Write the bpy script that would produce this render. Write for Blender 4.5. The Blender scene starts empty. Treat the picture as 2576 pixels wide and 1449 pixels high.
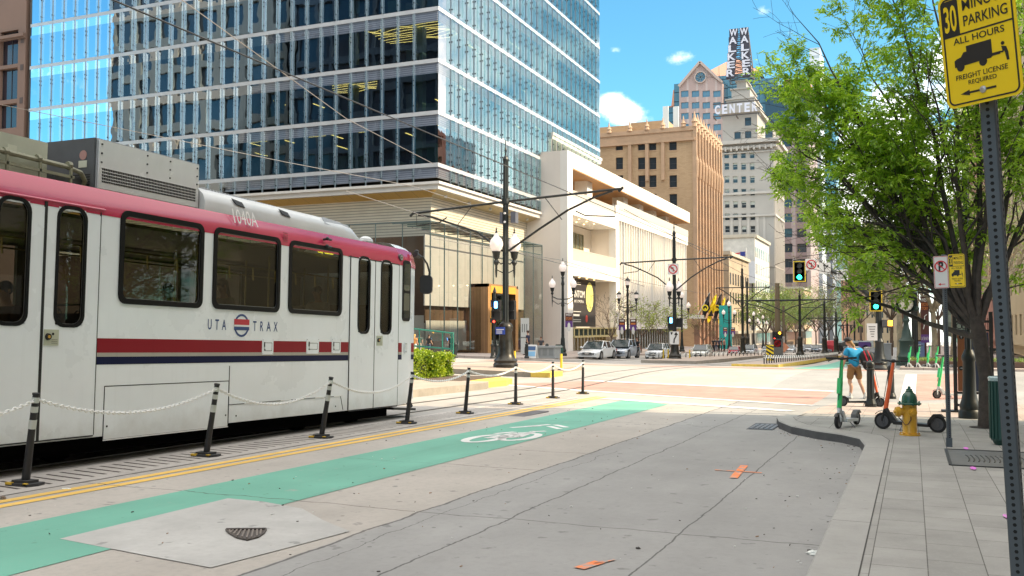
import bpy, math, random
from mathutils import Vector, Matrix
R=math.radians
C=bpy.context.scene.collection
SC=bpy.context.scene
# ---------------------------------------------------------------- camera, world, sun
F=2380.; CX=1288.; CY=724.5; PH=math.atan(1005/2380.); PT=math.atan(97.5/2380.); S=.014; H=1.7
fw=Vector((-math.sin(PH)*math.cos(PT),math.cos(PH)*math.cos(PT),math.sin(PT)))
rt=Vector((math.cos(PH),math.sin(PH),0)); up=rt.cross(fw); EYE=Vector((0,0,H))
cd=bpy.data.cameras.new('camera'); cam=bpy.data.objects.new('camera',cd); C.objects.link(cam)
cd.lens=36*F/2576; cd.sensor_width=36; cd.clip_end=6000; cd.clip_start=.1
cam.matrix_world=Matrix(((rt.x,up.x,-fw.x,EYE.x),(rt.y,up.y,-fw.y,EYE.y),(rt.z,up.z,-fw.z,EYE.z),(0,0,0,1)))
SC.camera=cam
SUN_EL=R(36); SUN_AZ=R(8)           # sun stands over +X, turned a little to +Y
sdir=Vector((math.cos(SUN_EL)*math.cos(SUN_AZ),math.cos(SUN_EL)*math.sin(SUN_AZ),math.sin(SUN_EL)))
sl=bpy.data.lights.new('sun','SUN'); sl.energy=3.8; sl.angle=R(.5); sl.color=(1,.81,.55)
so=bpy.data.objects.new('sun',sl); C.objects.link(so); so.rotation_euler=(-sdir).to_track_quat('-Z','Y').to_euler(); so.location=(30,10,60)
SC.view_settings.view_transform='Standard'; SC.view_settings.look='None'; SC.view_settings.gamma=1
SC.view_settings.exposure=.92
SC.render.engine='CYCLES'
try:
    SC.cycles.max_bounces=8; SC.cycles.transparent_max_bounces=12; SC.cycles.sample_clamp_indirect=6; SC.cycles.caustics_reflective=False; SC.cycles.caustics_refractive=False
except Exception: pass
class NT:
    def __init__(s,tree): s.t=tree; s.n=tree.nodes; s.l=tree.links
    def node(s,typ,**k):
        n=s.n.new(typ)
        for a,b in k.items(): setattr(n,a,b)
        return n
    def put(s,sock,v):
        if hasattr(v,'links') or hasattr(v,'is_linked'): s.l.new(v,sock)
        elif v is not None: sock.default_value=v
    def m(s,op,a,b=None,c=None,clamp=False):
        n=s.node('ShaderNodeMath',operation=op,use_clamp=clamp); s.put(n.inputs[0],a)
        if b is not None: s.put(n.inputs[1],b)
        if c is not None: s.put(n.inputs[2],c)
        return n.outputs[0]
    def vm(s,op,a,b=None):
        n=s.node('ShaderNodeVectorMath',operation=op); s.put(n.inputs[0],a)
        if b is not None: s.put(n.inputs[1],b)
        return n.outputs[0]
    def mix(s,f,a,b,bt='MIX'):
        n=s.node('ShaderNodeMix',data_type='RGBA',blend_type=bt); s.put(n.inputs[0],f); s.put(n.inputs[6],col4(a)); s.put(n.inputs[7],col4(b)); return n.outputs[2]
    def noise(s,vec,scale,detail=4,rough=.55,out=0):
        n=s.node('ShaderNodeTexNoise'); s.put(n.inputs['Vector'],vec); n.inputs['Scale'].default_value=scale; n.inputs['Detail'].default_value=detail; n.inputs['Roughness'].default_value=rough
        return n.outputs[out]
    def ramp(s,f,stops):
        n=s.node('ShaderNodeValToRGB'); s.put(n.inputs[0],f); e=n.color_ramp.elements
        while len(e)<len(stops): e.new(.5)
        for i,(p,c) in enumerate(stops): e[i].position=p; e[i].color=col4(c)
        return n.outputs[0]
    def ss(s,x,a,b):
        n=s.node('ShaderNodeMapRange',interpolation_type='SMOOTHSTEP'); s.put(n.inputs[0],x); n.inputs[1].default_value=a; n.inputs[2].default_value=b; return n.outputs[0]
def col4(c):
    if isinstance(c,(int,float)): return (c,c,c,1)
    if isinstance(c,tuple) and len(c)==3: return (*c,1)
    return c
w=bpy.data.worlds.new('World'); SC.world=w; w.use_nodes=True
nt=NT(w.node_tree); nt.n.clear()
sky=nt.node('ShaderNodeTexSky',sky_type='NISHITA'); sky.sun_disc=False; sky.sun_elevation=SUN_EL; sky.sun_rotation=math.pi/2-SUN_AZ; sky.air_density=1.0; sky.dust_density=.6; sky.ozone_density=1.0
tc=nt.node('ShaderNodeTexCoord').outputs['Generated']
sx=nt.node('ShaderNodeSeparateXYZ'); nt.l.new(tc,sx.inputs[0])
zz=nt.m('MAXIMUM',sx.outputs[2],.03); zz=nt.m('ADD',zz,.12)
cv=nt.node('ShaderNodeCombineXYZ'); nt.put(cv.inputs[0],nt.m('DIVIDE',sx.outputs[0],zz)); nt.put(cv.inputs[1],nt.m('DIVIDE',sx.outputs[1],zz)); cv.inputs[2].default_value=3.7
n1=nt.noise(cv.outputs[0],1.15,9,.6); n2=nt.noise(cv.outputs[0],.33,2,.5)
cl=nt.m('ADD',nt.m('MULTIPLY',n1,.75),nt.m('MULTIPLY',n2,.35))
low=nt.m('ADD',nt.m('MULTIPLY',nt.ss(sx.outputs[2],.30,.02),.05),nt.m('MULTIPLY',nt.ss(sx.outputs[2],.48,.72),.30))  # second term adds unseen bright cloud overhead to lift light on the shaded street
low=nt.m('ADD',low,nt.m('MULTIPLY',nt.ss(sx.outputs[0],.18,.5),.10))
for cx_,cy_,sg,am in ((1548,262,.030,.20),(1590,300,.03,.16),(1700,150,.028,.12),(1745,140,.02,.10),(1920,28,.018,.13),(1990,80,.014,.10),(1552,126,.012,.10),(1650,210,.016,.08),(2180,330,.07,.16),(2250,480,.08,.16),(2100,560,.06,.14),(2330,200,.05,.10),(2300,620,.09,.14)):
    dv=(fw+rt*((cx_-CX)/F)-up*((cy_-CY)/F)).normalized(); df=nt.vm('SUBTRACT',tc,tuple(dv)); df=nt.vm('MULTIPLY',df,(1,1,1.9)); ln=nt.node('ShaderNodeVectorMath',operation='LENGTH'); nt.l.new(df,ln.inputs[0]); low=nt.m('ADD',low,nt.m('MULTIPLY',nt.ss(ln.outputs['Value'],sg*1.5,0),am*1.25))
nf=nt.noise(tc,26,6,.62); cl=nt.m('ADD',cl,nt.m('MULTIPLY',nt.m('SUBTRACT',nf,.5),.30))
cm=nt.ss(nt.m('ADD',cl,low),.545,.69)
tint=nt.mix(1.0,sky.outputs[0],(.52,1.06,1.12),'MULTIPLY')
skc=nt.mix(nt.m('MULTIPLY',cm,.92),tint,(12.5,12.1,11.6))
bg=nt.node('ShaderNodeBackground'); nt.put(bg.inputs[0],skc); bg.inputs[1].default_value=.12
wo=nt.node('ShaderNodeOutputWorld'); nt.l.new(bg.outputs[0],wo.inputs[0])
# ---------------------------------------------------------------- pixel rays -> world
def ray(x,y): return fw+rt*((x-CX)/F)-up*((y-CY)/F)
def ss(a,b,t):
    t=max(0,min(1,(t-a)/(b-a))); return t*t*(3-2*t)
def G(x,y):
    return -S*y+.02*max(0,-16-x)*ss(28,36,y)+.3*ss(28,42,y)*(1-ss(44,74,y))
def gr(x,y,dz=0):
    d=ray(x,y); t=1.
    under=lambda t:(EYE+d*t).z<G((EYE+d*t).x,(EYE+d*t).y)+dz
    while not under(t) and t<900: t+=1
    lo,hi=t-1,t
    for _ in range(26):
        m_=(lo+hi)/2
        if under(m_): hi=m_
        else: lo=m_
    return EYE+d*hi
def pX(x,y,X):
    d=ray(x,y); return EYE+d*(X/d.x)
def pY(x,y,Y):
    d=ray(x,y); return EYE+d*(Y/d.y)
def pD(x,y,D): return EYE+ray(x,y)*D       # point at depth D
def depth(p): return (Vector(p)-EYE).dot(fw)
def ppm(p): return F/depth(p)
def topz(p,y):                             # height of pixel row y over point p
    return EYE.z+ (depth(p))*( (up*(-(y-CY)/F)+fw).z )
# ---------------------------------------------------------------- materials
MATS={}
def mat(name,c=(.5,.5,.5),r=.6,metal=0,var=0,vs=3.,bump=0,bs=20.,spec=.5,em=None,es=0,coat=0,trans=0,alpha=1,streak=0,dirt=None):
    if name in MATS: return MATS[name]
    m=bpy.data.materials.new(name); m.use_nodes=True; nt=NT(m.node_tree); b=nt.n['Principled BSDF']; MATS[name]=m
    pos=nt.node('ShaderNodeNewGeometry').outputs['Position']
    b.inputs['Roughness'].default_value=r; b.inputs['Metallic'].default_value=metal; b.inputs['Specular IOR Level'].default_value=spec
    cc=col4(c)
    if var:
        f=nt.noise(pos,vs,5,.6); lo=tuple(x*(1-var) for x in c); hi=tuple(min(1,x*(1+var)) for x in c)
        cc=nt.ramp(f,[(.3,lo),(.7,hi)])
        nt.put(b.inputs['Roughness'],nt.m('ADD',nt.m('MULTIPLY',f,.2),max(.02,r-.1)))
    if streak:
        mp=nt.vm('MULTIPLY',pos,(3.,3.,.15)); f=nt.noise(mp,1.3,4,.6); cc=nt.mix(nt.m('MULTIPLY',nt.ss(f,.5,.75),streak),cc,dirt or tuple(x*.45 for x in c))
    nt.put(b.inputs['Base Color'],cc)
    if bump:
        bn=nt.node('ShaderNodeBump'); bn.inputs['Strength'].default_value=bump; bn.inputs['Distance'].default_value=.02; nt.put(bn.inputs['Height'],nt.noise(pos,bs,5,.6)); nt.l.new(bn.outputs[0],b.inputs['Normal'])
    if em: b.inputs['Emission Color'].default_value=col4(em); b.inputs['Emission Strength'].default_value=es
    if coat: b.inputs['Coat Weight'].default_value=coat; b.inputs['Coat Roughness'].default_value=.05
    if trans: b.inputs['Transmission Weight'].default_value=trans
    return m
def glassmat(name,tint,refl=.35,wav=.0,ws=.5,rough=.01,gcol=(.9,.95,1),lw0=.35):
    if name in MATS: return MATS[name]
    m=bpy.data.materials.new(name); m.use_nodes=True; nt=NT(m.node_tree); nt.n.clear(); MATS[name]=m
    o=nt.node('ShaderNodeOutputMaterial'); tr=nt.node('ShaderNodeBsdfTransparent'); tr.inputs[0].default_value=col4(tint)
    gl=nt.node('ShaderNodeBsdfGlossy'); gl.inputs[0].default_value=col4(gcol); gl.inputs['Roughness'].default_value=rough
    lw=nt.node('ShaderNodeLayerWeight'); lw.inputs[0].default_value=lw0
    f=nt.m('ADD',nt.m('MULTIPLY',lw.outputs[0],.9),refl,clamp=True)
    mx=nt.node('ShaderNodeMixShader'); nt.put(mx.inputs[0],f); nt.l.new(tr.outputs[0],mx.inputs[1]); nt.l.new(gl.outputs[0],mx.inputs[2]); nt.l.new(mx.outputs[0],o.inputs[0])
    if wav:
        pos=nt.node('ShaderNodeNewGeometry').outputs['Position']; bn=nt.node('ShaderNodeBump'); bn.inputs['Strength'].default_value=1; bn.inputs['Distance'].default_value=wav
        nt.put(bn.inputs['Height'],nt.noise(pos,ws,2,.4)); nt.l.new(bn.outputs[0],gl.inputs['Normal']); nt.l.new(bn.outputs[0],lw.inputs['Normal'])
    return m
def lined(name,c,c2,axis,period,frac,r=.6,metal=0,c3=None,off=0,var=.1,vs=.6,per2=None,ax2=None,fr2=.5,bump=0):
    """stripes / grid by position: axis lines of colour c2"""
    if name in MATS: return MATS[name]
    m=bpy.data.materials.new(name); m.use_nodes=True; nt=NT(m.node_tree); b=nt.n['Principled BSDF']; MATS[name]=m
    pos=nt.node('ShaderNodeNewGeometry').outputs['Position']; sx=nt.node('ShaderNodeSeparateXYZ'); nt.l.new(pos,sx.inputs[0])
    f=nt.m('LESS_THAN',nt.m('FRACT',nt.m('DIVIDE',nt.m('ADD',sx.outputs[axis],500+off),period)),frac)
    if ax2 is not None:
        g=nt.m('LESS_THAN',nt.m('FRACT',nt.m('DIVIDE',nt.m('ADD',sx.outputs[ax2],500),per2)),fr2); f=nt.m('MAXIMUM',f,g)
    v=nt.noise(pos,vs,5,.6); a=nt.ramp(v,[(.3,tuple(x*(1-var) for x in c)),(.7,tuple(min(1,x*(1+var)) for x in c))])
    nt.put(b.inputs['Base Color'],nt.mix(f,a,c2)); b.inputs['Roughness'].default_value=r; b.inputs['Metallic'].default_value=metal
    if bump:
        bn=nt.node('ShaderNodeBump',invert=True); bn.inputs['Strength'].default_value=bump; bn.inputs['Distance'].default_value=.05; nt.put(bn.inputs['Height'],f); nt.l.new(bn.outputs[0],b.inputs['Normal'])
    return m
# ---------------------------------------------------------------- mesh building
def V(*a): return Vector(a)
class MB:
    def __init__(s): s.v=[]; s.f=[]; s.mi=[]
    def face(s,pts,mi=0):
        n=len(s.v); s.v+= [tuple(p) for p in pts]; s.f.append(tuple(range(n,n+len(pts)))); s.mi.append(mi); return s
    def grid(s,rows,mi=0,closed=False):
        n=len(s.v); k=len(rows[0])
        for r_ in rows: s.v+=[tuple(p) for p in r_]
        for i in range(len(rows)-1):
            for j in range(k if closed else k-1):
                j2=(j+1)%k; s.f.append((n+i*k+j,n+i*k+j2,n+(i+1)*k+j2,n+(i+1)*k+j)); s.mi.append(mi)
        return s
    def box(s,x0,x1,y0,y1,z0,z1,mi=0):
        return s.hexa([(x0,y0,z0),(x1,y0,z0),(x1,y1,z0),(x0,y1,z0),(x0,y0,z1),(x1,y0,z1),(x1,y1,z1),(x0,y1,z1)],mi)
    def hexa(s,p,mi=0):
        n=len(s.v); s.v+=[tuple(q) for q in p]
        for f in ((0,3,2,1),(4,5,6,7),(0,1,5,4),(1,2,6,5),(2,3,7,6),(3,0,4,7)): s.f.append(tuple(n+i for i in f)); s.mi.append(mi)
        return s
    def bar(s,a,b,w,h,mi=0,upv=(0,0,1)):
        a=Vector(a); b=Vector(b); d=(b-a).normalized(); u=d.cross(Vector(upv))
        if u.length<1e-4: u=Vector((1,0,0))
        u.normalize(); v=u.cross(d).normalized(); u*=w/2; v*=h/2
        return s.hexa([a-u-v,a+u-v,b+u-v,b-u-v,a-u+v,a+u+v,b+u+v,b-u+v],mi)
    def cyl(s,a,b,r0,r1=None,n=10,mi=0,cap=True):
        r1=r0 if r1 is None else r1
        return s.tube([a,b],[r0,r1],n,mi,cap)
    def tube(s,pts,rs,n=6,mi=0,cap=True):
        pts=[Vector(p) for p in pts]
        if not hasattr(rs,'__len__'): rs=[rs]*len(pts)
        rows=[]; pu=None
        for i,p in enumerate(pts):
            d=(pts[min(i+1,len(pts)-1)]-pts[max(i-1,0)])
            if d.length<1e-9: d=Vector((0,0,1))
            d.normalize()
            if pu is None: pu=d.cross(Vector((0,0,1)) if abs(d.z)<.9 else Vector((1,0,0))).normalized()
            u=(pu-d*pu.dot(d)); u=u.normalized() if u.length>1e-6 else d.orthogonal().normalized(); pu=u; v=d.cross(u)
            rows.append([p+(u*math.cos(2*math.pi*k/n)+v*math.sin(2*math.pi*k/n))*rs[i] for k in range(n)])
        b=len(s.v); s.grid(rows,mi,True)
        if cap:
            s.f.append(tuple(range(b+n-1,b-1,-1))); s.mi.append(mi); e=b+(len(rows)-1)*n; s.f.append(tuple(range(e,e+n))); s.mi.append(mi)
        return s
    def lathe(s,prof,o=(0,0,0),n=12,mi=0):
        o=Vector(o); return s.tube([o+V(0,0,z) for r_,z in prof],[r_ for r_,z in prof],n,mi)
    def prism(s,poly,o,u,v,wv,mi=0,back=True):
        o=Vector(o);u=Vector(u);v=Vector(v);wv=Vector(wv); a=[o+u*x+v*y for x,y in poly]; b=[p+wv for p in a]; n=len(s.v); k=len(a)
        s.v+=[tuple(p) for p in a+b]; s.f.append(tuple(n+k+i for i in range(k))); s.mi.append(mi)
        if back: s.f.append(tuple(n+k-1-i for i in range(k))); s.mi.append(mi)
        for i in range(k): j=(i+1)%k; s.f.append((n+i,n+j,n+k+j,n+k+i)); s.mi.append(mi)
        return s
    def ball(s,c,r,n=10,m=7,mi=0):
        c=Vector(c); r=Vector((r,r,r)) if not hasattr(r,'__len__') else Vector(r)
        rows=[[c+V(r.x*math.sin(math.pi*i/m)*math.cos(2*math.pi*k/n),r.y*math.sin(math.pi*i/m)*math.sin(2*math.pi*k/n),-r.z*math.cos(math.pi*i/m)) for k in range(n)] for i in [.02]+list(range(1,m))+[m-.02]]
        return s.grid(rows,mi,True)
    def ring(s,outer,inner,o,u,v,wv,mi=0):
        """flat ring between two polygons of the same point count, with thickness wv"""
        o=Vector(o);u=Vector(u);v=Vector(v);wv=Vector(wv); P=lambda q,t:o+u*q[0]+v*q[1]+wv*t
        k=len(outer)
        rows=[[P(q,0) for q in outer],[P(q,1) for q in outer],[P(q,1) for q in inner],[P(q,0) for q in inner]]
        return s.grid(rows,mi,True)
    def build(s,name,mats,parent=None,world=True,smooth=False,mesh=None):
        me=bpy.data.meshes.new(name); off=Vector((0,0,0))
        if world:
            q=parent
            while q is not None: off+=q.location; q=q.parent
        me.from_pydata([tuple(Vector(p)-off) for p in s.v] if off.length else s.v,[],s.f)
        if not isinstance(mats,(list,tuple)): mats=[mats]
        for m_ in mats: me.materials.append(m_)
        if len(mats)>1: me.polygons.foreach_set('material_index',s.mi)
        if smooth: me.polygons.foreach_set('use_smooth',[True]*len(s.f))
        me.update(); o=bpy.data.objects.new(name,me); C.objects.link(o); o.parent=parent; return o
    def rotz(s,a,o=(0,0,0),frm=0):
        c,sn=math.cos(a),math.sin(a); s.v=s.v[:frm]+[(o[0]+(x-o[0])*c-(y-o[1])*sn,o[1]+(x-o[0])*sn+(y-o[1])*c,z) for x,y,z in s.v[frm:]]; return s
def sm(o,ang=40):
    me=o.data; me.polygons.foreach_set('use_smooth',[True]*len(me.polygons))
    try: me.set_sharp_from_angle(angle=R(ang))
    except Exception: pass
    return o
def rrect(x0,x1,y0,y1,r,k=5):
    P=[]
    for cx,cy,a in ((x1-r,y1-r,0),(x0+r,y1-r,90),(x0+r,y0+r,180),(x1-r,y0+r,270)):
        for i in range(k+1): t=R(a+90*i/k); P.append((cx+r*math.cos(t),cy+r*math.sin(t)))
    return P
def circ(cx,cy,r,n=24,a0=0,a1=360,ry=None):
    ry=ry or r; return [(cx+r*math.cos(R(a0+(a1-a0)*i/n)),cy+ry*math.sin(R(a0+(a1-a0)*i/n))) for i in range(n if a1-a0==360 else n+1)]
def tag(o,label=None,cat=None,group=None,kind=None):
    if label: o['label']=label
    if cat: o['category']=cat
    if group: o['group']=group
    if kind: o['kind']=kind
    return o
def thing(name,label,cat,loc=(0,0,0),rz=0,group=None):
    o=bpy.data.objects.new(name,None); C.objects.link(o); o.location=loc; o.rotation_euler=(0,0,rz); o.empty_display_size=.2
    return tag(o,label,cat,group)
def copy_tree(o,parent=None):
    c=o.copy(); C.objects.link(c); c.parent=parent
    for ch in list(o.children): copy_tree(ch,c)
    return c
def dup(o,loc,rz=0,label=None,scale=1,group=None):
    c=copy_tree(o); c.location=loc; c.rotation_euler=(0,0,rz); c.scale=(scale,)*3
    if label: c['label']=label
    if group: c['group']=group
    return c
_tx={}
def textmesh(s,bold=0):
    if (s,bold) in _tx: return _tx[(s,bold)]
    cu=bpy.data.curves.new('t','FONT'); cu.body=s; cu.size=1; cu.resolution_u=3; cu.offset=bold
    o=bpy.data.objects.new('t',cu); C.objects.link(o); dg=bpy.context.evaluated_depsgraph_get(); dg.update()
    me=bpy.data.meshes.new_from_object(o.evaluated_get(dg)); vs=[tuple(v.co) for v in me.vertices]; fs=[tuple(p.vertices) for p in me.polygons]
    bpy.data.objects.remove(o); bpy.data.curves.remove(cu); bpy.data.meshes.remove(me)
    _tx[(s,bold)]=(vs,fs); return _tx[(s,bold)]
def text(mb,s,x0,x1,y0,y1,o,u,v,n,mi=0,bold=0,th=0):
    """letters fitted into a rectangle of the frame o,u,v, lifted by n"""
    vs,fs=textmesh(s,bold); ax=min(p[0] for p in vs); bx=max(p[0] for p in vs); ay=min(p[1] for p in vs); by=max(p[1] for p in vs)
    o=Vector(o)+Vector(n);u=Vector(u);v=Vector(v); b=len(mb.v)
    for p in vs: mb.v.append(tuple(o+u*(x0+(p[0]-ax)/(bx-ax)*(x1-x0))+v*(y0+(p[1]-ay)/(by-ay)*(y1-y0))))
    for f in fs: mb.f.append(tuple(b+i for i in f)); mb.mi.append(mi)
    return mb
rnd=random.Random(7)
# ---------------------------------------------------------------- ground
def frange(a,b,st):
    o=[]; x=a
    while x<b-1e-6: o.append(x); x+=st
    return o
def sheet(name,xs,ys,m_,dz,skip=None,kind='structure',zf=None):
    mb=MB(); rows=[[V(x,y,(zf or G)(x,y)+dz) for x in xs] for y in ys]; mb.grid([[p for p in r_] for r_ in rows])
    mb.f=[tuple(reversed(f)) for f in mb.f]
    if skip: mb.f=[f for f in mb.f if not skip(sum(mb.v[i][0] for i in f)/4,sum(mb.v[i][1] for i in f)/4)]; mb.mi=[0]*len(mb.f)
    mb.f=[tuple(reversed(f)) for f in mb.f]
    o=mb.build(name,m_); tag(o,kind=kind); return o
def groundmat(name,base,lines=(),var=.20,spots=.7,vs=.35,r=.85,per=None,warm=None):
    """concrete with blotches, fine grain and joints: lines=[(axis,pos,width,wobble)]"""
    m=bpy.data.materials.new(name); m.use_nodes=True; nt=NT(m.node_tree); b=nt.n['Principled BSDF']
    pos=nt.node('ShaderNodeNewGeometry').outputs['Position']; sx=nt.node('ShaderNodeSeparateXYZ'); nt.l.new(pos,sx.inputs[0])
    n1=nt.noise(pos,vs,6,.62); n2=nt.noise(pos,14,4,.7); n3=nt.noise(nt.vm('MULTIPLY',pos,(1,.25,1)),1.1,5,.6)
    c=nt.ramp(nt.m('ADD',nt.m('MULTIPLY',n1,.6),nt.m('MULTIPLY',n3,.4)),[(.32,tuple(x*(1-var) for x in base)),(.68,tuple(x*(1+var) for x in base))])
    if warm: c=nt.mix(nt.ss(sx.outputs[0],warm[0],warm[0]+.02),warm[1],c)if False else nt.mix(nt.ss(sx.outputs[0],warm[0]+.03,warm[0]-.03),c,nt.mix(1,c,warm[1],'MULTIPLY'))
    c=nt.mix(nt.m('MULTIPLY',nt.ss(n2,.42,.7),.22),c,tuple(x*.72 for x in base))
    sp=nt.noise(pos,5.5,3,.5); c=nt.mix(nt.m('MULTIPLY',nt.ss(sp,.66,.72),spots),c,tuple(x*.55 for x in base))
    sp2=nt.noise(pos,2.2,6,.7); c=nt.mix(nt.m('MULTIPLY',nt.ss(sp2,.62,.8),spots*.8),c,tuple(min(1,x*1.35) for x in base))
    vo=nt.node('ShaderNodeTexVoronoi'); nt.l.new(pos,vo.inputs['Vector']); vo.inputs['Scale'].default_value=1.7; vo.inputs['Randomness'].default_value=1
    c=nt.mix(nt.m('MULTIPLY',nt.m('LESS_THAN',vo.outputs['Distance'],.035),.55),c,.07)
    wob=nt.m('SUBTRACT',nt.noise(pos,1.3,4,.6),.5); wb2=nt.m('SUBTRACT',nt.noise(pos,7,3,.7),.5)
    tot=None
    for ax,p0,wd,wo,*lim in lines:
        d=nt.m('ABSOLUTE',nt.m('SUBTRACT',nt.m('ADD',nt.m('ADD',sx.outputs[ax],nt.m('MULTIPLY',wob,wo)),nt.m('MULTIPLY',wb2,wo*.12)),p0))
        k=nt.ss(d,wd*1.3,wd*.6)
        if lim:
            o_=sx.outputs[1-ax]; k=nt.m('MULTIPLY',k,nt.m('MULTIPLY',nt.m('GREATER_THAN',o_,lim[0]),nt.m('LESS_THAN',o_,lim[1])))
        tot=k if tot is None else nt.m('MAXIMUM',tot,k)
    if per:
        for ax,pe,wd in per:
            d=nt.m('FRACT',nt.m('DIVIDE',nt.m('ADD',nt.m('ADD',sx.outputs[ax],400),nt.m('MULTIPLY',wob,.05)),pe)); k=nt.m('LESS_THAN',d,wd/pe); tot=k if tot is None else nt.m('MAXIMUM',tot,k)
    if tot is not None: c=nt.mix(nt.m('MULTIPLY',tot,.72),c,(.05,.048,.045))
    nt.put(b.inputs['Base Color'],c); nt.put(b.inputs['Roughness'],nt.m('ADD',nt.m('MULTIPLY',n1,.15),r-.1)); b.inputs['Specular IOR Level'].default_value=.3
    bn=nt.node('ShaderNodeBump'); bn.inputs['Strength'].default_value=.35; bn.inputs['Distance'].default_value=.01
    nt.put(bn.inputs['Height'],nt.m('SUBTRACT',nt.noise(pos,45,4,.7),nt.m('MULTIPLY',tot,.9) if tot is not None else 0)); nt.l.new(bn.outputs[0],b.inputs['Normal'])
    return m
JL=[(0,-3.55,.010,.16,-20,24),(0,-4.47,.016,.16,-20,27),(0,-4.22,.005,.3,-20,14),(1,8.3,.010,.2,-9,-.6),(0,-1.9,.008,.1,-20,20),(1,11.55,.01,.3,-6.3,-4.4),(1,13.5,.01,.3,-6.6,-4.4),(1,18.8,.01,.6,-8,-2),(1,3.9,.012,.3,-9,-.6),(1,21.9,.01,.5,-8,-2.4),(0,-7.42,.012,.2,-20,12),(0,-8.95,.02,.12,-20,26)]
road_m=groundmat('road_concrete',(.315,.312,.302),JL,warm=(-4.47,(1.34,1.25,1.16)))
xs=sorted(set([-900,-500,-300,-200,-140,-100,-80,-70,-60,-50,-45]+frange(-40,-16,2)+[-16]+frange(-15,6,1)+[8,10,15,20,30,50,80,120,200,400,900]))
ys=sorted(set([-200,-100,-50,-20]+frange(-10,24,2)+frange(24,80,1)+frange(80,140,10)+[150,200,300,500,800,1400,2500]))
GM=sheet('ground',xs,ys,road_m,0); 
def poly_sheet(name,pts,m_,dz=.004,kind='structure',parent=None,sub=1.0,pix=True,build=True,mb=None,mi=0):
    """quad given as 4 ground points (or pixels), subdivided so that it lies on the ground"""
    P=[gr(*p) if pix else V(p[0],p[1],0) for p in pts]; a,b,c,d=P
    nu=max(1,int(max((b-a).length,(c-d).length)/sub)); nv=max(1,int(max((d-a).length,(c-b).length)/sub)); rows=[]
    for j in range(nv+1):
        r_=[]
        for i in range(nu+1):
            u=i/nu; v=j/nv; p=(a*(1-u)+b*u)*(1-v)+(d*(1-u)+c*u)*v; r_.append(V(p.x,p.y,G(p.x,p.y)+dz))
        rows.append(r_)
    M_=mb or MB(); M_.grid(rows)
    if mi:
        k=nu*nv; M_.mi[-k:]=[mi]*k
    if not build: return M_
    o=M_.build(name,m_); tag(o,kind=kind); return o
def paint(name,c,wear=.5,scale=3,base=(.36,.345,.32),r=.7,lo=.42,hi=.60,bright=1):
    m=bpy.data.materials.new(name); m.use_nodes=True; nt=NT(m.node_tree); b=nt.n['Principled BSDF']
    pos=nt.node('ShaderNodeNewGeometry').outputs['Position']; n=nt.noise(pos,scale,7,.68); n2=nt.noise(pos,.7,3,.5)
    cc=nt.ramp(n2,[(.3,tuple(x*.88 for x in c)),(.7,tuple(min(1,x*1.1) for x in c))])
    sx=nt.node('ShaderNodeSeparateXYZ'); nt.l.new(pos,sx.inputs[0])
    k=nt.m('MULTIPLY',nt.ss(n,hi,hi+.12),wear); cc=nt.mix(k,cc,base)
    tk=nt.noise(nt.vm('MULTIPLY',pos,(2.6,.10,1)),1.2,5,.65); cc=nt.mix(nt.m('MULTIPLY',nt.ss(tk,.50,.72),.30),cc,tuple(x*.62 for x in c)); gn=nt.noise(pos,26,4,.75); cc=nt.mix(nt.m('MULTIPLY',nt.ss(gn,.55,.72),.22*wear*2),cc,base)
    sp=nt.noise(pos,9,3,.6); cc=nt.mix(nt.m('MULTIPLY',nt.ss(sp,.66,.74),.45),cc,tuple(x*.45 for x in c))
    wob=nt.m('SUBTRACT',nt.noise(pos,1.3,4,.6),.5); tot=None
    for yy,ww in ((8.3,.012),(11.5,.006),(18.6,.01),(15.0,.006),(3.9,.012),(22,.01)):
        d=nt.m('ABSOLUTE',nt.m('SUBTRACT',nt.m('ADD',sx.outputs[1],nt.m('MULTIPLY',wob,.35)),yy)); kk=nt.ss(d,ww*1.3,ww*.6); tot=kk if tot is None else nt.m('MAXIMUM',tot,kk)
    cc=nt.mix(nt.m('MULTIPLY',tot,.75),cc,.05)
    nt.put(b.inputs['Base Color'],cc); b.inputs['Roughness'].default_value=r; b.inputs['Specular IOR Level'].default_value=.3; return m
green_m=paint('green_lane_paint',(.15,.395,.30),.65); yel_m=paint('yellow_line_paint',(.78,.50,.12),.65,6); white_m=paint('white_line_paint',(.74,.74,.72),.45,5); orange_m=paint('orange_spray_paint',(1,.26,.07),1.0,7,hi=.48); pink_m=paint('pink_spray_paint',(.8,.2,.75),.9,9,hi=.5)
patch_m=groundmat('concrete_patch',(.45,.445,.425),[],.2,.75,1.2)
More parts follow.
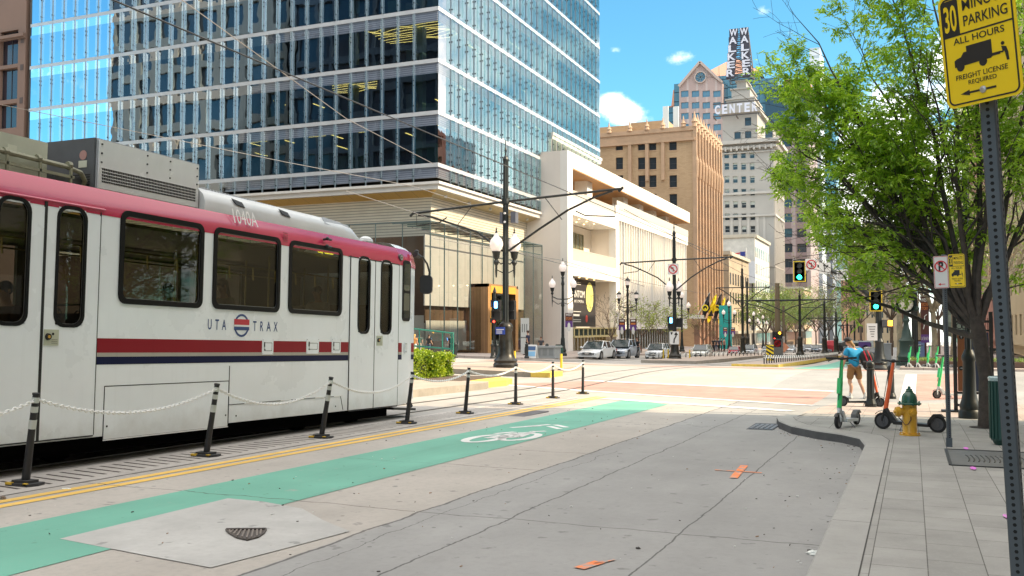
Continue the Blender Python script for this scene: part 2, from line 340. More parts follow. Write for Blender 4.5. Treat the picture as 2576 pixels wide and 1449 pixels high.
# track bed with slanted rumble grooves beside the rails
def groove_mat():
    m=bpy.data.materials.new('rumble_concrete'); m.use_nodes=True; nt=NT(m.node_tree); b=nt.n['Principled BSDF']
    pos=nt.node('ShaderNodeNewGeometry').outputs['Position']; sx=nt.node('ShaderNodeSeparateXYZ'); nt.l.new(pos,sx.inputs[0])
    f=nt.m('FRACT',nt.m('DIVIDE',nt.m('ADD',nt.m('ADD',sx.outputs[1],nt.m('MULTIPLY',sx.outputs[0],.16)),400),.21)); g=nt.m('LESS_THAN',f,.26)
    lim=nt.m('MULTIPLY',nt.m('GREATER_THAN',nt.m('ADD',sx.outputs[0],nt.m('MULTIPLY',nt.noise(pos,3,3,.6),.25)),-9.72),nt.m('LESS_THAN',nt.m('ADD',sx.outputs[0],nt.m('MULTIPLY',nt.noise(pos,4,3,.6),.3)),-9.02)); g=nt.m('MULTIPLY',g,lim)
    n=nt.noise(pos,.9,6,.65); c=nt.ramp(n,[(.3,(.40,.37,.34)),(.7,(.52,.485,.45))]); c=nt.mix(nt.m('MULTIPLY',nt.ss(nt.noise(pos,16,4,.7),.5,.75),.3),c,(.15,.13,.11))
    nt.put(b.inputs['Base Color'],nt.mix(nt.m('MULTIPLY',g,.95),c,(.045,.036,.03))); b.inputs['Roughness'].default_value=.9
    bn=nt.node('ShaderNodeBump',invert=True); bn.inputs['Strength'].default_value=.8; bn.inputs['Distance'].default_value=.03; nt.put(bn.inputs['Height'],g); nt.l.new(bn.outputs[0],b.inputs['Normal']); return m
poly_sheet('track_shoulder',[(-10.0,-12),(-8.97,-12),(-8.97,26.5),(-10.0,27.5)],groove_mat(),.004,pix=False)
poly_sheet('track_bed',[(-13.4,-12),(-10.0,-12),(-10.0,60),(-13.4,60)],groundmat('track_concrete',(.38,.36,.335),[],.2,.6,.6,per=[(1,3.1,.02)]),.003,pix=False)
mb=MB()
for x in (-10.58,-12.02): 
    for k in range(-1,60): mb.bar((x,k*2.5-3,G(x,k*2.5-3)+.008),(x,k*2.5-.5,G(x,k*2.5-.5)+.008),.07,.02)
for x in (-20.6,-22.04):
    for k in range(10,60): mb.bar((x,k*2.5-3,G(x,k*2.5-3)+.008),(x,k*2.5-.5,G(x,k*2.5-.5)+.008),.07,.02)
tag(mb.build('rails',mat('rail_steel',(.14,.13,.12),.35,.8)),kind='structure')
# double yellow line: two stripes with a dirty gap
mb=MB()
for a,b in ((-8.74,-8.60),(-8.50,-8.36)): poly_sheet('',[(a,-12),(b,-12),(b+.05,27),(a+.05,27)],None,.005,pix=False,build=False,mb=mb,sub=2)
tag(mb.build('double_yellow_line',yel_m),kind='structure')
poly_sheet('green_bike_lane',[(-7.42,-12),(-5.93,-12),(-5.93,24.6),(-7.5,26)],green_m,.005,pix=False,sub=2)
P=[(-6.64,5.75),(-4.62,5.45),(-4.52,7.3),(-5.7,8.05),(-6.68,8.1)]
PC=[gr(*q) for q in ((150,1357),(362,1306),(573,1255),(660,1263),(760,1281),(812,1310),(880,1338),(700,1386),(530,1430),(387,1403),(268,1380))]; tag(MB().face([p+V(0,0,.0068) for p in reversed(PC)]).build('concrete_patch',patch_m),kind='structure')
def ell(cx,cy,rx,ry,z,mb,mi=0,n=24): mb.face([V(cx+rx*math.cos(2*math.pi*k/n),cy+ry*math.sin(2*math.pi*k/n),G(cx,cy+ry*math.sin(2*math.pi*k/n))+z) for k in range(n)],mi)
# manhole half swallowed by the patch
mh=MB(); iron=mat('cast_iron',(.10,.085,.075),.55,.5,.3,20,.5,60)
P=circ(-5.32,6.78,.21,16,180,360,ry=.34)

MP=[gr(*q) for q in ((569,1337),(618,1335),(669,1336),(664,1345),(648,1356),(622,1363),(597,1357),(579,1347))]
mh.face([p+V(0,0,.014) for p in reversed(MP)],0)
for k in range(9):
    t=(k+.8)/10.; a=MP[0].lerp(MP[2],t); j=min(4,int((1-t)*5)); b=MP[3+j].lerp(MP[min(7,4+j)],(1-t)*5-j); mh.bar(a+V(0,0,.018),a.lerp(b,.86)+V(0,0,.018),.016,.010,1)
mh.tube([p+V(0,0,.016) for p in MP[2:]+[MP[0]]],.010,5,0)
mh.bar(MP[0]+V(0,0,.018),MP[2]+V(0,0,.018),.03,.02,0)
tag(mh.build('manhole_cover',[iron,mat('worn_iron',(.26,.22,.19),.45,.6)]),'rusty half-round iron manhole cover in the pale concrete patch of the road','manhole cover')
# bike symbol
def Gp(x,y,dz=.009): return V(x,y,G(x,y)+dz)
def gring(mb,cx,cy,ro_x,ro_y,t,n=28,mi=0):
    o=[(cx+ro_x*math.cos(2*math.pi*k/n),cy+ro_y*math.sin(2*math.pi*k/n)) for k in range(n+1)]; i=[(cx+(ro_x-t)*math.cos(2*math.pi*k/n),cy+(ro_y-t)*math.sin(2*math.pi*k/n)) for k in range(n+1)]
    mb.grid([[Gp(*q) for q in o],[Gp(*q) for q in i]],mi)
def gline(mb,pts,wd,dz=.009,mi=0):
    for a,b in zip(pts,pts[1:]):
        a=V(*a);b=V(*b);d=(b-a).normalized();q=V(-d.y,d.x)*wd/2; mb.face([Gp(a.x+q.x,a.y+q.y,dz),Gp(a.x-q.x,a.y-q.y,dz),Gp(b.x-q.x,b.y-q.y,dz),Gp(b.x+q.x,b.y+q.y,dz)],mi)
mb=MB(); bx,by=-6.62,14.85
gring(mb,-7.0+.28,14.75,.32,.70,.16); gring(mb,-6.28,15.25,.31,.70,.16)
gline(mb,[(-6.72,14.8),(-6.62,15.75),(-6.3,15.2),(-6.72,14.8)],.12); gline(mb,[(-6.62,15.75),(-6.36,16.1)],.13); gline(mb,[(-6.3,15.25),(-6.42,16.2),(-6.25,16.4)],.12); gline(mb,[(-6.9,15.55),(-6.7,16.0)],.13)
tag(mb.build('bicycle_symbol',white_m),kind='structure')
mb=MB()
for dx in (0,.34):
    gline(mb,[(-7.1+dx*.5,16.75+dx),(-6.72+dx*.2,17.35+dx)],.13); gline(mb,[(-6.55,17.35+dx),(-6.15,16.9+dx*1.1)],.13)
tag(mb.build('lane_arrow_marks',white_m),kind='structure')
# crosswalk, stop line, brick band
brick_m=lined('brick_paving',(.44,.245,.20),(.36,.24,.2),1,.11,.12,.8,var=.2,vs=1.5,per2=.22,ax2=0,fr2=.06)
poly_sheet('brick_crosswalk',[(1262,966),(1560,999),(2075,1018),(2085,986),],brick_m,.005) if False else poly_sheet('brick_crosswalk',[(1250,967),(2040,1019),(2095,985),(1470,959)],brick_m,.005)
mb=MB()
def pline(mb,p,q,wd): a=gr(*p);b=gr(*q); d=(b-a).normalized(); n=V(-d.y,d.x,0)*wd/2; poly_sheet('',[(a.x-n.x,a.y-n.y),(b.x-n.x,b.y-n.y),(b.x+n.x,b.y+n.y),(a.x+n.x,a.y+n.y)],None,.010,pix=False,build=False,mb=mb)
pline(mb,(1470,957.5),(2100,985),.33); pline(mb,(1240,966),(2050,1021),.33); tag(mb.build('crosswalk_lines',white_m),kind='structure')
mb=MB(); pline(mb,(1520,1003),(1990,1034.5),.42); tag(mb.build('stop_line',white_m),kind='structure')
poly_sheet('brick_crossing_right',[(2306,1008),(2430,1003),(2420,940),(2303,942)],brick_m,.005)
mb=MB(); pline(mb,(2281,1012),(2293,942),.42); pline(mb,(1250,953),(2085,975),.12) if False else None; tag(mb.build('crosswalk_bar',white_m),kind='structure')
poly_sheet('green_lane_far',[(-5.6,49.5),(-3.9,49.5),(-3.9,130),(-5.6,130)],green_m,.006,pix=False,sub=2)
poly_sheet('brick_crosswalk_far',[(-24,51.5),(-1.0,47.5),(-1.0,50),(-24,54)],brick_m,.005,pix=False)
# sprayed marks
mb=MB(); gline(mb,[(-2.40,12.5),(-1.80,12.48)],.05); gline(mb,[(-2.05,11.85),(-2.12,13.1)],.10); gline(mb,[(-2.30,6.72),(-2.22,6.98)],.10); gline(mb,[(-2.24,6.9),(-2.14,7.1)],.04); tag(mb.build('orange_survey_marks',orange_m),kind='structure')
# ---- near pavement on the right, with kerb and the swelling nose
NOSE=[(-2.62,23.2),(-2.66,21.5),(-2.60,20.2),(-2.40,18.95),(-2.05,17.95),(-1.55,17.2),(-1.1,16.75),(-.80,16.2),(-.68,15.2),(-.68,12),(-.68,8),(-.68,4),(-.68,0),(-.68,-15)]
INN=[(-2.30,23.2),(-2.33,21.5),(-2.28,20.3),(-2.10,19.15),(-1.80,18.3),(-1.35,17.65),(-.85,17.25),(-.48,16.75),(-.35,16.0),(-.35,12),(-.35,8),(-.35,4),(-.35,0),(-.35,-15)]
def rise(y): return .145*(1-ss(19.6,22.5,y))+.006
def kz(x,y): return G(x,y)+rise(y)
kerb_m=groundmat('kerb_concrete',(.36,.355,.335),[],.12,.4,1.5,per=[(1,3.05,.012)])
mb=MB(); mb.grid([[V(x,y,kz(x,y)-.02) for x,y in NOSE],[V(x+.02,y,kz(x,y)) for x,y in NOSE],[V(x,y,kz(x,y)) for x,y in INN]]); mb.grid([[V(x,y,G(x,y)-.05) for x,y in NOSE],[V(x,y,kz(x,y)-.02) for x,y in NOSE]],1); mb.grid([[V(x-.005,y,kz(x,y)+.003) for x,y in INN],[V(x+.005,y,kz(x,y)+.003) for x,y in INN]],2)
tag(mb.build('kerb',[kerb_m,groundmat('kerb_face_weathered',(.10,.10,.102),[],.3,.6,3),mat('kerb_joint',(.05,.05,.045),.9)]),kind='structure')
def pavermat(name,base,pw,pl,off=0.,g=.012):
    m=bpy.data.materials.new(name); m.use_nodes=True; nt=NT(m.node_tree); b=nt.n['Principled BSDF']
    pos=nt.node('ShaderNodeNewGeometry').outputs['Position']; br=nt.node('ShaderNodeTexBrick'); sx=nt.node('ShaderNodeSeparateXYZ'); nt.l.new(pos,sx.inputs[0])
    cb=nt.node('ShaderNodeCombineXYZ'); nt.put(cb.inputs[0],nt.m('ADD',sx.outputs[1],100)); nt.put(cb.inputs[1],nt.m('ADD',sx.outputs[0],100+off)); nt.l.new(cb.outputs[0],br.inputs['Vector'])
    br.inputs['Scale'].default_value=1; br.inputs['Brick Width'].default_value=pl; br.inputs['Row Height'].default_value=pw; br.inputs['Mortar Size'].default_value=g*.32; br.inputs['Mortar Smooth'].default_value=.1
    br.inputs['Color1'].default_value=col4(tuple(x*.93 for x in base)); br.inputs['Color2'].default_value=col4(tuple(x*1.08 for x in base)); br.inputs['Mortar'].default_value=(.12,.115,.105,1)
    n=nt.noise(pos,1.3,6,.65); c=nt.mix(nt.ss(n,.35,.75),br.outputs[0],nt.mix(1,br.outputs[0],(.78,.78,.78),'MULTIPLY')); f=nt.noise(pos,30,5,.75); c=nt.mix(nt.m('MULTIPLY',nt.ss(f,.52,.75),.45),c,tuple(x*1.25 for x in base)); c=nt.mix(nt.m('MULTIPLY',nt.ss(nt.noise(pos,38,4,.7),.55,.8),.4),c,tuple(x*.5 for x in base))
    nt.put(b.inputs['Base Color'],c); b.inputs['Roughness'].default_value=.85; b.inputs['Specular IOR Level'].default_value=.3
    bn=nt.node('ShaderNodeBump'); bn.inputs['Strength'].default_value=.4; bn.inputs['Distance'].default_value=.012; nt.put(bn.inputs['Height'],nt.m('SUBTRACT',nt.m('MULTIPLY',f,.4),br.outputs['Fac'])); nt.l.new(bn.outputs[0],b.inputs['Normal'])
    return m
pav_m=pavermat('granite_pavers',(.335,.33,.31),.365,.60,-.065+.365)
mb=MB(); rows=[]
INN2=list(reversed(INN)); yy=sorted(set([q[1] for q in INN2]+frange(-14,23,1)))
def innx(y):
    for (x0,y0),(x1,y1) in zip(INN2,INN2[1:]):
        if y0<=y<=y1: return x0+(x1-x0)*(y-y0)/(y1-y0) if y1>y0 else x0
for y in yy: rows.append([V(innx(y)+(8-innx(y))*t,y,kz(innx(y)+(8-innx(y))*t,y)) for t in (0,.15,.4,1)])
mb.grid(rows); tag(mb.build('pavement',pav_m),kind='structure')
poly_sheet('corner_pavement',[(-2.4,23.2),(8,23.2),(8,30.5),(-1.9,27.8)],pavermat('corner_pavers',(.42,.35,.31),.365,.6),.007,pix=False)
# utility vault lid, pink dots, grate
vx0,vx1,vy0,vy1=.42,1.62,13.1,15.0
mb=MB(); 
mb.face([V(vx0,vy0,kz(0,vy0)+.006),V(vx1,vy0,kz(0,vy0)+.006),V(vx1,vy1,kz(0,vy1)+.006),V(vx0,vy1,kz(0,vy1)+.006)],0)
for k in range(14):
    a=.62+k*.06
    pts=[V(a+.05*math.cos(t),13.95+.42*math.sin(t),0) for t in [R(d) for d in range(-60,61,30)]]
    mb.tube([V(p.x,p.y,kz(0,p.y)+.008) for p in pts],.009,4,1)
for y in (vy0,vy1): mb.bar((vx0,y,kz(0,y)+.008),(vx1,y,kz(0,y)+.008),.04,.012,1)
for x in (vx0,vx1): mb.bar((x,vy0,kz(0,vy0)+.008),(x,vy1,kz(0,vy1)+.008),.04,.012,1)
tag(mb.build('utility_vault_lid',[mat('lid_grey',(.17,.17,.165),.5,.3,.25,6),mat('lid_dark',(.05,.05,.05),.5,.4)]),'dark grey rectangular utility lid with curved ribs set in the pavers','access lid')
mb=MB()
for x,y in ((.69,15.2),(.66,12.86),(.75,9.47)): ell(x,y,.035,.12 if y<10 else .16,rise(y)+.012,mb,n=9)
tag(mb.build('pink_survey_dots',pink_m),kind='structure')
mb=MB(); mb.box(-2.95,-2.46,18.5,19.75,G(0,19.1)-.02,G(0,19.1)+.012,0)
for i in range(5):
    for j in range(9): x=-2.91+i*.095;y=18.6+j*.13; mb.box(x,x+.055,y,y+.07,G(0,y),G(0,y)+.016+(.003),1)
gt=mb.build('drain_grate',[mat('grate_iron',(.03,.03,.032),.5,.5),mat('grate_glint',(.30,.30,.31),.4,.6)]); tag(gt,'dark perforated drain grate in the gutter at the kerb nose','drain grate')
mb=MB(); mb.box(-8.25,-7.85,19.3,20.8,G(0,20)-.03,G(0,20)+.012,0); tag(mb.build('drain_grate',mat('slab_iron',(.13,.12,.125),.6,.4,.3,10)),'flat grey drain grate between the yellow lines and the green lane','drain grate')
# litter
def blob(name,p,s,m_,label,cat,seed=0,h=.3):
    r_=random.Random(seed); mb=MB(); n=9
    rows=[]
    for k,(q,z) in enumerate(((1,0),(1.02,.35),(.75,.8),(.3,1))): rows.append([V(p[0]+s*q*math.cos(2*math.pi*i/n)*(1+r_.uniform(-.25,.25)),p[1]+s*q*.7*math.sin(2*math.pi*i/n)*(1+r_.uniform(-.25,.25)),p[2]+s*h*z*(1+r_.uniform(-.3,.3))) for i in range(n)])
    mb.grid(rows,0,True); mb.face(rows[-1]); o=mb.build(name,m_); tag(o,label,cat); return o
q=gr(2053,1395); blob('litter',(q.x,q.y,q.z+.004),.075,mat('litter_white',(.7,.72,.68),.6,0,.2,30),'crumpled white paper wrapper with green print lying against the kerb','litter',3,.35)
q=gr(1605,1381); blob('stone',(q.x,q.y,q.z+.002),.02,mat('stone_dark',(.06,.055,.05),.8),'small dark pebble lying alone on the open road','pebble',5,.7)
q=gr(8,1256); blob('stone',(q.x,q.y,q.z+.002),.035,mat('stone_brown',(.22,.17,.13),.8),'brown pebble by the yellow lines at the left frame edge','pebble',6,.9)
q=gr(168,1230); blob('litter',(q.x,q.y,q.z+.004),.055,mat('litter_white'),'flattened white scrap on the grooved strip near the first chain post','litter',9,.1)
q=gr(1110,990); blob('litter',(q.x,q.y,q.z+.004),.18,mat('litter_white'),'flat white scrap lying on the track bed by the planter kerb','litter',11,.1)
deb=MB(); rr=random.Random(3)
for k in range(240):
    u=rr.random()
    if u<.35: y=rr.uniform(6,22); x=(-.72-rr.expovariate(6)) if y<15 else None
    else: y=6+rr.random()**1.6*18; x=rr.uniform(-8.3,-.8)
    if x is None:
        i=rr.randrange(3,8); t=rr.random(); x=NOSE[i][0]*(1-t)+NOSE[i+1][0]*t-.06-rr.expovariate(9); y=NOSE[i][1]*(1-t)+NOSE[i+1][1]*t-.08
    s=rr.uniform(.003,.009); a=rr.uniform(0,3); z=G(x,y)+.013
    mi=rr.choice((0,0,0,1,2)); 
    deb.tube([(x-s*1.6*math.cos(a),y-s*1.6*math.sin(a),z),(x+s*1.6*math.cos(a),y+s*1.6*math.sin(a),z+s*.3)],s*.6,4,mi)
tag(deb.build('road_debris',[mat('deb_dark',(.06,.05,.04),.8),mat('deb_white',(.7,.7,.68),.6),mat('deb_brown',(.3,.17,.09),.8)]),kind='stuff')
# far-side pavement of the left (plaza) and right
plaza_m=groundmat('plaza_paving',(.42,.35,.31),[],.1,.3,.5,per=[(0,1.5,.02),(1,1.5,.02)])
def isle(name,pts,h,m_,label=None,cat=None,base=.1):
    mb=MB(); n=len(pts); b=[V(x,y,G(x,y)-base) for x,y in pts]; t=[V(x,y,G(x,y)+h) for x,y in pts]; mb.grid([b,t],0,True); mb.face(t,0); mb.mi[-1]=1 if isinstance(m_,list) else 0
    o=mb.build(name,m_)
    return tag(o,label,cat) if label else tag(o,kind='structure')
xs2=[-120,-80,-60,-50,-45,-40,-38,-36,-34,-32,-30,-28,-26,-24.2]; ys2=frange(58,80,1)+frange(80,300,10)
mb=MB(); mb.grid([[V(x,y,G(x,y)+.15) for x in xs2] for y in ys2]); e=[V(x,y,G(x,y)+.15) for x,y in [(x,58) for x in xs2]]; mb.grid([[V(x,58,G(x,58)-.05) for x in xs2],e]); mb.grid([[V(-24.2,y,G(-24.2,y)+.15) for y in ys2],[V(-24.2,y,G(-24.2,y)-.05) for y in ys2]])
tag(mb.build('plaza_pavement',plaza_m),kind='structure')
mb=MB(); xs3=[-.6,.5,2,4,8,20]; ys3=[52,56,60,70,80,100,140,200,400]; mb.grid([[V(x,y,G(x,y)+.12) for x in xs3] for y in ys3]); mb.grid([[V(x,52,G(x,52)-.05) for x in xs3],[V(x,52,G(x,52)+.12) for x in xs3]]); mb.grid([[V(-.6,y,G(-.6,y)-.05) for y in ys3],[V(-.6,y,G(-.6,y)+.12) for y in ys3]])
tag(mb.build('pavement_beyond',plaza_m),kind='structure')
# medians
med_m=[groundmat('median_kerb_concrete',(.30,.27,.23),[],.25,.6,1.5),groundmat('median_top',(.42,.34,.28),[],.12,.4,1)]
ywm=mat('kerb_yellow_paint',(.72,.52,.10),.7,0,.2,4)
isle('median_kerb',[(-18.6,8),(-13.25,8),(-13.25,29.2),(-13.5,29.9),(-18.6,29.9)],.22,med_m)
isle('median_kerb_nose',[(-18.3,29.9),(-13.5,29.9),(-13.35,32.4),(-13.9,33.2),(-17.6,33.2)],.22,ywm) if False else isle('median_kerb_nose',[(-14.6,29.9),(-13.5,29.9),(-13.3,31.0),(-13.5,32.0),(-14.3,32.6)],.20,ywm)
isle('median_island',[(-19.2,36.2),(-14.2,35.5),(-13.9,36.3),(-14.0,41.5),(-19,42)],.2,med_m); isle('median_island_nose',[(-14.18,35.5),(-13.3,35.4),(-13.2,36.6),(-13.88,36.6)],.2,ywm)
isle('median_platform',[(-17.2,63.5),(-13.4,63.5),(-13.4,110),(-17.2,110)],.2,med_m)
isle('median_platform_near_lane',[(-9.6,55.2),(-6.9,54.6),(-6.2,140),(-9.2,140)],.14,[ywm,med_m[1]])
# ---------------------------------------------------------------- tram
TS=.0235; TX=-11.3; TY=13.0; TZ=G(0,TY)
def tl(x,y,X=-10.0):            # pixel on the plane X -> (ly,lz) in the tram's own frame
    p=pX(x,y,X); return p.y-TY, p.z-TZ+TS*(p.y-TY)
tram=thing('light_rail_train','white light rail train with red roof band and red and blue stripes on the tracks','train',(TX,TY,TZ)); tram.rotation_euler=(-math.atan(TS),0,0)
def B(mb,name,mats,parent=tram,smooth=False): return mb.build(name,mats,parent,world=False,smooth=smooth)
def paintmat(name,c,r=.28,streak=.0,grime=0,coat=.25,spec=.5):
    m=bpy.data.materials.new(name); m.use_nodes=True; nt=NT(m.node_tree); b=nt.n['Principled BSDF']; tc=nt.node('ShaderNodeTexCoord').outputs['Object']
    n=nt.noise(tc,.8,5,.6); cc=nt.ramp(n,[(.3,tuple(x*.95 for x in c)),(.7,tuple(min(1,x*1.03) for x in c))])
    if streak:
        f=nt.noise(nt.vm('MULTIPLY',tc,(2,5,.25)),2,5,.6); cc=nt.mix(nt.m('MULTIPLY',nt.ss(f,.52,.78),streak),cc,tuple(x*.55 for x in c))
    if grime:
        sx=nt.node('ShaderNodeSeparateXYZ'); nt.l.new(tc,sx.inputs[0]); k=nt.m('MULTIPLY',nt.ss(nt.m('ADD',sx.outputs[2],nt.m('MULTIPLY',nt.noise(tc,3,5,.7),.5)),.95,.45),grime); cc=nt.mix(k,cc,(.30,.25,.17))
    nt.put(b.inputs['Base Color'],cc); nt.put(b.inputs['Roughness'],nt.m('ADD',nt.m('MULTIPLY',n,.15),r-.07)); b.inputs['Coat Weight'].default_value=coat; b.inputs['Specular IOR Level'].default_value=spec; b.inputs['Coat Roughness'].default_value=.08
    bn=nt.node('ShaderNodeBump'); bn.inputs['Strength'].default_value=.15; bn.inputs['Distance'].default_value=.02; nt.put(bn.inputs['Height'],nt.noise(tc,1.6,2,.4)); nt.l.new(bn.outputs[0],b.inputs['Normal'])
    return m
tw=paintmat('train_white',(.86,.90,.925),.28,.08,.35); tred=paintmat('train_red',(.52,.035,.095),.16,.1); tstr=paintmat('train_stripe_red',(.27,.006,.016),.5,.1,0,0,.25); tblue=paintmat('train_stripe_blue',(.002,.006,.045),.5,.1,0,0,.2); tbeige=paintmat('train_stripe_beige',(.42,.39,.33),.4,.2)
rub=mat('rubber',(.003,.0035,.004),.5,0,spec=.2); seam=mat('seam_black',(.01,.01,.01),.6); blk=mat('black_metal',(.012,.012,.013),.45); grm=paintmat('train_roof_grey',(.42,.44,.46),.35,.3); dgrm=mat('train_roof_dark_grey',(.10,.11,.12),.5,.2,.15,3); alu=mat('brushed_aluminium',(.62,.62,.60),.22,.85,.06,4); cream=mat('train_cream_box',(.50,.53,.42),.5,0,.1,3)
W2=1.3; ZB=.34; ZS=3.40; ZR=3.80; L0=-17.0; L1=tl(1003,700)[0]; L2=tl(1036,760)[0]+.20
# side wall with real window and door-glass openings: a cell grid with holes
wins=[]   # (ly0,ly1,lz0,lz1)
def rect(x0,x1,y0,y1):
    a=tl(x0,(y0+y1)/2); b=tl(x1,(y0+y1)/2); xm=(x0+x1)/2; return [a[0],b[0],tl(xm,y1)[1],tl(xm,y0)[1]]
rw=[rect(290,503,543,773),rect(528,698,584,783),rect(720,855,613,790)]
for r_ in rw: r_[2]=sum(q[2] for q in rw)/3; r_[3]=sum(q[3] for q in rw)/3
wd=[rect(-62,62,492,820),rect(127,205,517,824)]; 
for r_ in wd: r_[2],r_[3]=wd[1][2],wd[1][3]
wd2=[rect(895,926,644,840),rect(952,981,653,841)]
for r_ in wd2: r_[2],r_[3]=wd2[0][2],wd2[0][3]
wd[0][0]=wd[0][1]-(wd[1][1]-wd[1][0])
ww=rw[0][1]-rw[0][0]; back=[[a,a+ww,rw[0][2],rw[0][3]] for a in (wd[0][0]-1.0-ww,wd[0][0]-1.2-2*ww,wd[0][0]-1.4-3*ww)]
holes=back+wd+rw+wd2
def wall(mb,X,holes,y0,y1,z0,z1,mi=0,inset=.035):
    hs=[[h[0]+inset,h[1]-inset,h[2]+inset,h[3]-inset] for h in holes]
    ys=sorted(set([y0,y1]+[h[0] for h in hs]+[h[1] for h in hs])); zs=sorted(set([z0,z1]+[h[2] for h in hs]+[h[3] for h in hs]))
    for a,b in zip(ys,ys[1:]):
        for c,d in zip(zs,zs[1:]):
            m_=((a+b)/2,(c+d)/2)
            if any(h[0]<m_[0]<h[1] and h[2]<m_[1]<h[3] for h in hs): continue
            mb.face([(X,a,c),(X,b,c),(X,b,d),(X,a,d)],mi)
zr0=tl(500,553)[1]; print('band bottom',zr0,'ZR px',tl(500,495))
mb=MB(); wall(mb,W2,holes,L0,L1,ZB,ZS-.2); FARW=[[y,y+1.5,2.0,3.05] for y in frange(L0+.5,L1-2.2,1.75)]; wall(mb,-W2,FARW,L0,L1,ZB,ZS-.2,inset=0)
prof=[(W2,ZS-.2),(W2-.004,ZS-.02),(W2-.05,ZS+.13),(W2-.13,ZS+.27),(W2-.26,ZS+.36),(W2-.42,ZR),(0,ZR+.03)]; prof=prof+[(-x,z) for x,z in reversed(prof[:-1])]
# cab end: section tapering in plan
def sect(k,zb): return [(k*W2,zb),(k*W2,1.0),(k*W2,ZS-.2)]+[(x*k,z) for x,z in prof[1:-1]]+[(-k*W2,ZS-.2),(-k*W2,1.0),(-k*W2,zb)]
rows=[]
for y,k,zb,top in ((L1,1,ZB,0),(L1+(L2-L1)*.5,.985,ZB+.02,0),(L2-.03,.95,ZB+.1,-.03),(L2+.02,.90,.72,-.10)):
    rows.append([(x,y,z+(top if z>3.4 else 0)) for x,z in sect(k,zb)])
sk=len(mb.f); mb.grid(rows); mb.face([rows[-1][i] for i in range(len(rows[-1]))])
mb.grid([[(x,y,z) for x,z in [(W2,ZB),(W2-.12,ZB-.02),(-W2+.12,ZB-.02),(-W2,ZB)]] for y in (L0,L1)])
body=B(mb,'body',[tw]); sm(body,50)
# red roof band as its own shell, 3 mm proud
def k_at(x,z,d=.004): return (x+d*(1 if x>0 else -1),z+d*.6)
zlow=3.30
mb=MB(); pr=[(W2,zlow),(W2,ZS-.02),(W2-.045,ZS+.13),(W2-.12,ZS+.27)]
mb.grid([[(x+.005,y,z) for x,z in pr] for y in (L0,L1)]); 
mb.grid([[(x*k+.006,y,z+t) for x,z in pr] for y,k,t in ((L1,1,0),(L1+(L2-L1)*.5,.985,0),(L2-.02,.951,-.03),(L2+.03,.905,-.1))])
mb.face([(x*.905+.006,L2+.03,z-.1) for x,z in pr]+[(-x*.905,L2+.03,z-.1) for x,z in reversed(pr)])
sm(B(mb,'roof_band',tred),50)
# gutter lip over the first door
mb=MB(); a=tl(0,447);b=tl(252,482); mb.tube([(W2+.012,L0+6,zlow+.07),(W2+.012,b[0],zlow+.07)],.018,6); B(mb,'door_gutter',tred)
# stripes
za,zb_=tl(450,887)[1],tl(450,854)[1]; zc,zd=tl(450,914)[1],tl(450,896)[1]
def side(mb,y0,y1,z0,z1,d=.004,mi=0): mb.box(W2,W2+d,y0,y1,z0,z1,mi)
def yat(x,y=800): return tl(x,y)[0]
spans=[(yat(232),yat(874)),(yat(998),L1)]+[(wd[0][0]-.35-6,wd[0][0]-.35)]
for nm,m_,z0,z1 in (('red_stripe',tstr,za,zb_),('beige_stripe',tbeige,zd,za-.001),('blue_stripe',tblue,zc,zd-.001)):
    mb=MB(); [side(mb,a,b,z0,z1) for a,b in spans]
    q=spans[1][1]; mb.hexa([(W2,q,z0),(W2+.004,q,z0),(W2*.952+.004,L2-.03,z0),(W2*.952,L2-.03,z0),(W2,q,z1),(W2+.004,q,z1),(W2*.952+.004,L2-.03,z1),(W2*.952,L2-.03,z1)])
    B(mb,nm,m_)
# windows: rubber frame, chrome lip, pane
tglass=glassmat('train_glass',(.55,.55,.48),.03,0,gcol=(.75,.8,.85),lw0=.10)
def window(r_,rad,fr,name='window',lip=True,door=None):
    y0,y1,z0,z1=r_; mb=MB(); o=(W2,0,0)
    mb.ring(rrect(y0,y1,z0,z1,rad),rrect(y0+fr,y1-fr,z0+fr,z1-fr,max(.02,rad-fr*.6)),(W2-.03,0,0),(0,1,0),(0,0,1),(.05,0,0))
    f=B(mb,name,rub,door or tram); sm(f,35)
    mb=MB(); mb.prism(rrect(y0+fr,y1-fr,z0+fr,z1-fr,max(.02,rad-fr*.6)),(W2-.022,0,0),(0,1,0),(0,0,1),(.006,0,0)); B(mb,'pane',tglass,f)
    if lip:
        mb=MB(); P=rrect(y0+fr*.95,y1-fr*.95,z0+fr*.95,z1-fr*.95,max(.02,rad-fr*.6)); Q=rrect(y0+fr*1.1,y1-fr*1.1,z0+fr*1.1,z1-fr*1.1,max(.02,rad-fr*.7)); mb.ring(P,Q,(W2-.004,0,0),(0,1,0),(0,0,1),(.01,0,0)); B(mb,'lip',mat('dull_chrome',(.20,.21,.22),.3,.8),f)
    return f
for r_ in back+rw: window(r_,.13,.075)
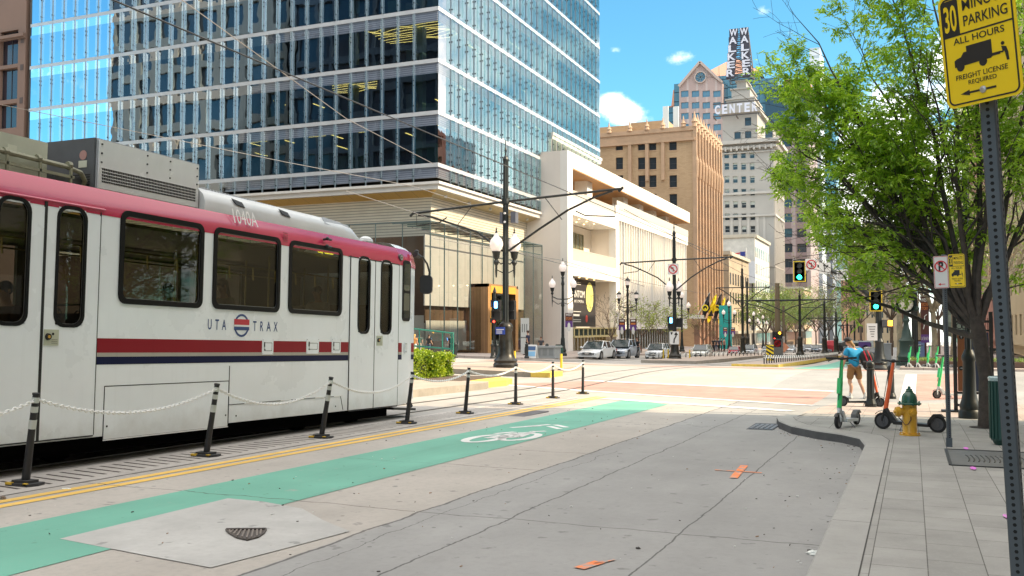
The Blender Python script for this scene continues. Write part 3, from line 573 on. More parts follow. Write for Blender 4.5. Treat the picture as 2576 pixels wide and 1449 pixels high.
# doors: two leaves each, glass, seams, button panels
def door_leaf(y0,y1,z0,z1,r_,rad,panel=None,fr=.045):
    mb=MB(); hs=[r_[0]+.03,r_[1]-.03,r_[2]+.03,r_[3]-.03]
    for a,b,c,d in ((y0,hs[0],z0,z1),(hs[1],y1,z0,z1),(hs[0],hs[1],z0,hs[2]),(hs[0],hs[1],hs[3],z1)): mb.box(W2+.001,W2+.012,a,b,c,d)
    d=B(mb,'door',tw); window(r_,min(.16,(r_[1]-r_[0])*.45),fr,'door_window',door=d)
    if panel:
        py,pz=panel; mb=MB(); mb.box(W2+.012,W2+.022,py-.10,py+.12,pz-.10,pz+.10,0); mb.cyl((W2+.022,py-.045,pz+.01),(W2+.045,py-.045,pz+.01),.045,.04,14,1); mb.cyl((W2+.045,py-.045,pz+.01),(W2+.05,py-.045,pz+.01),.02,.02,10,2); mb.cyl((W2+.022,py+.03,pz+.045),(W2+.026,py+.03,pz+.045),.018,.018,8,1)
        for k in range(3): mb.box(W2+.022,W2+.024,py+.01,py+.10,pz-.03-k*.022,pz-.024-k*.022,3)
        B(mb,'door_button',[mat('button_plate',(.50,.52,.40),.4),blk,mat('button_amber',(.6,.35,.05),.3),mat('plate_print',(.15,.15,.12),.6)],d)
    return d
zd0=tl(170,1100)[1]; zdt=zlow-.02
yA0=wd[0][0]-.22; yS=yat(95); yA1=yat(236)
pan=tl(118,849)
door_leaf(yA0,yS-.012,zd0,zdt,wd[0],.14); door_leaf(yS+.025,yA1,zd0,zdt,wd[1],.14,(pan[0],pan[1]))
mb=MB(); mb.box(W2-.01,W2+.016,yS-.014,yS+.027,zd0-.02,zdt+.1); mb.box(W2,W2+.014,yA1,yA1+.012,zd0,zdt+.05); mb.box(W2,W2+.014,yA0,yA1,zd0-.02,zd0-.006); B(mb,'door_seal',seam)
zd2=tl(940,1025)[1]; yB0,yBS,yB1=yat(876),yat(938),yat(998); pan=tl(950,857)
door_leaf(yB0,yBS-.008,zd2,zdt+.0,wd2[0],.1,fr=.04); door_leaf(yBS+.012,yB1,zd2,zdt,wd2[1],.1,(pan[0],pan[1]),fr=.04)
mb=MB(); mb.box(W2-.01,W2+.014,yBS-.009,yBS+.013,zd2-.01,zdt+.02); mb.box(W2,W2+.014,yB0-.014,yB0,zd2,zdt+.05); mb.box(W2,W2+.014,yB1,yB1+.014,zd2-.01,zdt+.02); mb.box(W2,W2+.014,yB0,yB1,zd2-.03,zd2-.012); mb.box(W2,W2+.014,yB0-.08,yB1,zdt+.015,zdt+.03); B(mb,'door_seal',seam)
# cab side window
a=tl(1009,700)[0]; b=tl(1031,700)[0]; z0=tl(1020,808)[1]; z1=tl(1020,655)[1]
mb=MB(); kx=W2*.985; sl=(.0,1,0); u=V(-(1-.965)*W2/(L2-L1),1,0)
mb.prism(rrect(a,b,z0,z1,.09),V(W2-.006,0,0),(0,1,0),(0,0,1),(.02,0,0)); 
mb.v=[(x-(y-L1)*.06,y,z) for x,y,z in mb.v]; cw=B(mb,'cab_window',rub)
for q0,q1 in ((z0+.07,z0+(z1-z0)*.46),(z0+(z1-z0)*.5,z1-.07)):
    mb=MB(); mb.prism(rrect(a+.05,b-.05,q0,q1,.05),V(W2+.015,0,0),(0,1,0),(0,0,1),(.004,0,0)); mb.v=[(x-(y-L1)*.06,y,z) for x,y,z in mb.v]; B(mb,'pane',mat('cab_glass',(.28,.34,.36),.03,.9,spec=1),cw)
# mirror
mb=MB(); a=V(W2-.05,L2,tl(1040,640)[1]); m1=tl(1060,655); m2=tl(1068,715)
mb.tube([a,a+V(.06,.18,-.02),V(W2,m1[0]+.2,m1[1]-.06),V(W2+.02,m2[0]+.12,m2[1]+.28),V(W2+.02,m2[0]+.1,m2[1]+.15)],.022,8); mb.cyl(a+V(0,-.05,.02),a+V(.02,.12,-.02),.07,.05,8); mb.ball(a+V(0,.02,.08),.05)
mi_=B(mb,'mirror_arm',blk); mb=MB(); mb.prism(rrect(-.13,.13,-.21,.21,.09),V(W2-.02,m2[0]+.03,m2[1]),(1,.35,0),(0,0,1),(-.03,.10,0)); B(mb,'mirror',blk,mi_)
# underframe: skirts, bogies, coupler
mb=MB(); mb.box(-W2+.2,W2-.16,L0,L1-.2,.12,ZB+.02); mb.box(-W2+.1,W2-.09,L0,yat(560),.2,ZB); B(mb,'underframe',mat('underframe_black',(.003,.003,.003),1,spec=0))
for yb in (-12,-4.6,2.6):
    mb=MB(); mb.box(-.9,.9,yb-1.1,yb+1.1,.25,.6)
    for dy in (-.9,.9):
        for x in (-.75,.75): mb.cyl((x-.07,yb+dy,.33),(x+.07,yb+dy,.33),.33,.33,18)
    B(mb,'bogie',mat('underframe_black'))
e=tl(995,1022); mb=MB(); mb.bar((W2-.25,L2-.15,.62),(W2-.2,L2+.12,.25),.1,.06); mb.bar((W2-.35,L1,.26),(W2-.3,L2+.1,.2),.5,.05); mb.box(-.5,.5,L2-.1,L2+.35,.45,.65); B(mb,'coupler',blk)
# access panels, flaps, hatches
def plate(name,x0,x1,y0,y1,depth=.012,parent=tram,m_=tw,lat=True,rv=True):
    r_=rect(x0,x1,y0,y1); mb=MB(); mb.box(W2+.001,W2+depth,r_[0],r_[1],r_[2],r_[3],0); g=.2*(r_[1]-r_[0])
    mb.ring(rrect(r_[0]+g,r_[1]-g*.6,r_[2]+g,r_[3]-g,.01,2),rrect(r_[0]+g+.008,r_[1]-g*.6-.008,r_[2]+g+.008,r_[3]-g-.008,.01,2),(W2+depth-.001,0,0),(0,1,0),(0,0,1),(.002,0,0),1)
    if lat: mb.box(W2+depth,W2+depth+.012,r_[0]+g*.75,r_[0]+g*1.0,(r_[2]+r_[3])/2,(r_[2]+r_[3])/2+.08,1); mb.box(W2+depth,W2+depth+.01,r_[0]+g*.8,r_[0]+g*1.2,r_[2]+.07,r_[2]+.09,1)
    for yy in (r_[0]+.015,r_[1]-.015):
        for zz_ in (r_[2]+.015,r_[3]-.015): mb.cyl((W2+depth,yy,zz_),(W2+depth+.003,yy,zz_),.006,.006,6,1)
    B(mb,name,[m_,seam],parent)
plate('access_hatch',655,683,853,892); plate('access_hatch',767,798,852,890); plate('access_hatch',831,853,853,889); plate('access_hatch',1015,1021,862,888,lat=False)
def outline(x0,x1,y0,y1,w_=.008,nm='equipment_door'):
    r_=rect(x0,x1,y0,y1); mb=MB(); mb.box(W2,W2+.004,r_[0]+w_,r_[1]-w_,r_[2]+w_,r_[3]-w_,0)
    mb.box(W2,W2+.006,r_[0],r_[1],r_[3]-w_,r_[3]+.004,1);mb.box(W2,W2+.006,r_[0]-.004,r_[0]+w_*.7,r_[2],r_[3],1);mb.box(W2,W2+.004,r_[1]-w_*.5,r_[1],r_[2],r_[3],1);mb.box(W2,W2+.010,r_[0],r_[1],r_[2]-.01,r_[2]+.004,2)
    for yy in (r_[0]+.06,r_[1]-.06): mb.cyl((W2+.004,yy,r_[2]+.18),(W2+.01,yy,r_[2]+.18),.014,.014,8,1)
    B(mb,nm,[tw,seam,mat('edge_highlight',(.8,.8,.78),.3)])
outline(258,572,965,1090)
zf=tl(700,1060)[1]; zf2=tl(700,1005)[1]
mb=MB(); a,b=yat(573,1000),yat(855,1000); mb.box(W2,W2+.006,a,b,ZB+.28,ZB+.29,1); mb.box(W2,W2+.006,a-.004,a+.008,ZB,ZB+.9,1)
mb.prism([(b,ZB+.285),(b+.008,ZB+.285),(b+.10,ZB+.02),(b+.09,ZB+.02)],(W2,0,0),(0,1,0),(0,0,1),(.006,0,0),1)
for q in (.12,.42,.74,.93): mb.box(W2+.004,W2+.012,a+(b-a)*q,a+(b-a)*(q+.09),ZB+.28,ZB+.295,2)
for q in (.06,.95): mb.cyl((W2,a+(b-a)*q,ZB+.1),(W2+.008,a+(b-a)*q,ZB+.1),.013,.013,8,1)
B(mb,'skirt_flap',[tw,seam,mat('edge_highlight')])
# logo and lettering
o=(W2,0,0); mb=MB(); nb=mat('logo_blue',(.02,.06,.20),.4); nr=mat('logo_red',(.52,.02,.04),.4)
r_=rect(517,702,803,835); L=r_[1]-r_[0]; zz0,zz1=r_[2]+.022,r_[3]-.022
def frac(x): return tl(x,820)[0]
for ch,x0,x1 in (('U',517.5,527),('T',536,545.5),('A',553,564),('T',632,640.5),('R',650,658),('A',666,677),('X',684,694)): text(mb,ch,frac(x0),frac(x1),zz0,zz1,o,(0,1,0),(0,0,1),(.003,0,0),0,.012)
c0,c1=frac(584),frac(622); cm_=frac(603); rad=(c1-c0)*.37; zc_=(zz0+zz1)/2
mb.ring(circ(cm_,zc_,rad*1.35,ry=rad*1.35),circ(cm_,zc_,rad*1.1,ry=rad*1.1),(W2+.002,0,0),(0,1,0),(0,0,1),(.002,0,0),0)
h=(zz1-zz0); mb.box(W2+.002,W2+.006,c0,c1,zc_+.01,zc_+.10*h/.16,1); mb.box(W2+.002,W2+.006,c0,c1,zc_-.075*h/.16,zc_-.02,0); mb.box(W2+.002,W2+.005,c0,c1,zc_-.02,zc_+.01,2)
B(mb,'logo',[nb,nr,mat('logo_white',(.8,.8,.8),.4)])
mb=MB(); q=rect(583,655,530,563); zt0,zt1=ZS+.0,ZS+.2
q=[q[0],q[1]-.12]; z4=tl(620,566)[1]; h4=tl(620,529)[1]-z4; text(mb,'1040A',q[0],q[1],0,h4,(W2+.034-.27*max(0,z4-3.375),0,z4),(0,1,0),(-.27,0,1),(0,0,0),0,0); B(mb,'number_lettering',mat('number_white',(.80,.78,.76),.4))
mb=MB(); q=yat(708); [mb.box(W2,W2+.008,q-.06,q+.07,zlow+.07+k*.035,zlow+.085+k*.035) for k in range(5)]; B(mb,'vent_grille',mat('grille_red',(.35,.05,.08),.5))
for zq in (zlow+.03,zlow+.17):
    mb=MB(); q=yat(815,590); mb.tube([(W2-.03,q-.05,zq+.07),(W2+.04,q-.05,zq+.08),(W2+.05,q+.08,zq+.075)],.025,6); mb.ball((W2+.045,q-.04,zq+.085),.035,8,5); B(mb,'side_lamp',blk)
mb=MB(); q=yat(1005,620); mb.cyl((W2-.05,q-.02,zlow+.16),(W2+.02,q-.02,zlow+.16),.075,.07,16,0); mb.cyl((W2+.02,q-.02,zlow+.16),(W2+.025,q-.02,zlow+.16),.05,.05,16,1); mb.cyl((W2+.025,q-.02,zlow+.16),(W2+.03,q-.02,zlow+.16),.025,.025,12,0); B(mb,'speaker',[mat('speaker_dark',(.05,.05,.05),.4),mat('speaker_grey',(.5,.5,.5),.3,.6)])
# roof equipment
def tr(x,y,X): p=pX(x,y,X); return p.y-TY, p.z-TZ+TS*(p.y-TY)
XR=-10.62; lx=XR-TX
yb0=tr(230,400,XR)[0]; yb1=tr(489,440,XR)[0]; zt=tr(360,375,XR)[1]; zt=(tr(228,343,XR)[1]+tr(489,410,XR)[1])/2; zb2=ZR-.05
mb=MB(); mb.box(-lx,lx,yb0,yb1,zb2,zt,0); mb.box(lx,lx+.02,yb0+.02,yb1-.02,zb2+.03,zt-.02,1)
nx=60
for k in range(nx):
    y=yb0+.08+(yb1-yb0-.16)*k/nx; mb.box(lx+.02,lx+.024,y,y+(yb1-yb0)/nx*.62,zb2+.12,zb2+.13+.2,2)
for k in range(5): mb.box(lx+.02,lx+.028,yb0+.06,yb1-.06,zb2+.145+k*.045,zb2+.155+k*.045,1)
for fy in (.03,.45,.68,.97):
    for k in range(3): mb.cyl((lx+.02,yb0+(yb1-yb0)*fy,zt-.08-k*.13),(lx+.03,yb0+(yb1-yb0)*fy,zt-.08-k*.13),.014,.014,6,2)
mb.box(-lx*.98,-lx*.98+.9,yb0-.03,yb0,zb2,zt-.02,3)
B(mb,'roof_unit',[grm,mat('roof_panel_satin',(.72,.73,.73),.25,.05,.05,2),seam,dgrm])
mb=MB(); mb.box(-lx,lx-.02,yb0-.04,yb0-.005,zb2,zt-.0,0); [mb.box(.1,lx-.08,yb0-.046,yb0-.04,zb2+.07+k*.035,zb2+.085+k*.035,1) for k in range(5)]; mb.cyl((lx-.22,yb0-.046,zt-.24),(lx-.22,yb0-.042,zt-.24),.07,.07,14,2); mb.box(lx-.3,lx-.14,yb0-.048,yb0-.044,zt-.42,zt-.32,3); B(mb,'roof_unit_end',[dgrm,seam,mat('sticker_red',(.45,.25,.22),.5),mat('sticker_cream',(.6,.62,.5),.5)])
# white shroud over the air conditioning, rounded nose
ys0=yb1+.02; ysN=tr(893,585,XR)[0]; zt0_=tr(510,450,XR)[1]; n_=14; rows=[]
for i in range(n_+1):
    t=i/n_; y=ys0+(ysN-ys0)*t; h=.42*(1-.10*t); k=1
    if t>.86: k=math.sqrt(max(0,1-((t-.86)/.14)**2))
    hh=h*k; w_=lx+.12
    rows.append([(w_*(1 if abs(c)<2 else 1)*sx_,y,zb2+hh*zz_) for sx_,zz_ in ((1,0),(1,.35),(.95,.62),(.82,.84),(.6,.97),(0,1.05),(-.6,.97),(-.82,.84),(-.95,.62),(-1,.35),(-1,0)) for c in (0,)])
mb=MB(); mb.grid(rows); mb.face(rows[0]); ac=sm(B(mb,'roof_fairing',mat('fairing_white',(.66,.68,.68),.35,0,.06,2)),45)
for t,dl in ((.16,.05),(.43,.05)):
    y=ys0+(ysN-ys0)*t; mb=MB(); mb.hexa([(lx+.115,y,zb2+.2),(lx+.13,y,zb2+.2),(lx+.13,y+.24,zb2+.17),(lx+.115,y+.24,zb2+.17),(lx+.07,y-.06,zb2+.29),(lx+.085,y-.06,zb2+.29),(lx+.085,y+.20,zb2+.26),(lx+.07,y+.20,zb2+.26)]); B(mb,'fairing_vent',seam,ac)
y=ys0+(ysN-ys0)*.72; mb=MB(); mb.hexa([(lx+.09,y,zb2+.20),(lx+.10,y,zb2+.20),(lx+.10,y+1.0,zb2+.15),(lx+.09,y+1.0,zb2+.15),(lx+.02,y,zb2+.34),(lx+.035,y,zb2+.34),(lx+.035,y+.9,zb2+.28),(lx+.02,y+.9,zb2+.28)]); B(mb,'fairing_grille',mat('fairing_grey',(.38,.40,.42),.5),ac)
mb=MB(); mb.ball((lx-.1,ysN+.5,ZR),(.14,.2,.12),10,6); B(mb,'antenna_dome',mat('fairing_white'))
mb=MB(); 
for k in range(26): y=ys0+.35+k*(ysN-ys0)*.016; mb.bar((-.2,y,zb2+.46-.0015*k),(lx-.2,y,zb2+.425-.0015*k),.02,.02)
B(mb,'fairing_ribs',mat('fairing_grey'),ac)
# cream resistor box, pipe work further back
XC=-10.75; q0=tr(-200,330,XC)[0]; q1=tr(104,380,XC)[0]; zc1=tr(60,345,XC)[1]
mb=MB(); mb.box(-.55,XC-TX,q1-3.2,q1,ZR-.02,zc1); mb.box(XC-TX,XC-TX+.006,q1-.62,q1-.48,zc1-.28,zc1-.14,1); cb=B(mb,'brake_resistor_box',[cream,mat('sticker_cream')])
mb=MB(); z_=ZR+.20; mb.tube([(.62,q1-3,z_+.08),(.62,q1+.25,z_),(.62,q1+.50,z_-.04),(.58,q1+.62,z_-.14),(.5,q1+.62,z_-.24)],.035,8); mb.bar((.66,q1-2.4,ZR+.1),(.66,q1+.35,ZR+.06),.03,.04)
for k in range(6): mb.bar((.66,q1-2.2+k*.5,ZR-.08),(.66,q1-2.2+k*.5,ZR+.18),.03,.03); mb.cyl((.62,q1-2.2+k*.5-.03,z_+.03),(.62,q1-2.2+k*.5+.03,z_+.03),.05,.05,8)
B(mb,'cable_conduit',mat('conduit_khaki',(.27,.27,.19),.5,.2,.2,5))
mb=MB(); mb.box(-.5,.55,q1+.1,yb0-.1,ZR-.02,ZR+.1); B(mb,'roof_duct',dgrm)
# interior: floor, ceiling, far wall frames, lights, rails, seats, riders
icr=mat('train_inside_cream',(.26,.24,.165),.55,0,.1,2); idk=mat('train_inside_dark',(.03,.03,.03),.8)
mb=MB(); mb.box(-W2+.03,W2-.12,L0,L2-.2,.9,.98,1); mb.box(-W2+.03,W2-.12,L0,L2-.2,3.22,3.27,0); mb.hexa([(-W2+.04,L0,3.08),(-W2+.06,L0,3.08),(-W2+.06,L1,3.08),(-W2+.04,L1,3.08),(-W2+.3,L0,3.2),(-W2+.32,L0,3.2),(-W2+.32,L1,3.2),(-W2+.3,L1,3.2)],0)
wall(mb,-W2+.06,FARW,L0,L1,.95,3.2,0,0)
mb.box(-W2+.1,W2-.1,L1-1.2,L1-1.15,.98,2.4,0); B(mb,'interior_lining',[icr,idk])
mb=MB(); [mb.box(-.15,-.02,y,y+1.3,3.19,3.215) for y in frange(L0,yat(130),1.6)]; B(mb,'interior_light',mat('train_lamp',(1,1,1),.5,em=(1,.85,.35),es=3.0))
mb=MB()
for x in (-.55,.72): mb.cyl((x,L0,2.92),(x,L1-1.3,2.92),.016,.016,6)
for y in frange(L0,L1-1.2,.62): mb.bar((.72,y,2.92),(.72,y+.02,2.7),.03,.01)
for y in frange(L0+1,L1-1,1.9): mb.cyl((.5,y,.95),(.5,y,3.2),.017,.017,6); mb.cyl((-.5,y+.6,.95),(-.5,y+.6,3.2),.017,.017,6)
B(mb,'handrail',mat('brass_yellow_rail',(.55,.48,.2),.3,.7))
seatm=mat('seat_navy',(.012,.014,.03),.7); railm=mat('grey_tube',(.22,.22,.2),.35,.6); proto=None
for i,y in enumerate(frange(yat(300)-.1,L1-1.6,.85)+frange(L0+1,yA0-.6,.85)):
    for x in (.68,-.72):
        mb=MB(); mb.box(x-.42,x+.42,y-.22,y+.24,1.3,1.42); mb.prism(rrect(x-.42,x+.42,1.38,1.98,.1,3),(0,y-.24,0),(1,0,0),(0,0,1),(0,-.08,0)); s_=B(mb,'seat',seatm)
        mb=MB(); mb.tube([(x-.34,y-.28,1.9),(x-.34,y-.28,2.04),(x-.26,y-.28,2.1),(x+.26,y-.28,2.1),(x+.34,y-.28,2.04),(x+.34,y-.28,1.9)],.016,6); B(mb,'grab_handle',railm,s_)
mb=MB(); q=rect(800,841,628,640); text(mb,'City Center',q[0],q[1],q[2],q[3],(W2-.06,0,0),(0,1,0),(0,0,1),(0,0,0),0,.01); B(mb,'destination_lettering',mat('led_yellow',(.9,.8,.1),.5,em=(1,.85,.05),es=3))
print('tram',L1,L2,holes)
# ---------------------------------------------------------------- buildings
def wall_holes(mb,o,u,v,n,W,Hh,holes,t=.25,mi=0,rmi=None):
    o=Vector(o);u=Vector(u);v=Vector(v);n=Vector(n); P=lambda a,b,d=0:o+u*a+v*b-n*d
    xs=sorted(set([0,W]+[h[0] for h in holes]+[h[1] for h in holes])); zs=sorted(set([0,Hh]+[h[2] for h in holes]+[h[3] for h in holes]))
    hs=[(round(h[0],4),round(h[1],4),round(h[2],4),round(h[3],4)) for h in holes]
    for c,d in zip(zs,zs[1:]):
        run=None
        for a,b in zip(xs,xs[1:]):
            mx,mz=(a+b)/2,(c+d)/2; inh=any(h[0]<mx<h[1] and h[2]<mz<h[3] for h in holes)
            if not inh:
                run=[a,b] if run is None else [run[0],b]
            if inh or b==xs[-1]:
                if run: mb.face([P(run[0],c),P(run[1],c),P(run[1],d),P(run[0],d)],mi); run=None
    r_=mi if rmi is None else rmi
    for a,b,c,d in holes:
        for p,q in (((a,c),(b,c)),((b,c),(b,d)),((b,d),(a,d)),((a,d),(a,c))): mb.face([P(*p),P(*q),P(q[0],q[1],t),P(p[0],p[1],t)],r_)
    return mb
def put_windows(root,items,mats,maxn=100,name='window',bars=(1,1),fr=.06,sill=0,jit=0,blind=None,restname='window'):
    """items: (o,u,v,n,(a0,a1,b0,b1),depth). The largest in the picture are parts of their own, the rest one part."""
    def size(it):
        o,u,v,n,h,t=it; p=Vector(o)+Vector(u)*h[0]+Vector(v)*h[2]; d=depth(p); 
        if d<1: return -1
        x=CX+F*((p-EYE).dot(rt))/d; y=CY-F*((p-EYE).dot(up))/d
        return (1 if -60<x<2640 and -60<y<1500 else 0)*(h[1]-h[0])*(h[3]-h[2])/d/d+1e-9
    items=sorted(items,key=size,reverse=True); rr=random.Random(len(items))
    def one(mb,it):
        o,u,v,n,h,t=it; o=Vector(o);u=Vector(u);v=Vector(v);n=Vector(n); a,b,c,d=h; P=lambda x,y,k:o+u*x+v*y-n*k
        j=rr.uniform(-jit,jit) if jit else 0; j2=rr.uniform(-jit,jit) if jit else 0
        mb.face([P(a,c,t-.0+j*(b-a)),P(b,c,t-j*(b-a)),P(b,d,t-j*(b-a)+j2*(d-c)),P(a,d,t+j*(b-a)+j2*(d-c))],0)
        def bar(x0,x1,y0,y1,k=.05): mb.hexa([P(x0,y0,t-.01),P(x1,y0,t-.01),P(x1,y1,t-.01),P(x0,y1,t-.01),P(x0,y0,t-k),P(x1,y0,t-k),P(x1,y1,t-k),P(x0,y1,t-k)],1)
        if fr:
            bar(a,a+fr,c,d);bar(b-fr,b,c,d);bar(a,b,c,c+fr,.055);bar(a,b,d-fr,d,.055)
            for i in range(1,bars[0]): x=a+(b-a)*i/bars[0]; bar(x-fr/2,x+fr/2,c,d,.045)
            for i in range(1,bars[1]): y=c+(d-c)*i/bars[1]; bar(a,b,y-fr/2,y+fr/2,.047)
        if sill: mb.hexa([P(a-.1,c-sill,-.08),P(b+.1,c-sill,-.08),P(b+.1,c-sill,t),P(a-.1,c-sill,t),P(a-.1,c,-.08),P(b+.1,c,-.08),P(b+.1,c,t),P(a-.1,c,t)],2 if len(mats)>2 else 1)
        if blind and rr.random()<blind[0]:
            hh=(d-c)*rr.choice((.25,.4,.5)); mb.face([P(a+fr,d-hh,t-.012),P(b-fr,d-hh,t-.012),P(b-fr,d-fr,t-.012),P(a+fr,d-fr,t-.012)],len(mats)-1)
    for it in items[:maxn]:
        mb=MB(); one(mb,it); mb.build(name,mats,root)
    if len(items)>maxn:
        mb=MB(); [one(mb,it) for it in items[maxn:]]; tag(mb.build(restname,mats,root),kind='stuff')
X0=-35.4; Y0=68.3; FH=4.31; ZB0=15.09
tower=thing('glass_office_tower','tall blue glass office tower with white floor bands and fins over a louvred podium','office tower',(X0,Y0,0))
vis=glassmat('tower_vision_glass',(.22,.30,.31),.24,.008,.45,gcol=(.50,.64,.76)); vis2=glassmat('tower_side_glass',(.20,.28,.30),.42,.003,1.2,gcol=(.80,.80,.80))
spm=glassmat('tower_spandrel',(.78,.82,.88),.12,.006,.8); spback=lined('spandrel_louvre',(.50,.52,.56),(.26,.27,.31),2,.17,.35,.5,.2)
band_m=mat('band_white_aluminium',(.62,.64,.66),.35,.3,.05,1); mull_m=mat('mullion_pale',(.36,.42,.46),.3,.5); fin_m=glassmat('fin_glass',(.80,.90,.90),.16,0,rough=.08,gcol=(.85,.95,.95)); clip_m=mat('clip_dark',(.03,.03,.035),.4,.5)
YLOW=94.7; YUP=112.0; XL=-81.8; ZTOP=66
A=[0,2.25]; 
while A[-1]<46.2: A.append(min(46.4,A[-1]+1.523))
Bv=[0,2.3]
while Bv[-1]<43.6: Bv.append(min(43.7,Bv[-1]+1.533))
kmax=11
bands=MB(); spn=MB(); spb=MB(); itL=[]; itR=[]; fin=MB(); mul=MB(); clip=MB(); floors=MB()
uL=(-1,0,0); nL=(0,-1,0); uR=(0,1,0); nR=(1,0,0); vz=(0,0,1)
ilow=max(i for i,b in enumerate(Bv) if b<=YLOW-Y0+.3)
for k in range(kmax+1):
    bands=MB(); spn=MB(); spb=MB(); fin=MB(); mul=MB(); clip=MB(); floors=MB(); fin2=MB(); mul2=MB(); clip2=MB()
    zt=ZB0+FH*k; low=zt<22.6; yend=Y0+Bv[ilow] if low else YUP
    bands.box(XL,X0+.02,Y0-.02,Y0+.3,zt-.33,zt); bands.box(X0-.3,X0+.022,Y0+.3,yend,zt-.33,zt)
    z0=(zt-FH) if k else None; sb=zt-1.2
    for i,(a,b) in enumerate(zip(A,A[1:])):
        lo=max(sb,13.6) if k==0 else sb
        spn.face([(X0-a,Y0,lo),(X0-b,Y0,lo),(X0-b,Y0,zt-.33),(X0-a,Y0,zt-.33)]); spb.face([(X0-a,Y0+.12,lo),(X0-b,Y0+.12,lo),(X0-b,Y0+.12,zt-.33),(X0-a,Y0+.12,zt-.33)])
        if k: itL.append(((X0,Y0,0),uL,vz,nL,(a+.02,b-.02,z0,sb),.01))
    for i,(a,b) in enumerate(zip(Bv,Bv[1:])):
        if Y0+b>yend+.1: continue
        lo=max(sb,13.6) if k==0 else sb
        spn.face([(X0,Y0+a,lo),(X0,Y0+b,lo),(X0,Y0+b,zt-.33),(X0,Y0+a,zt-.33)]); spb.face([(X0-.12,Y0+a,lo),(X0-.12,Y0+b,lo),(X0-.12,Y0+b,zt-.33),(X0-.12,Y0+a,zt-.33)])
        lowv=k and (zt-FH)<22.3 and Y0+b>Y0+Bv[ilow]+.1
        if k and not lowv: itR.append(((X0,Y0,0),uR,vz,nR,(a+.02,b-.02,z0,sb),.01))
    # fins and mullions with clips
    zlo=zt-FH if k else 13.55
    for a in A[1:-1]:
        mul.box(X0-a-.045,X0-a+.045,Y0-.05,Y0+.05,zlo,zt-.33); fin.face([(X0-a,Y0-.32,zlo+.1),(X0-a,Y0-.05,zlo+.1),(X0-a,Y0-.05,zt-.4),(X0-a,Y0-.32,zt-.4)])
        if k<7:
            for zc in (zlo+.5,zlo+2.2,zlo+2.6): clip.box(X0-a-.04,X0-a+.03,Y0-.12,Y0-.02,zc,zc+.1)
    for b in Bv[1:-1]:
        if Y0+b>yend+.05 : continue
        mul2.box(X0-.05,X0+.05,Y0+b-.04,Y0+b+.04,zlo,zt-.33); fin2.box(X0+.05,X0+.42,Y0+b-.012,Y0+b+.012,zlo+.1,zt-.4)
        for zc in (zlo+.35,zlo+1.9,zlo+2.5): clip2.box(X0+.05,X0+.15,Y0+b-.035,Y0+b+.035,zc,zc+.11)
    floors.box(XL+.2,X0-.35,Y0+.35,(Y0+Bv[ilow] if low else YUP)-.2,zt-.36,zt-.06,0)
    fb_=bands.build('floor_band',band_m,tower); spn.build('spandrel_glass',spm,tower); spb.build('spandrel_backing',spback,tower); [q_.build(n_,m_,tower) for q_,n_,m_ in ((mul,'mullions',mull_m),(mul2,'mullions',mull_m),(fin,'glass_fins',fin_m),(fin2,'glass_fins',fin_m),(clip,'fin_clips',clip_m),(clip2,'fin_clips',clip_m)) if q_.v]; floors.build('floor_slab',mat('ceiling_grey',(.16,.16,.15),.8),tower)
put_windows(tower,itL+itR,[vis],100,fr=0) if False else None
put_windows(tower,itL,[vis],60,fr=0,jit=.004); put_windows(tower,itR,[vis2],40,fr=0,jit=.002)
mb=MB(); zt=ZB0+FH*kmax; mb.box(XL-.02,X0-.02,YUP-.25,YUP,22.35,zt); mb.box(XL-.1,XL+.15,Y0,YUP,13.6,zt); mb.box(XL,X0-.4,Y0+12,Y0+12.2,13.6,zt); mb.box(X0-10,X0-9.8,Y0+11,YUP,13.6,zt); mb.box(XL,X0-.05,Y0+Bv[ilow],Y0+Bv[ilow]+.2,13.6,22.3); mb.box(XL,X0,Y0,YUP,zt,zt+.5); mb.build('core_walls',mat('core_dark',(.07,.075,.075),.9,0,.5,.4),tower)
lit=MB(); rr=random.Random(5); cols=MB(); furn=MB()
for k in range(0,8):
    zc=ZB0+FH*(k+1)-.42; n_=0
    for i in range(34):
        if rr.random()<(.40 if k in (0,3,4) else .16):
            x=X0-1.5-i*1.38+rr.uniform(-.4,.4); y=Y0+rr.choice((1.6,3.4,5.5,8)); lit.box(x-.05,x+.05,y,y+1.9,zc,zc+.05) if rr.random()<.4 else lit.box(x-.9,x+.9,y,y+.1,zc,zc+.05)
    for i in range(14):
        if rr.random()<.55: y=Y0+1.5+i*1.9; x=X0-rr.choice((1.8,3.5,6)); lit.box(x-.05,x+.05,y,y+1.6,zc,zc+.05)
for k in (1,2):
    zc=ZB0+FH*(k+1)-.75
    for i in range(9 if k==2 else 7):
        zq=zc-.1*i*(k==2); y=Y0+.9+i*.55; xs_=X0-.6 if k==2 else X0-6.5-i*.3; lit.tube([(xs_-j*.55,y+.22*math.sin(j*1.1+i*.7),zc+.10*math.sin(j*.9+i)) for j in range(14 if k==2 else 9)],.022,4)
for k in range(0,9):
    z0=ZB0+FH*k
    for a in (2.9,9.6,17.5,26,34): cols.box(X0-a-.35,X0-a+.35,Y0+2,Y0+2.7,z0,z0+FH-.4)
    for b in (9,18,27,36): cols.box(X0-2.7,X0-2,Y0+b,Y0+b+.7,z0,z0+FH-.4)
    for i in range(26): 
        x=X0-1.5-i*1.75; h=rr.choice((.75,1.1,1.5,2.0)); furn.box(x-.5,x+.4,Y0+rr.uniform(.8,2.2),Y0+3,z0,z0+h,rr.choice((0,1,2)))
lit.build('ceiling_lights',mat('office_light',(1,1,1),.5,em=(1,.62,.16),es=3.0),tower); cols.build('columns',mat('column_pale_green',(.34,.46,.36),.6),tower); furn.build('office_furniture',[mat('furn_dark',(.05,.05,.055),.7),mat('furn_grey',(.22,.22,.2),.7),mat('furn_green',(.16,.24,.18),.7)],tower)
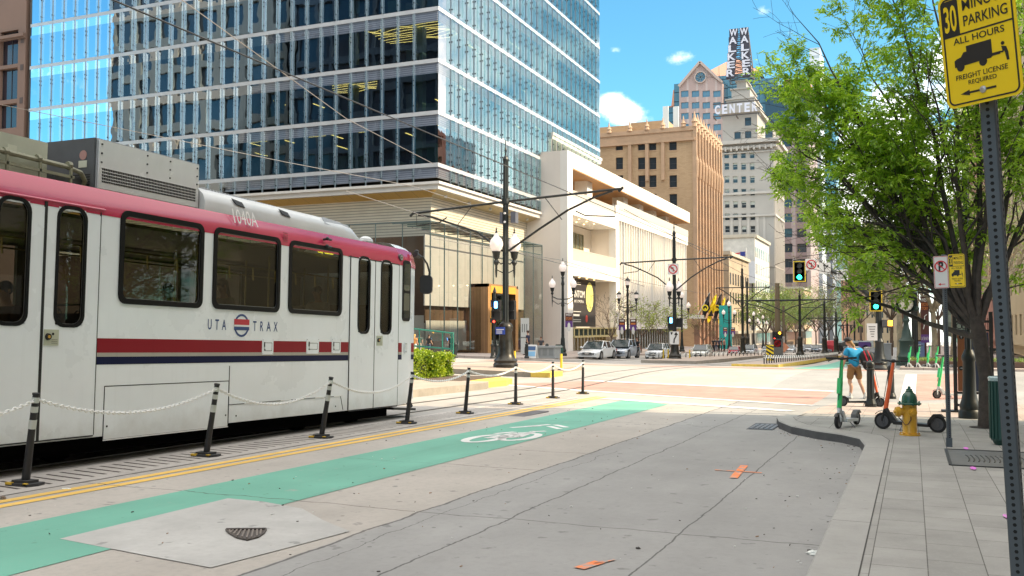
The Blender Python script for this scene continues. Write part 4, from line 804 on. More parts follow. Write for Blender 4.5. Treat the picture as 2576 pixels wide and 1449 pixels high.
# soffit slab and fascia under the tower
gold=lined('gold_soffit_panel',(.78,.50,.13),(.35,.2,.05),0,1.55,.02,.35,.5,var=.06); wfas=mat('fascia_white',(.72,.70,.66),.4,.1,.04,1)
mb=MB(); z1=13.55; XP=-36.9; YP=70.0
mb.box(XL,X0+.25,Y0-.25,Y0+.12,z1-.22,z1); mb.box(X0-.1,X0+.26,Y0+.12,YLOW+.2,z1-.22,z1)
mb.box(XL,X0+.05,Y0-.05,Y0+.3,z1-.62,z1-.221); mb.box(X0-.25,X0+.06,Y0+.3,YLOW+.1,z1-.62,z1-.221)
mb.box(X0-14,X0+.25,YLOW,YUP+.1,22.30,22.62); mb.box(X0-.3,X0+.15,YLOW,YUP,21.9,22.29); mb.build('fascia',wfas,tower)
mb=MB(); mb.face([(XL,Y0+.3,z1-.60),(X0-.25,Y0+.3,z1-.60),(XP,YP,z1-1.0),(XL,YP,z1-1.0)],0); mb.face([(X0-.25,Y0+.3,z1-.60),(X0-.25,YLOW,z1-.60),(XP,YLOW,z1-1.0),(XP,YP,z1-1.0)],1); mb.face([(XL,Y0+.3,z1-.6),(X0-.3,Y0+.3,z1-.6),(X0-.3,YLOW,z1-.6),(XL,YLOW,z1-.6)],1); mb.build('soffit',[gold,mat('soffit_cream',(.62,.50,.28),.45,.3,.1,.5)],tower)
for x,y in [(X0-.8,Y0+3+i*4.6) for i in range(5)]: MB().cyl((x,y,z1-.95),(x,y,z1-.7),.13,.16,10).build('downlight',mat('lamp_white',(.8,.8,.78),.3),tower)
louv=lined('podium_louvre',(.88,.82,.68),(.46,.41,.33),2,.24,.28,.5,.3,var=.08)
zl=8.9; mb=MB(); tap=.9
mb.face([(XP,YP,z1-1.0),(XP,YLOW,z1-1.0),(XP-.2,YLOW-.6,zl-.1),(XP-tap*.3,YP+.35,zl)],0); mb.face([(XL,YP,z1-1.0),(XP,YP,z1-1.0),(XP-tap*.3,YP+.35,zl),(XL,YP+.35,zl)],0); mb.build('podium_louvres',louv,tower)
brn=mat('brown_stone',(.12,.075,.045),.6,0,.25,.6); wpan=lined('hanging_panels',(.60,.59,.57),(.28,.28,.27),1,1.55,.03,.5,0,var=.08,vs=.3)
mb=MB(); mb.box(XL,XP-.7,YP+.9,YP+1.2,-1,zl+.3,0); mb.box(XP-1,XP-.7,YP+.9,YLOW,-1,zl+.3,0); mb.build('podium_wall',[brn],tower)
# glass lobby box in front
GX=-33.6; gy0=63.6; gy1=87.2; gz=9.75; lobby=glassmat('lobby_glass',(.93,.95,.94),.05,.003,.6,gcol=(.8,.9,.88)); gfr=mat('lobby_steel',(.16,.22,.22),.4,.6)
mb=MB(); zg=-.25; mb.face([(GX,gy0,zg),(GX,gy1,zg),(GX,gy1,gz),(GX,gy0,gz)]); mb.face([(GX,gy0,gz),(GX,gy1,gz),(XP,gy1,gz),(XP,gy0,gz)]); mb.face([(XL+20,gy0,zg),(GX,gy0,zg),(GX,gy0,gz),(XL+20,gy0,gz)]); mb.face([(XP,gy1,zg),(GX,gy1,zg),(GX,gy1,gz),(XP,gy1,gz)]); mb.build('lobby_glazing',lobby,tower)
mb=MB(); mb.box(GX-.04,GX+.04,gy0,gy1,gz-.04,gz+.04); mb.box(GX-.04,GX+.04,gy0,gy1,8.75,8.82); mb.box(XL+20,GX,gy0-.04,gy0+.04,gz-.04,gz+.04)
y=gy0
while y<=gy1+.1: mb.box(GX-.03,GX+.05,y-.025,y+.025,zg,gz); mb.box(XP,GX,y-.02,y+.02,gz-.12,gz-.04); y+=(gy1-gy0)/10
x=GX-2.4
while x>XL+20: mb.box(x-.025,x+.025,gy0-.05,gy0+.03,zg,gz); x-=2.4
mb.build('lobby_frame',gfr,tower)
mb=MB(); IX=GX-1.1; mb.box(IX-.1,IX,gy0+1.2,gy1-2,3.35,8.9,0); mb.box(IX-8,IX-.1,gy0+1.2,gy0+1.3,3.6,8.9,0) if False else None
mb.box(IX-.5,IX-.4,gy0+2,gy1-2,2.0,3.35,1); mb.box(IX-.35,IX-.3,gy0+2,gy1-12,zg,2.2,2); mb.box(IX-.35,IX-.3,gy0+15,gy1-1,zg,3.3,1); mb.box(XL+22,IX-.6,gy0+2.4,gy0+2.5,4.8,8.9,1);mb.box(XL+22,IX-.6,gy0+2.3,gy0+2.4,zg,2.6,2); mb.build('lobby_wall',[wpan,brn,mat('lobby_white',(.56,.55,.5),.5,0,.06,.5)],tower)
for q in range(7):
    mb=MB(); y=gy0+3+q*2.6; mb.cyl((IX+.3,y,4.9+(q%3)*.12),(IX+.3,y,4.96+(q%3)*.12),.05,.05,8); mb.build('pendant_light',mat('pendant_lamp',(1,1,1),.4,em=(1,.75,.4),es=4),tower)
# timber entrance portal
pa=pX(1227,720,GX+.6).y; pb=pX(1303,730,GX+.6).y; zp=pX(1227,713,GX+.6).z; zq=G(-33,pa)+.16
portal=thing('entrance_portal','square timber entrance portal with vertical slats and amber inner frame, set in the glass lobby','entrance',(GX,pa,zq))
wood=lined('timber_slats',(.30,.17,.08),(.10,.05,.025),0,.14,.3,.5,var=.15); wood2=lined('timber_slats_front',(.50,.27,.10),(.20,.10,.04),1,.13,.25,.5,var=.15); amb=mat('amber_panel',(.70,.36,.06),.4,0,.1,1)
mb=MB(); px=GX+.6; pxx=GX-2.6; mb.box(pxx,px,pa,pa+.28,zq,zp,0); mb.box(pxx,px,pb-.28,pb,zq,zp,0); mb.box(pxx,px,pa,pb,zp-.28,zp,0); mb.build('slatted_surround',[wood],portal)
[MB().box(px-.02,px+.03,a_,b_,zq,zp-.25).build('slatted_front',wood2,portal) for a_,b_ in ((pa,pa+.55),(pb-.65,pb))]
mb=MB(); mb.box(px-1.2,px+.06,pa+.55,pb-.65,zp-.75,zp-.15); mb.box(px-1.2,px+.05,pa+.5,pa+.66,zq,zp-.7); mb.build('amber_frame',amb,portal)
mb=MB(); mb.box(px-1.4,px-1.3,pa+.6,pb-.65,zq,zp-.6,0); [mb.box(px-1.3,px-1.22,y-.04,y+.04,zq,zq+3.2,1) for y in (pa+.8,pa+2,pa+3.2,pa+4.4)]; mb.box(px-1.3,px-1.2,pa+.6,pb-.7,zq+3.1,zq+3.25,1); text(mb,'111',pa+1.3,pa+2.5,zq+5.0,zq+5.9,(px-1.25,0,0),(0,1,0),(0,0,1),(0,0,0),1,.01); mb.build('doors',[mat('door_dark_glass',(.03,.035,.035),.05,0,spec=1),alu],portal)
# ---- white theatre
XT=-32.4; th=thing('theatre','cream white theatre building with balconies, timber soffited roof terrace and tall white fins','theatre',(XT,95,0))
cream_w=mat('theatre_cream',(.82,.75,.67),.7,0,.04,.3,streak=.06); whi=mat('theatre_white',(.86,.83,.77),.7,0,.03,.4); soff=lined('timber_soffit',(.48,.24,.08),(.3,.14,.05),0,.3,.05,.5,var=.1)
yA=pX(1428,600,XT).y; yB=pX(1441,600,XT).y; yC=pX(1555,600,XT).y; yD=pX(1735,550,XT).y
xW=pY(1343,700,yA).x
ztop=(pX(1428,378,XT).z+pX(1735,535,XT).z)/2; zfb=pX(1441,408,XT).z; zfb2=pX(1735,552,XT).z; print('theatre',yA,yB,yC,yD,xW,ztop,zfb,zfb2)
zfb=ztop-1.6
mb=MB(); mb.box(xW-8,XT-.1,yA,yA+.5,-2,ztop); mb.box(XT-9,XT-.1,yA+.5,yC,-2,-1.9)
wl=mb.build('side_wall',cream_w,th)
mb=MB(); mb.box(XT-.8,XT,yA-.01,yB,-2,ztop+.001); mb.box(XT-.8,XT,yB,yD,zfb,ztop-.001); mb.box(XT-9,XT-.81,yA+.1,yD-.1,zfb+.4,ztop-.05); mb.build('front_frame',whi,th)
mb=MB(); mb.box(XT-9,XT-.02,yB+.05,yD-.05,zfb-.12,zfb-.002); mb.build('roof_soffit',soff,th)
# back wall of loggia, terrace deck, columns
zt1=pX(1555,529,XT).z; zt2=pX(1732,590,XT).z; zter=(zt1+zt2)/2; print('terrace',zt1,zt2)
mb=MB(); mb.box(XT-9.3,XT-9,yA,yD,-2,zfb,0); mb.box(XT-9,XT-.6,yC+.3,yD,zter-1.4,zter-.9,1); mb.box(XT-.6,XT-.3,yC,yD,zter-1.35,zter-.02,1); mb.box(XT-9,XT-3.2,yB+.2,yC,-2,pX(1441,542,XT).z,0); mb.box(XT-9,XT-.9,yC-.6,yC+.2,-2,zter-.2,0); mb.box(XT-9,XT-3.2,yC-.2,yD,-2,zter-1.4,0); mb.build('rear_walls',[cream_w,whi],th)
for cx_ in ((1475,1498),(1567,1590),(1607,1627),(1641,1657),(1673,1690)):
    a=pX(cx_[0],520,XT-1.2).y; b=pX(cx_[1],520,XT-1.2).y; w_=min(1.9,(b-a)*.8); MB().box(XT-2.6,XT-1.1,a,a+w_,zter-1,zfb-.12).build('roof_column',whi,th)
pyb=yC-.9
mb=MB(); mb.box(XT-.9,XT,yC-.9,yC+.35,-2,zter+.25); mb.build('pier',whi,th)
bal_m=mat('balustrade_fritted',(.56,.53,.46),.4,0,.03,1); rail_w=mat('rail_white',(.75,.72,.66),.5)
def balcony(z0,z1,zr,y0,y1,out):
    bl=MB(); bl.box(XT-3.2,XT+out,y0,y1,z0,z1); s_=bl.build('balcony',whi,th)
    m2=MB(); m2.box(XT+out-.06,XT+out-.03,y0+.05,y1-.1,z1,zr-.06); m2.build('balustrade_panel',bal_m,s_)
    m2=MB(); m2.box(XT+out-.08,XT+out,y0,y1,zr-.06,zr); yy=XT+out-.06
    for i in range(16): x=XT-3.2+i*(3.2+out)/16; m2.box(x,x+.03,y0+.02,y0+.05,z1,zr)
    m2.box(XT-3.2,XT+out,y0,y0+.06,zr-.06,zr); m2.build('balustrade_rail',rail_w,s_); return s_
zz1=pX(1441,655,XT).z; zz0=pX(1441,693,XT).z; zzr=pX(1441,625,XT).z; b1=balcony(zz0,zz1,zzr,yB+.05,yC-.9,.0)
z3=pX(1441,498,XT).z; z2_=pX(1441,540,XT).z; z3r=pX(1441,478,XT).z; b2=balcony(z2_,z3,z3r,yB+.05,yC-.9,.0)
for zd_,rows_ in ((zz0,1),(z2_,1)):
    for i in range(4):
        for j in range(2): MB().cyl((XT-.7-j*1.2,yB+1.5+i*2.6,zd_-.03),(XT-.7-j*1.2,yB+1.5+i*2.6,zd_-.005),.09,.09,10).build('spot_light',mat('spot_lamp',(1,1,1),.4,em=(1,.6,.2),es=7),b1 if zd_==zz0 else b2)
wy=pX(1438,600,XT-3.15).y; mb=MB(); mb.box(XT-3.18,XT-3.12,wy,wy+3.9,zz1+.3,z2_-.9,0); [mb.box(XT-3.12,XT-3.05,wy+i*1.3,wy+.1+i*1.3,zz1+.3,z2_-.9,1) for i in range(4)]; mb.box(XT-3.12,XT-3.05,wy,wy+3.9,zz1+2,zz1+2.1,1); mb.build('terrace_window',[mat('theatre_glass',(.12,.14,.10),.08,0,spec=.8),mat('bronze_frame',(.30,.26,.15),.5)],th)
# poster: dark banner, pale oval, words
pz1=pX(1441,700,XT-1).z; pz0=pX(1441,822,XT-1).z; py0=pX(1441,750,XT-.9).y-.2; py1=pX(1499,780,XT-.9).y
poster=MB(); poster.box(XT-1.0,XT-.93,py0,py1,pz0,pz1,0); w_=py1-py0; h_=pz1-pz0; o=(XT-.925,py0,pz0)
text(poster,'ANTOM',.02*w_,.52*w_,.61*h_,.76*h_,o,(0,1,0),(0,0,1),(0,0,0),1,.02); text(poster,'THE OPERA',.03*w_,.48*w_,.50*h_,.56*h_,o,(0,1,0),(0,0,1),(0,0,0),1,.01); poster.box(XT-.928,XT-.922,py0+.05*w_,py0+.3*w_,pz0+.22*h_,pz0+.26*h_,1)
for zz_ in (.10,.14,.31,.88,.92): poster.box(XT-.928,XT-.922,py0+.05*w_,py0+.36*w_,pz0+zz_*h_,pz0+(zz_+.012)*h_,1)
poster.prism(circ(.73*w_,.64*h_,.16*w_,20,ry=.32*h_),o,(0,1,0),(0,0,1),(.01,0,0),2); poster.prism(circ(.60*w_,.17*h_,.05*w_,10,ry=.08*h_),o,(0,1,0),(0,0,1),(.01,0,0),3)
pb_=poster.build('show_banner',[mat('banner_dark',(.035,.03,.03),.6),mat('banner_white',(.7,.7,.66),.6),mat('banner_yellow',(.75,.70,.22),.6),mat('banner_red',(.5,.05,.04),.6)]); tag(pb_,'large dark show banner with white lettering and pale yellow oval hung under the theatre balcony','banner')
# entrance canopy and glass
mb=MB(); cz0=pX(1441,850,XT).z; cz1=pX(1441,824,XT).z; ye=yC-.9
mb.box(XT-1.0,XT+.15,yB+.05,ye,cz0,cz0+.2,0); mb.box(XT-1.0,XT+.15,yB+.05,ye,cz1-.15,cz1,0); [mb.box(XT+.05,XT+.12,y,y+.18,cz0,cz1,0) for y in frange(yB+.05,ye,1.5)]; mb.box(XT-1,XT-.9,yB+.05,ye,cz0,cz1,1); mb.build('entrance_canopy',[mat('canopy_gold',(.66,.56,.28),.4,.2),mat('canopy_glass',(.05,.10,.09),.1)],th)
mb=MB(); mb.box(XT-1.4,XT-1.3,yB,ye,-1.5,cz0,1); [mb.box(XT-1.3,XT-1.2,y,y+.14,-1.5,cz0,0) for y in frange(yB+.1,ye,1.15)]; mb.box(XT-1.3,XT-1.2,yB,ye,.9,1.05,0); mb.build('entrance_doors',[mat('canopy_gold'),mat('door_warm_glass',(.35,.28,.13),.15)],th)
# fins facade
fz1=zter-1.35; fy0=yC+.35; XF=XT-.35; cz=-.2
fb=MB(); fb.box(XF-1.1,XF-.9,fy0,yD,2.0,fz1,0)
pat=[0,1,2,4,5,6,8,9,10,12,13,14,16,17,18,19]; 
for i in range(34):
    y=fy0+(yD-fy0)*i/34; 
    if i%6 in (2,): fb.box(XF-.88,XF-.8,y,y+(yD-fy0)/34*1.0,2,fz1,1)
    fb.box(XF-.9,XF,y,y+.16,2.0,fz1,0)
    if i%5==0: fb.box(XF-.88,XF-.86,y+.2,y+(yD-fy0)/34,fz1-5-rr.random()*4,fz1-2,2)
fb.build('facade_fins',[whi,mat('recess_grey',(.34,.37,.38),.5),mat('recess_warm',(.6,.5,.3),.5)],th)
mb=MB(); mb.box(XT-6,XT-.5,fy0,yD,1.4,2.2,0); mb.box(XT-6,XT-3,fy0,yD,-3,1.4,1); [mb.box(XT-3,XT-2.9,y,y+.12,-3,1.4,2) for y in frange(fy0,yD,1.4)]; mb.build('street_level_front',[whi,mat('shop_olive_glass',(.10,.10,.07),.15),mat('bronze_frame')],th)
mb=MB(); mb.box(XT-.3,XT-.25,yC+.4,yD,zter-.02,zter+1.0); mb.build('terrace_glass',bal_m,th)
# ---- generic masonry building
def masonry(name,label,cat,x0,x1,y0,y1,zb,zt,wall,wm,south=None,east=None,group=None,extra=None,maxn=60,dep=.3,bars=(1,2),sill=.15,blind=None,fr=.07):
    """box with window openings on the -Y face (south: list of holes from the left) and the +X face (east)"""
    root=thing(name,label,cat,(x1,y0,zb),group=group); mb=MB(); H_=zt-zb
    hs=south or []; he=east or []
    wall_holes(mb,(x0,y0,zb),(1,0,0),vz,(0,-1,0),x1-x0,H_,hs,dep); wall_holes(mb,(x1,y0,zb),(0,1,0),vz,(1,0,0),y1-y0,H_,he,dep)
    mb.face([(x0,y0,zt),(x1,y0,zt),(x1,y1,zt),(x0,y1,zt)]); mb.face([(x0,y0,zb),(x0,y0,zt),(x0,y1,zt),(x0,y1,zb)]); mb.face([(x0,y1,zb),(x0,y1,zt),(x1,y1,zt),(x1,y1,zb)])
    mb.build('walls',wall,root)
    it=[((x0,y0,zb),(1,0,0),vz,(0,-1,0),h,dep) for h in hs]+[((x1,y0,zb),(0,1,0),vz,(1,0,0),h,dep) for h in he]
    if it: put_windows(root,it,wm,maxn,bars=bars,sill=sill,blind=blind,fr=fr)
    return root
wglass=mat('window_glass_dark',(.03,.04,.05),.06,0,spec=.9); wframe=mat('window_frame_dark',(.04,.04,.045),.5); blindm=mat('blind_pale',(.45,.47,.42),.7)
# ochre brick building
YO=166.45; zO=-3
def brickmat(name,c,c2,bw=.6,bh=.2,mix=.5):
    if name in MATS: return MATS[name]
    m=bpy.data.materials.new(name); m.use_nodes=True; nt=NT(m.node_tree); b=nt.n['Principled BSDF']; MATS[name]=m
    pos=nt.node('ShaderNodeNewGeometry').outputs['Position']; sx=nt.node('ShaderNodeSeparateXYZ'); nt.l.new(pos,sx.inputs[0])
    cb=nt.node('ShaderNodeCombineXYZ'); nt.put(cb.inputs[0],nt.m('ADD',nt.m('ADD',sx.outputs[0],sx.outputs[1]),300)); nt.put(cb.inputs[1],nt.m('ADD',sx.outputs[2],100)); br=nt.node('ShaderNodeTexBrick'); nt.l.new(cb.outputs[0],br.inputs['Vector'])
    br.inputs['Scale'].default_value=1; br.inputs['Brick Width'].default_value=bw; br.inputs['Row Height'].default_value=bh; br.inputs['Mortar Size'].default_value=.012; br.inputs['Color1'].default_value=col4(c); br.inputs['Color2'].default_value=col4(c2); br.inputs['Mortar'].default_value=col4(tuple(x*.75 for x in c)); br.inputs['Bias'].default_value=-.3
    n=nt.noise(pos,.12,5,.6); k=nt.mix(nt.ss(n,.3,.8),br.outputs[0],nt.mix(1,br.outputs[0],(.82,.80,.78),'MULTIPLY')); nt.put(b.inputs['Base Color'],k); b.inputs['Roughness'].default_value=.85; return m
och=brickmat('ochre_brick',(.48,.335,.20),(.41,.275,.155)); terra=mat('terracotta_trim',(.45,.30,.19),.7,0,.12,.6)
oc0=pY(1500,400,YO).x-6; ocx=X0
zoT=pX(1742,322,X0).z; hs=[]; 
def hy(y): return pX(1742,y,X0).z-zO
rows_=[(363,15),(411,15),(456,15),(503,15),(551,15),(600,15),(648,15),(696,15)]
for xx,wd_ in ((1558,18),(1614,18),(1642,18),(1693,19)):
    a=pY(xx-wd_/2,400,YO).x-oc0; b=pY(xx+wd_/2,400,YO).x-oc0
    for yy,hh in rows_: p0=pY(xx,yy+hh,YO).z-zO; p1=pY(xx,yy-hh,YO).z-zO; hs.append((a,b,p0,p1))
yOe=pX(1806,340,X0).y; he=[]; npil=9; stp=(yOe-YO)/npil
for i in range(npil):
    for j in range(9): he.append((i*stp+stp*.28,i*stp+stp*.78,6+j*3.75,6+j*3.75+2.6))
root=masonry('brick_hotel','ochre brick building with terracotta fins and spiky finials along its roofline','building',oc0,ocx,YO,yOe,zO,zoT,och,[wglass,wframe,terra],hs,he,maxn=90,dep=.35)
mb=MB(); mb.box(oc0,ocx+.5,YO-.5,YO+.2,zoT-2.2,zoT-1.7); mb.box(oc0,ocx+.4,YO-.35,YO+.1,zoT-.4,zoT+.35); mb.box(ocx-.1,ocx+.5,YO+.2,yOe,zoT-.4,zoT+.3); mb.box(oc0,ocx-.1,YO-.12,YO+.0,zoT-1.7,zoT-.4)
for xx in (1533,1585,1628,1668,1720): 
    x=pY(xx,330,YO).x; mb.box(x-.3,x+.3,YO-.42,YO,zoT-9,zoT-1.7) if xx in(1585,1628,1668) else None
    mb.tube([(x,YO-.2,zoT+.3),(x,YO-.2,zoT+.8),(x,YO-.2,zoT+.9),(x,YO-.2,zoT+1.4),(x,YO-.2,zoT+2.3)],[.5,.36,.5,.2,.05],8)
for i in range(npil+1):
    y=YO+i*stp; hgt=zoT+.2
    mb.box(ocx,ocx+.75,y-.22,y+.32,zO+5,hgt); mb.box(ocx,ocx+.45,y+stp*.45,y+stp*.6,zO+5,hgt-2.5) if i<npil else None
    mb.tube([(ocx+.35,y,hgt),(ocx+.35,y,hgt+.8),(ocx+.35,y,hgt+.9),(ocx+.35,y,hgt+1.6),(ocx+.35,y,hgt+2.8)],[.5,.4,.62,.3,.05],8)
    if i%1==0: mb.tube([(ocx+.75,y,hgt-9),(ocx+.75,y,hgt-6),(ocx+.75,y,hgt-5)],[.2,.35,.06],6)
mb.build('terracotta_trim',terra,root)
mb=MB(); [mb.box(ocx,ocx+1.0,y,y+1.2,zO,zO+6.2) for y in frange(YO,yOe,3.4)]; mb.box(ocx,ocx+1.2,YO,yOe,zO+6.2,zO+7.2); mb.build('arcade',mat('brown_arcade',(.26,.15,.10),.7,0,.2,.5),root)
mb=MB(); q=pX(1650,308,X0-6); mb.box(ocx-13,ocx-6,YO+6,YO+14,zoT,zoT+3.2); mb.box(ocx-20,ocx-12.9,YO+4,YO+14,zoT,zoT+2.4); mb.build('penthouse',och,root)
mb=MB(); [mb.box(x,x+1.0,YO+1.0,YO+1.3,zoT,zoT+h) for x,h in ((pY(1690,290,YO).x,4.4),(pY(1664,290,YO).x,4.6))]; mb.build('roof_screens',mat('screen_white',(.7,.73,.7),.5),root)
# Walker tower
YW=274.4; zW=-4
wx0=pY(1790,400,YW).x; wall_m=mat('limestone_grey',(.37,.345,.315),.8,0,.08,.15); trimw=mat('limestone_trim',(.43,.40,.365),.8,0,.1,.4)
zWt=pY(1900,352,YW).z; hs=[]
for k,(xx) in enumerate((1829,1850,1871,1893)):
    a=pY(xx-6,500,YW).x-wx0; b=pY(xx+6,500,YW).x-wx0
    for yy in (389,418,451,483,514,545,576,607,638,668,699,730): hs.append((a,b,pY(xx,yy+9,YW).z-zW,pY(xx,yy-8,YW).z-zW))
yWe=pX(1968,400,X0).y; he=[]
for i in range(8):
    for j in range(16): he.append((1.2+i*2.5,2.3+i*2.5,6+j*3.6,8.0+j*3.6))
root=masonry('limestone_tower','grey limestone tower with heavy cornice and stepped top carrying a neon letter mast','office building',wx0,X0,YW,yWe,zW,zWt,wall_m,[wglass,mat('window_frame_white',(.5,.52,.5),.5),trimw,blindm],hs,he,maxn=60,dep=.4,blind=(.45,))
mb=MB(); 
for z,h,o_ in ((zWt-1.0,1.0,1.7),(zWt-2.4,.7,1.0),(zWt-3.6,.35,.4),(zWt-15.5,.7,.5),(zWt-22.0,.6,.5),(zWt-36.5,.3,.2)): mb.box(wx0,X0+o_,YW-o_,YW+.02,z,z+h); mb.box(X0-.02,X0+o_,YW+.02,yWe,z,z+h)
for i in range(11): x=wx0+.8+i*(X0-wx0-.8)/10.4; mb.box(x,x+.5,YW-1.3,YW,zWt-2.9,zWt-1.7); 
for i in range(12): y=YW+.3+i*1.7; mb.box(X0,X0+1.3,y,y+.5,zWt-2.9,zWt-1.7)
for x in (1816,1840,1861,1882,1905,1922): p=pY(x,500,YW).x; mb.box(p-.35,p+.35,YW-.18,YW,zW,zWt-22)
for i in range(9): y=YW+.4+i*2.5; mb.box(X0,X0+.3,y,y+.7,zW,zWt-4)
mb.build('cornice_and_pilasters',trimw,root)
t0=pY(1815,300,YW).x; t1=pY(1903,300,YW).x; zT=pY(1860,282,YW).z; rs=MB(); wall_holes(rs,(t0,YW+1.5,zWt),(1,0,0),vz,(0,-1,0),t1-t0,zT-zWt,[(3.4,5.2,1.0,3),(6.4,8.2,1,3),(6.4,8.2,4.6,7)],.3); rs.box(t0+.01,t1,YW+1.9,yWe-3,zWt,zT); rs.box(t1-.01,t1+.0,YW+1.5,YW+1.9,zWt,zT); rs.box(t0-1,t1+1,YW+.6,yWe-2,zT,zT+1.2); tt=zT+1.2
for k,(ins,hh) in enumerate(((1.0,3.6),(2.3,3.2),(3.6,2.6))): rs.box(t0+ins,t1-ins,YW+1.5+ins,yWe-3-ins,tt,tt+hh); rs.box(t0+ins-.4,t1-ins+.4,YW+1.1+ins,yWe-2.6-ins,tt+hh-.5,tt+hh-.1); tt+=hh
rs.build('stepped_top',wall_m,root)
put_windows(root,[((t0,YW+1.5,zWt),(1,0,0),vz,(0,-1,0),h,.3) for h in ((3.4,5.2,1.0,3),(6.4,8.2,1,3),(6.4,8.2,4.6,7))],[wglass,wframe,trimw],sill=0)
# neon lettered mast: WALKER on the corners, CENTER round the top
sign=thing('letter_mast','tapering steel mast with big white WALKER letters running down it above a CENTER sign','rooftop sign',((t0+t1)/2,YW+6,tt))
mastm=mat('mast_steel',(.09,.075,.07),.5,.5); letm=mat('letter_white',(.60,.60,.68),.5); let_pk=mat('letter_back',(.04,.035,.05),.5); cxm=pY(1863,160,YW+6).x; zb_=tt; zt_=pY(1863,78,YW+6).z
mb=MB(); hw=3.5
for i in range(13):
    t=i/12; z=zb_+(zt_-zb_)*t; w_=hw*(1-t*.42) if t<.9 else hw*.62
    for sx_,sy_ in ((1,1),(1,-1),(-1,1),(-1,-1)):
        if i<12:
            t2=(i+1)/12; w2=hw*(1-t2*.42); z2=zb_+(zt_-zb_)*t2; mb.bar((cxm+sx_*w_,YW+6+sy_*w_,z),(cxm+sx_*w2,YW+6+sy_*w2,z2),.22,.22); mb.bar((cxm+sx_*w_,YW+6+sy_*w_,z),(cxm-sx_*w2,YW+6+sy_*w2,z2),.12,.12); mb.bar((cxm+sx_*w_,YW+6+sy_*w_,z),(cxm+sx_*w2,YW+6-sy_*w2,z2),.12,.12)
    mb.box(cxm-w_,cxm+w_,YW+6-w_,YW+6-w_+.15,z-.08,z+.08); mb.box(cxm-w_,cxm+w_,YW+6+w_-.15,YW+6+w_,z-.08,z+.08)
mb.build('lattice',mastm,sign)
for side_ in (-1,1):
    mb=MB(); m2=MB()
    for i,ch in enumerate('WALKER'):
        z1_=zt_-i*(zt_-zb_)/6.1; z0_=z1_-(zt_-zb_)/6.1*.86; f_=1-(1-i/6.)*.40; xc=cxm+side_*hw*f_*.72; hw2=1.15
        text(mb,ch,xc-hw2,xc+hw2,z0_,z1_,(0,YW+6-hw*f_-.6,0),(1,0,0),(0,0,1),(0,-.1,0),0,.03); m2.box(xc-hw2-.1,xc+hw2+.1,YW+6-hw*f_-.5,YW+6-hw*f_-.2,z0_-.45,z1_+.1)
    mb.build('letters',letm,sign); m2.build('letter_backing',let_pk,sign)
z0_=pY(1815,296,YW).z; z1_=pY(1815,266,YW).z; mb=MB(); m2=MB(); a=pY(1800,280,YW).x; b=pY(1912,280,YW).x
for i,ch in enumerate('CENTER'): x=a+(b-a)*i/6; text(mb,ch,x+.25,x+(b-a)/6-.35,z0_+.45,z1_-.35,(0,YW-2.6,0),(1,0,0),(0,0,1),(0,0,0),0,.04)
m2.box(a-.3,b+.2,YW-2.4,YW-2.2,z0_-.2,z0_+.1); m2.box(a-.3,b+.2,YW-2.4,YW-2.2,z1_-.1,z1_+.2); [m2.box(x-.1,x+.1,YW-2.4,YW+1,z0_-.6,z0_-.2) for x in (a,(a+b)/2,b)]
mb.build('letters',letm,sign); m2.build('sign_frame',mastm,sign)
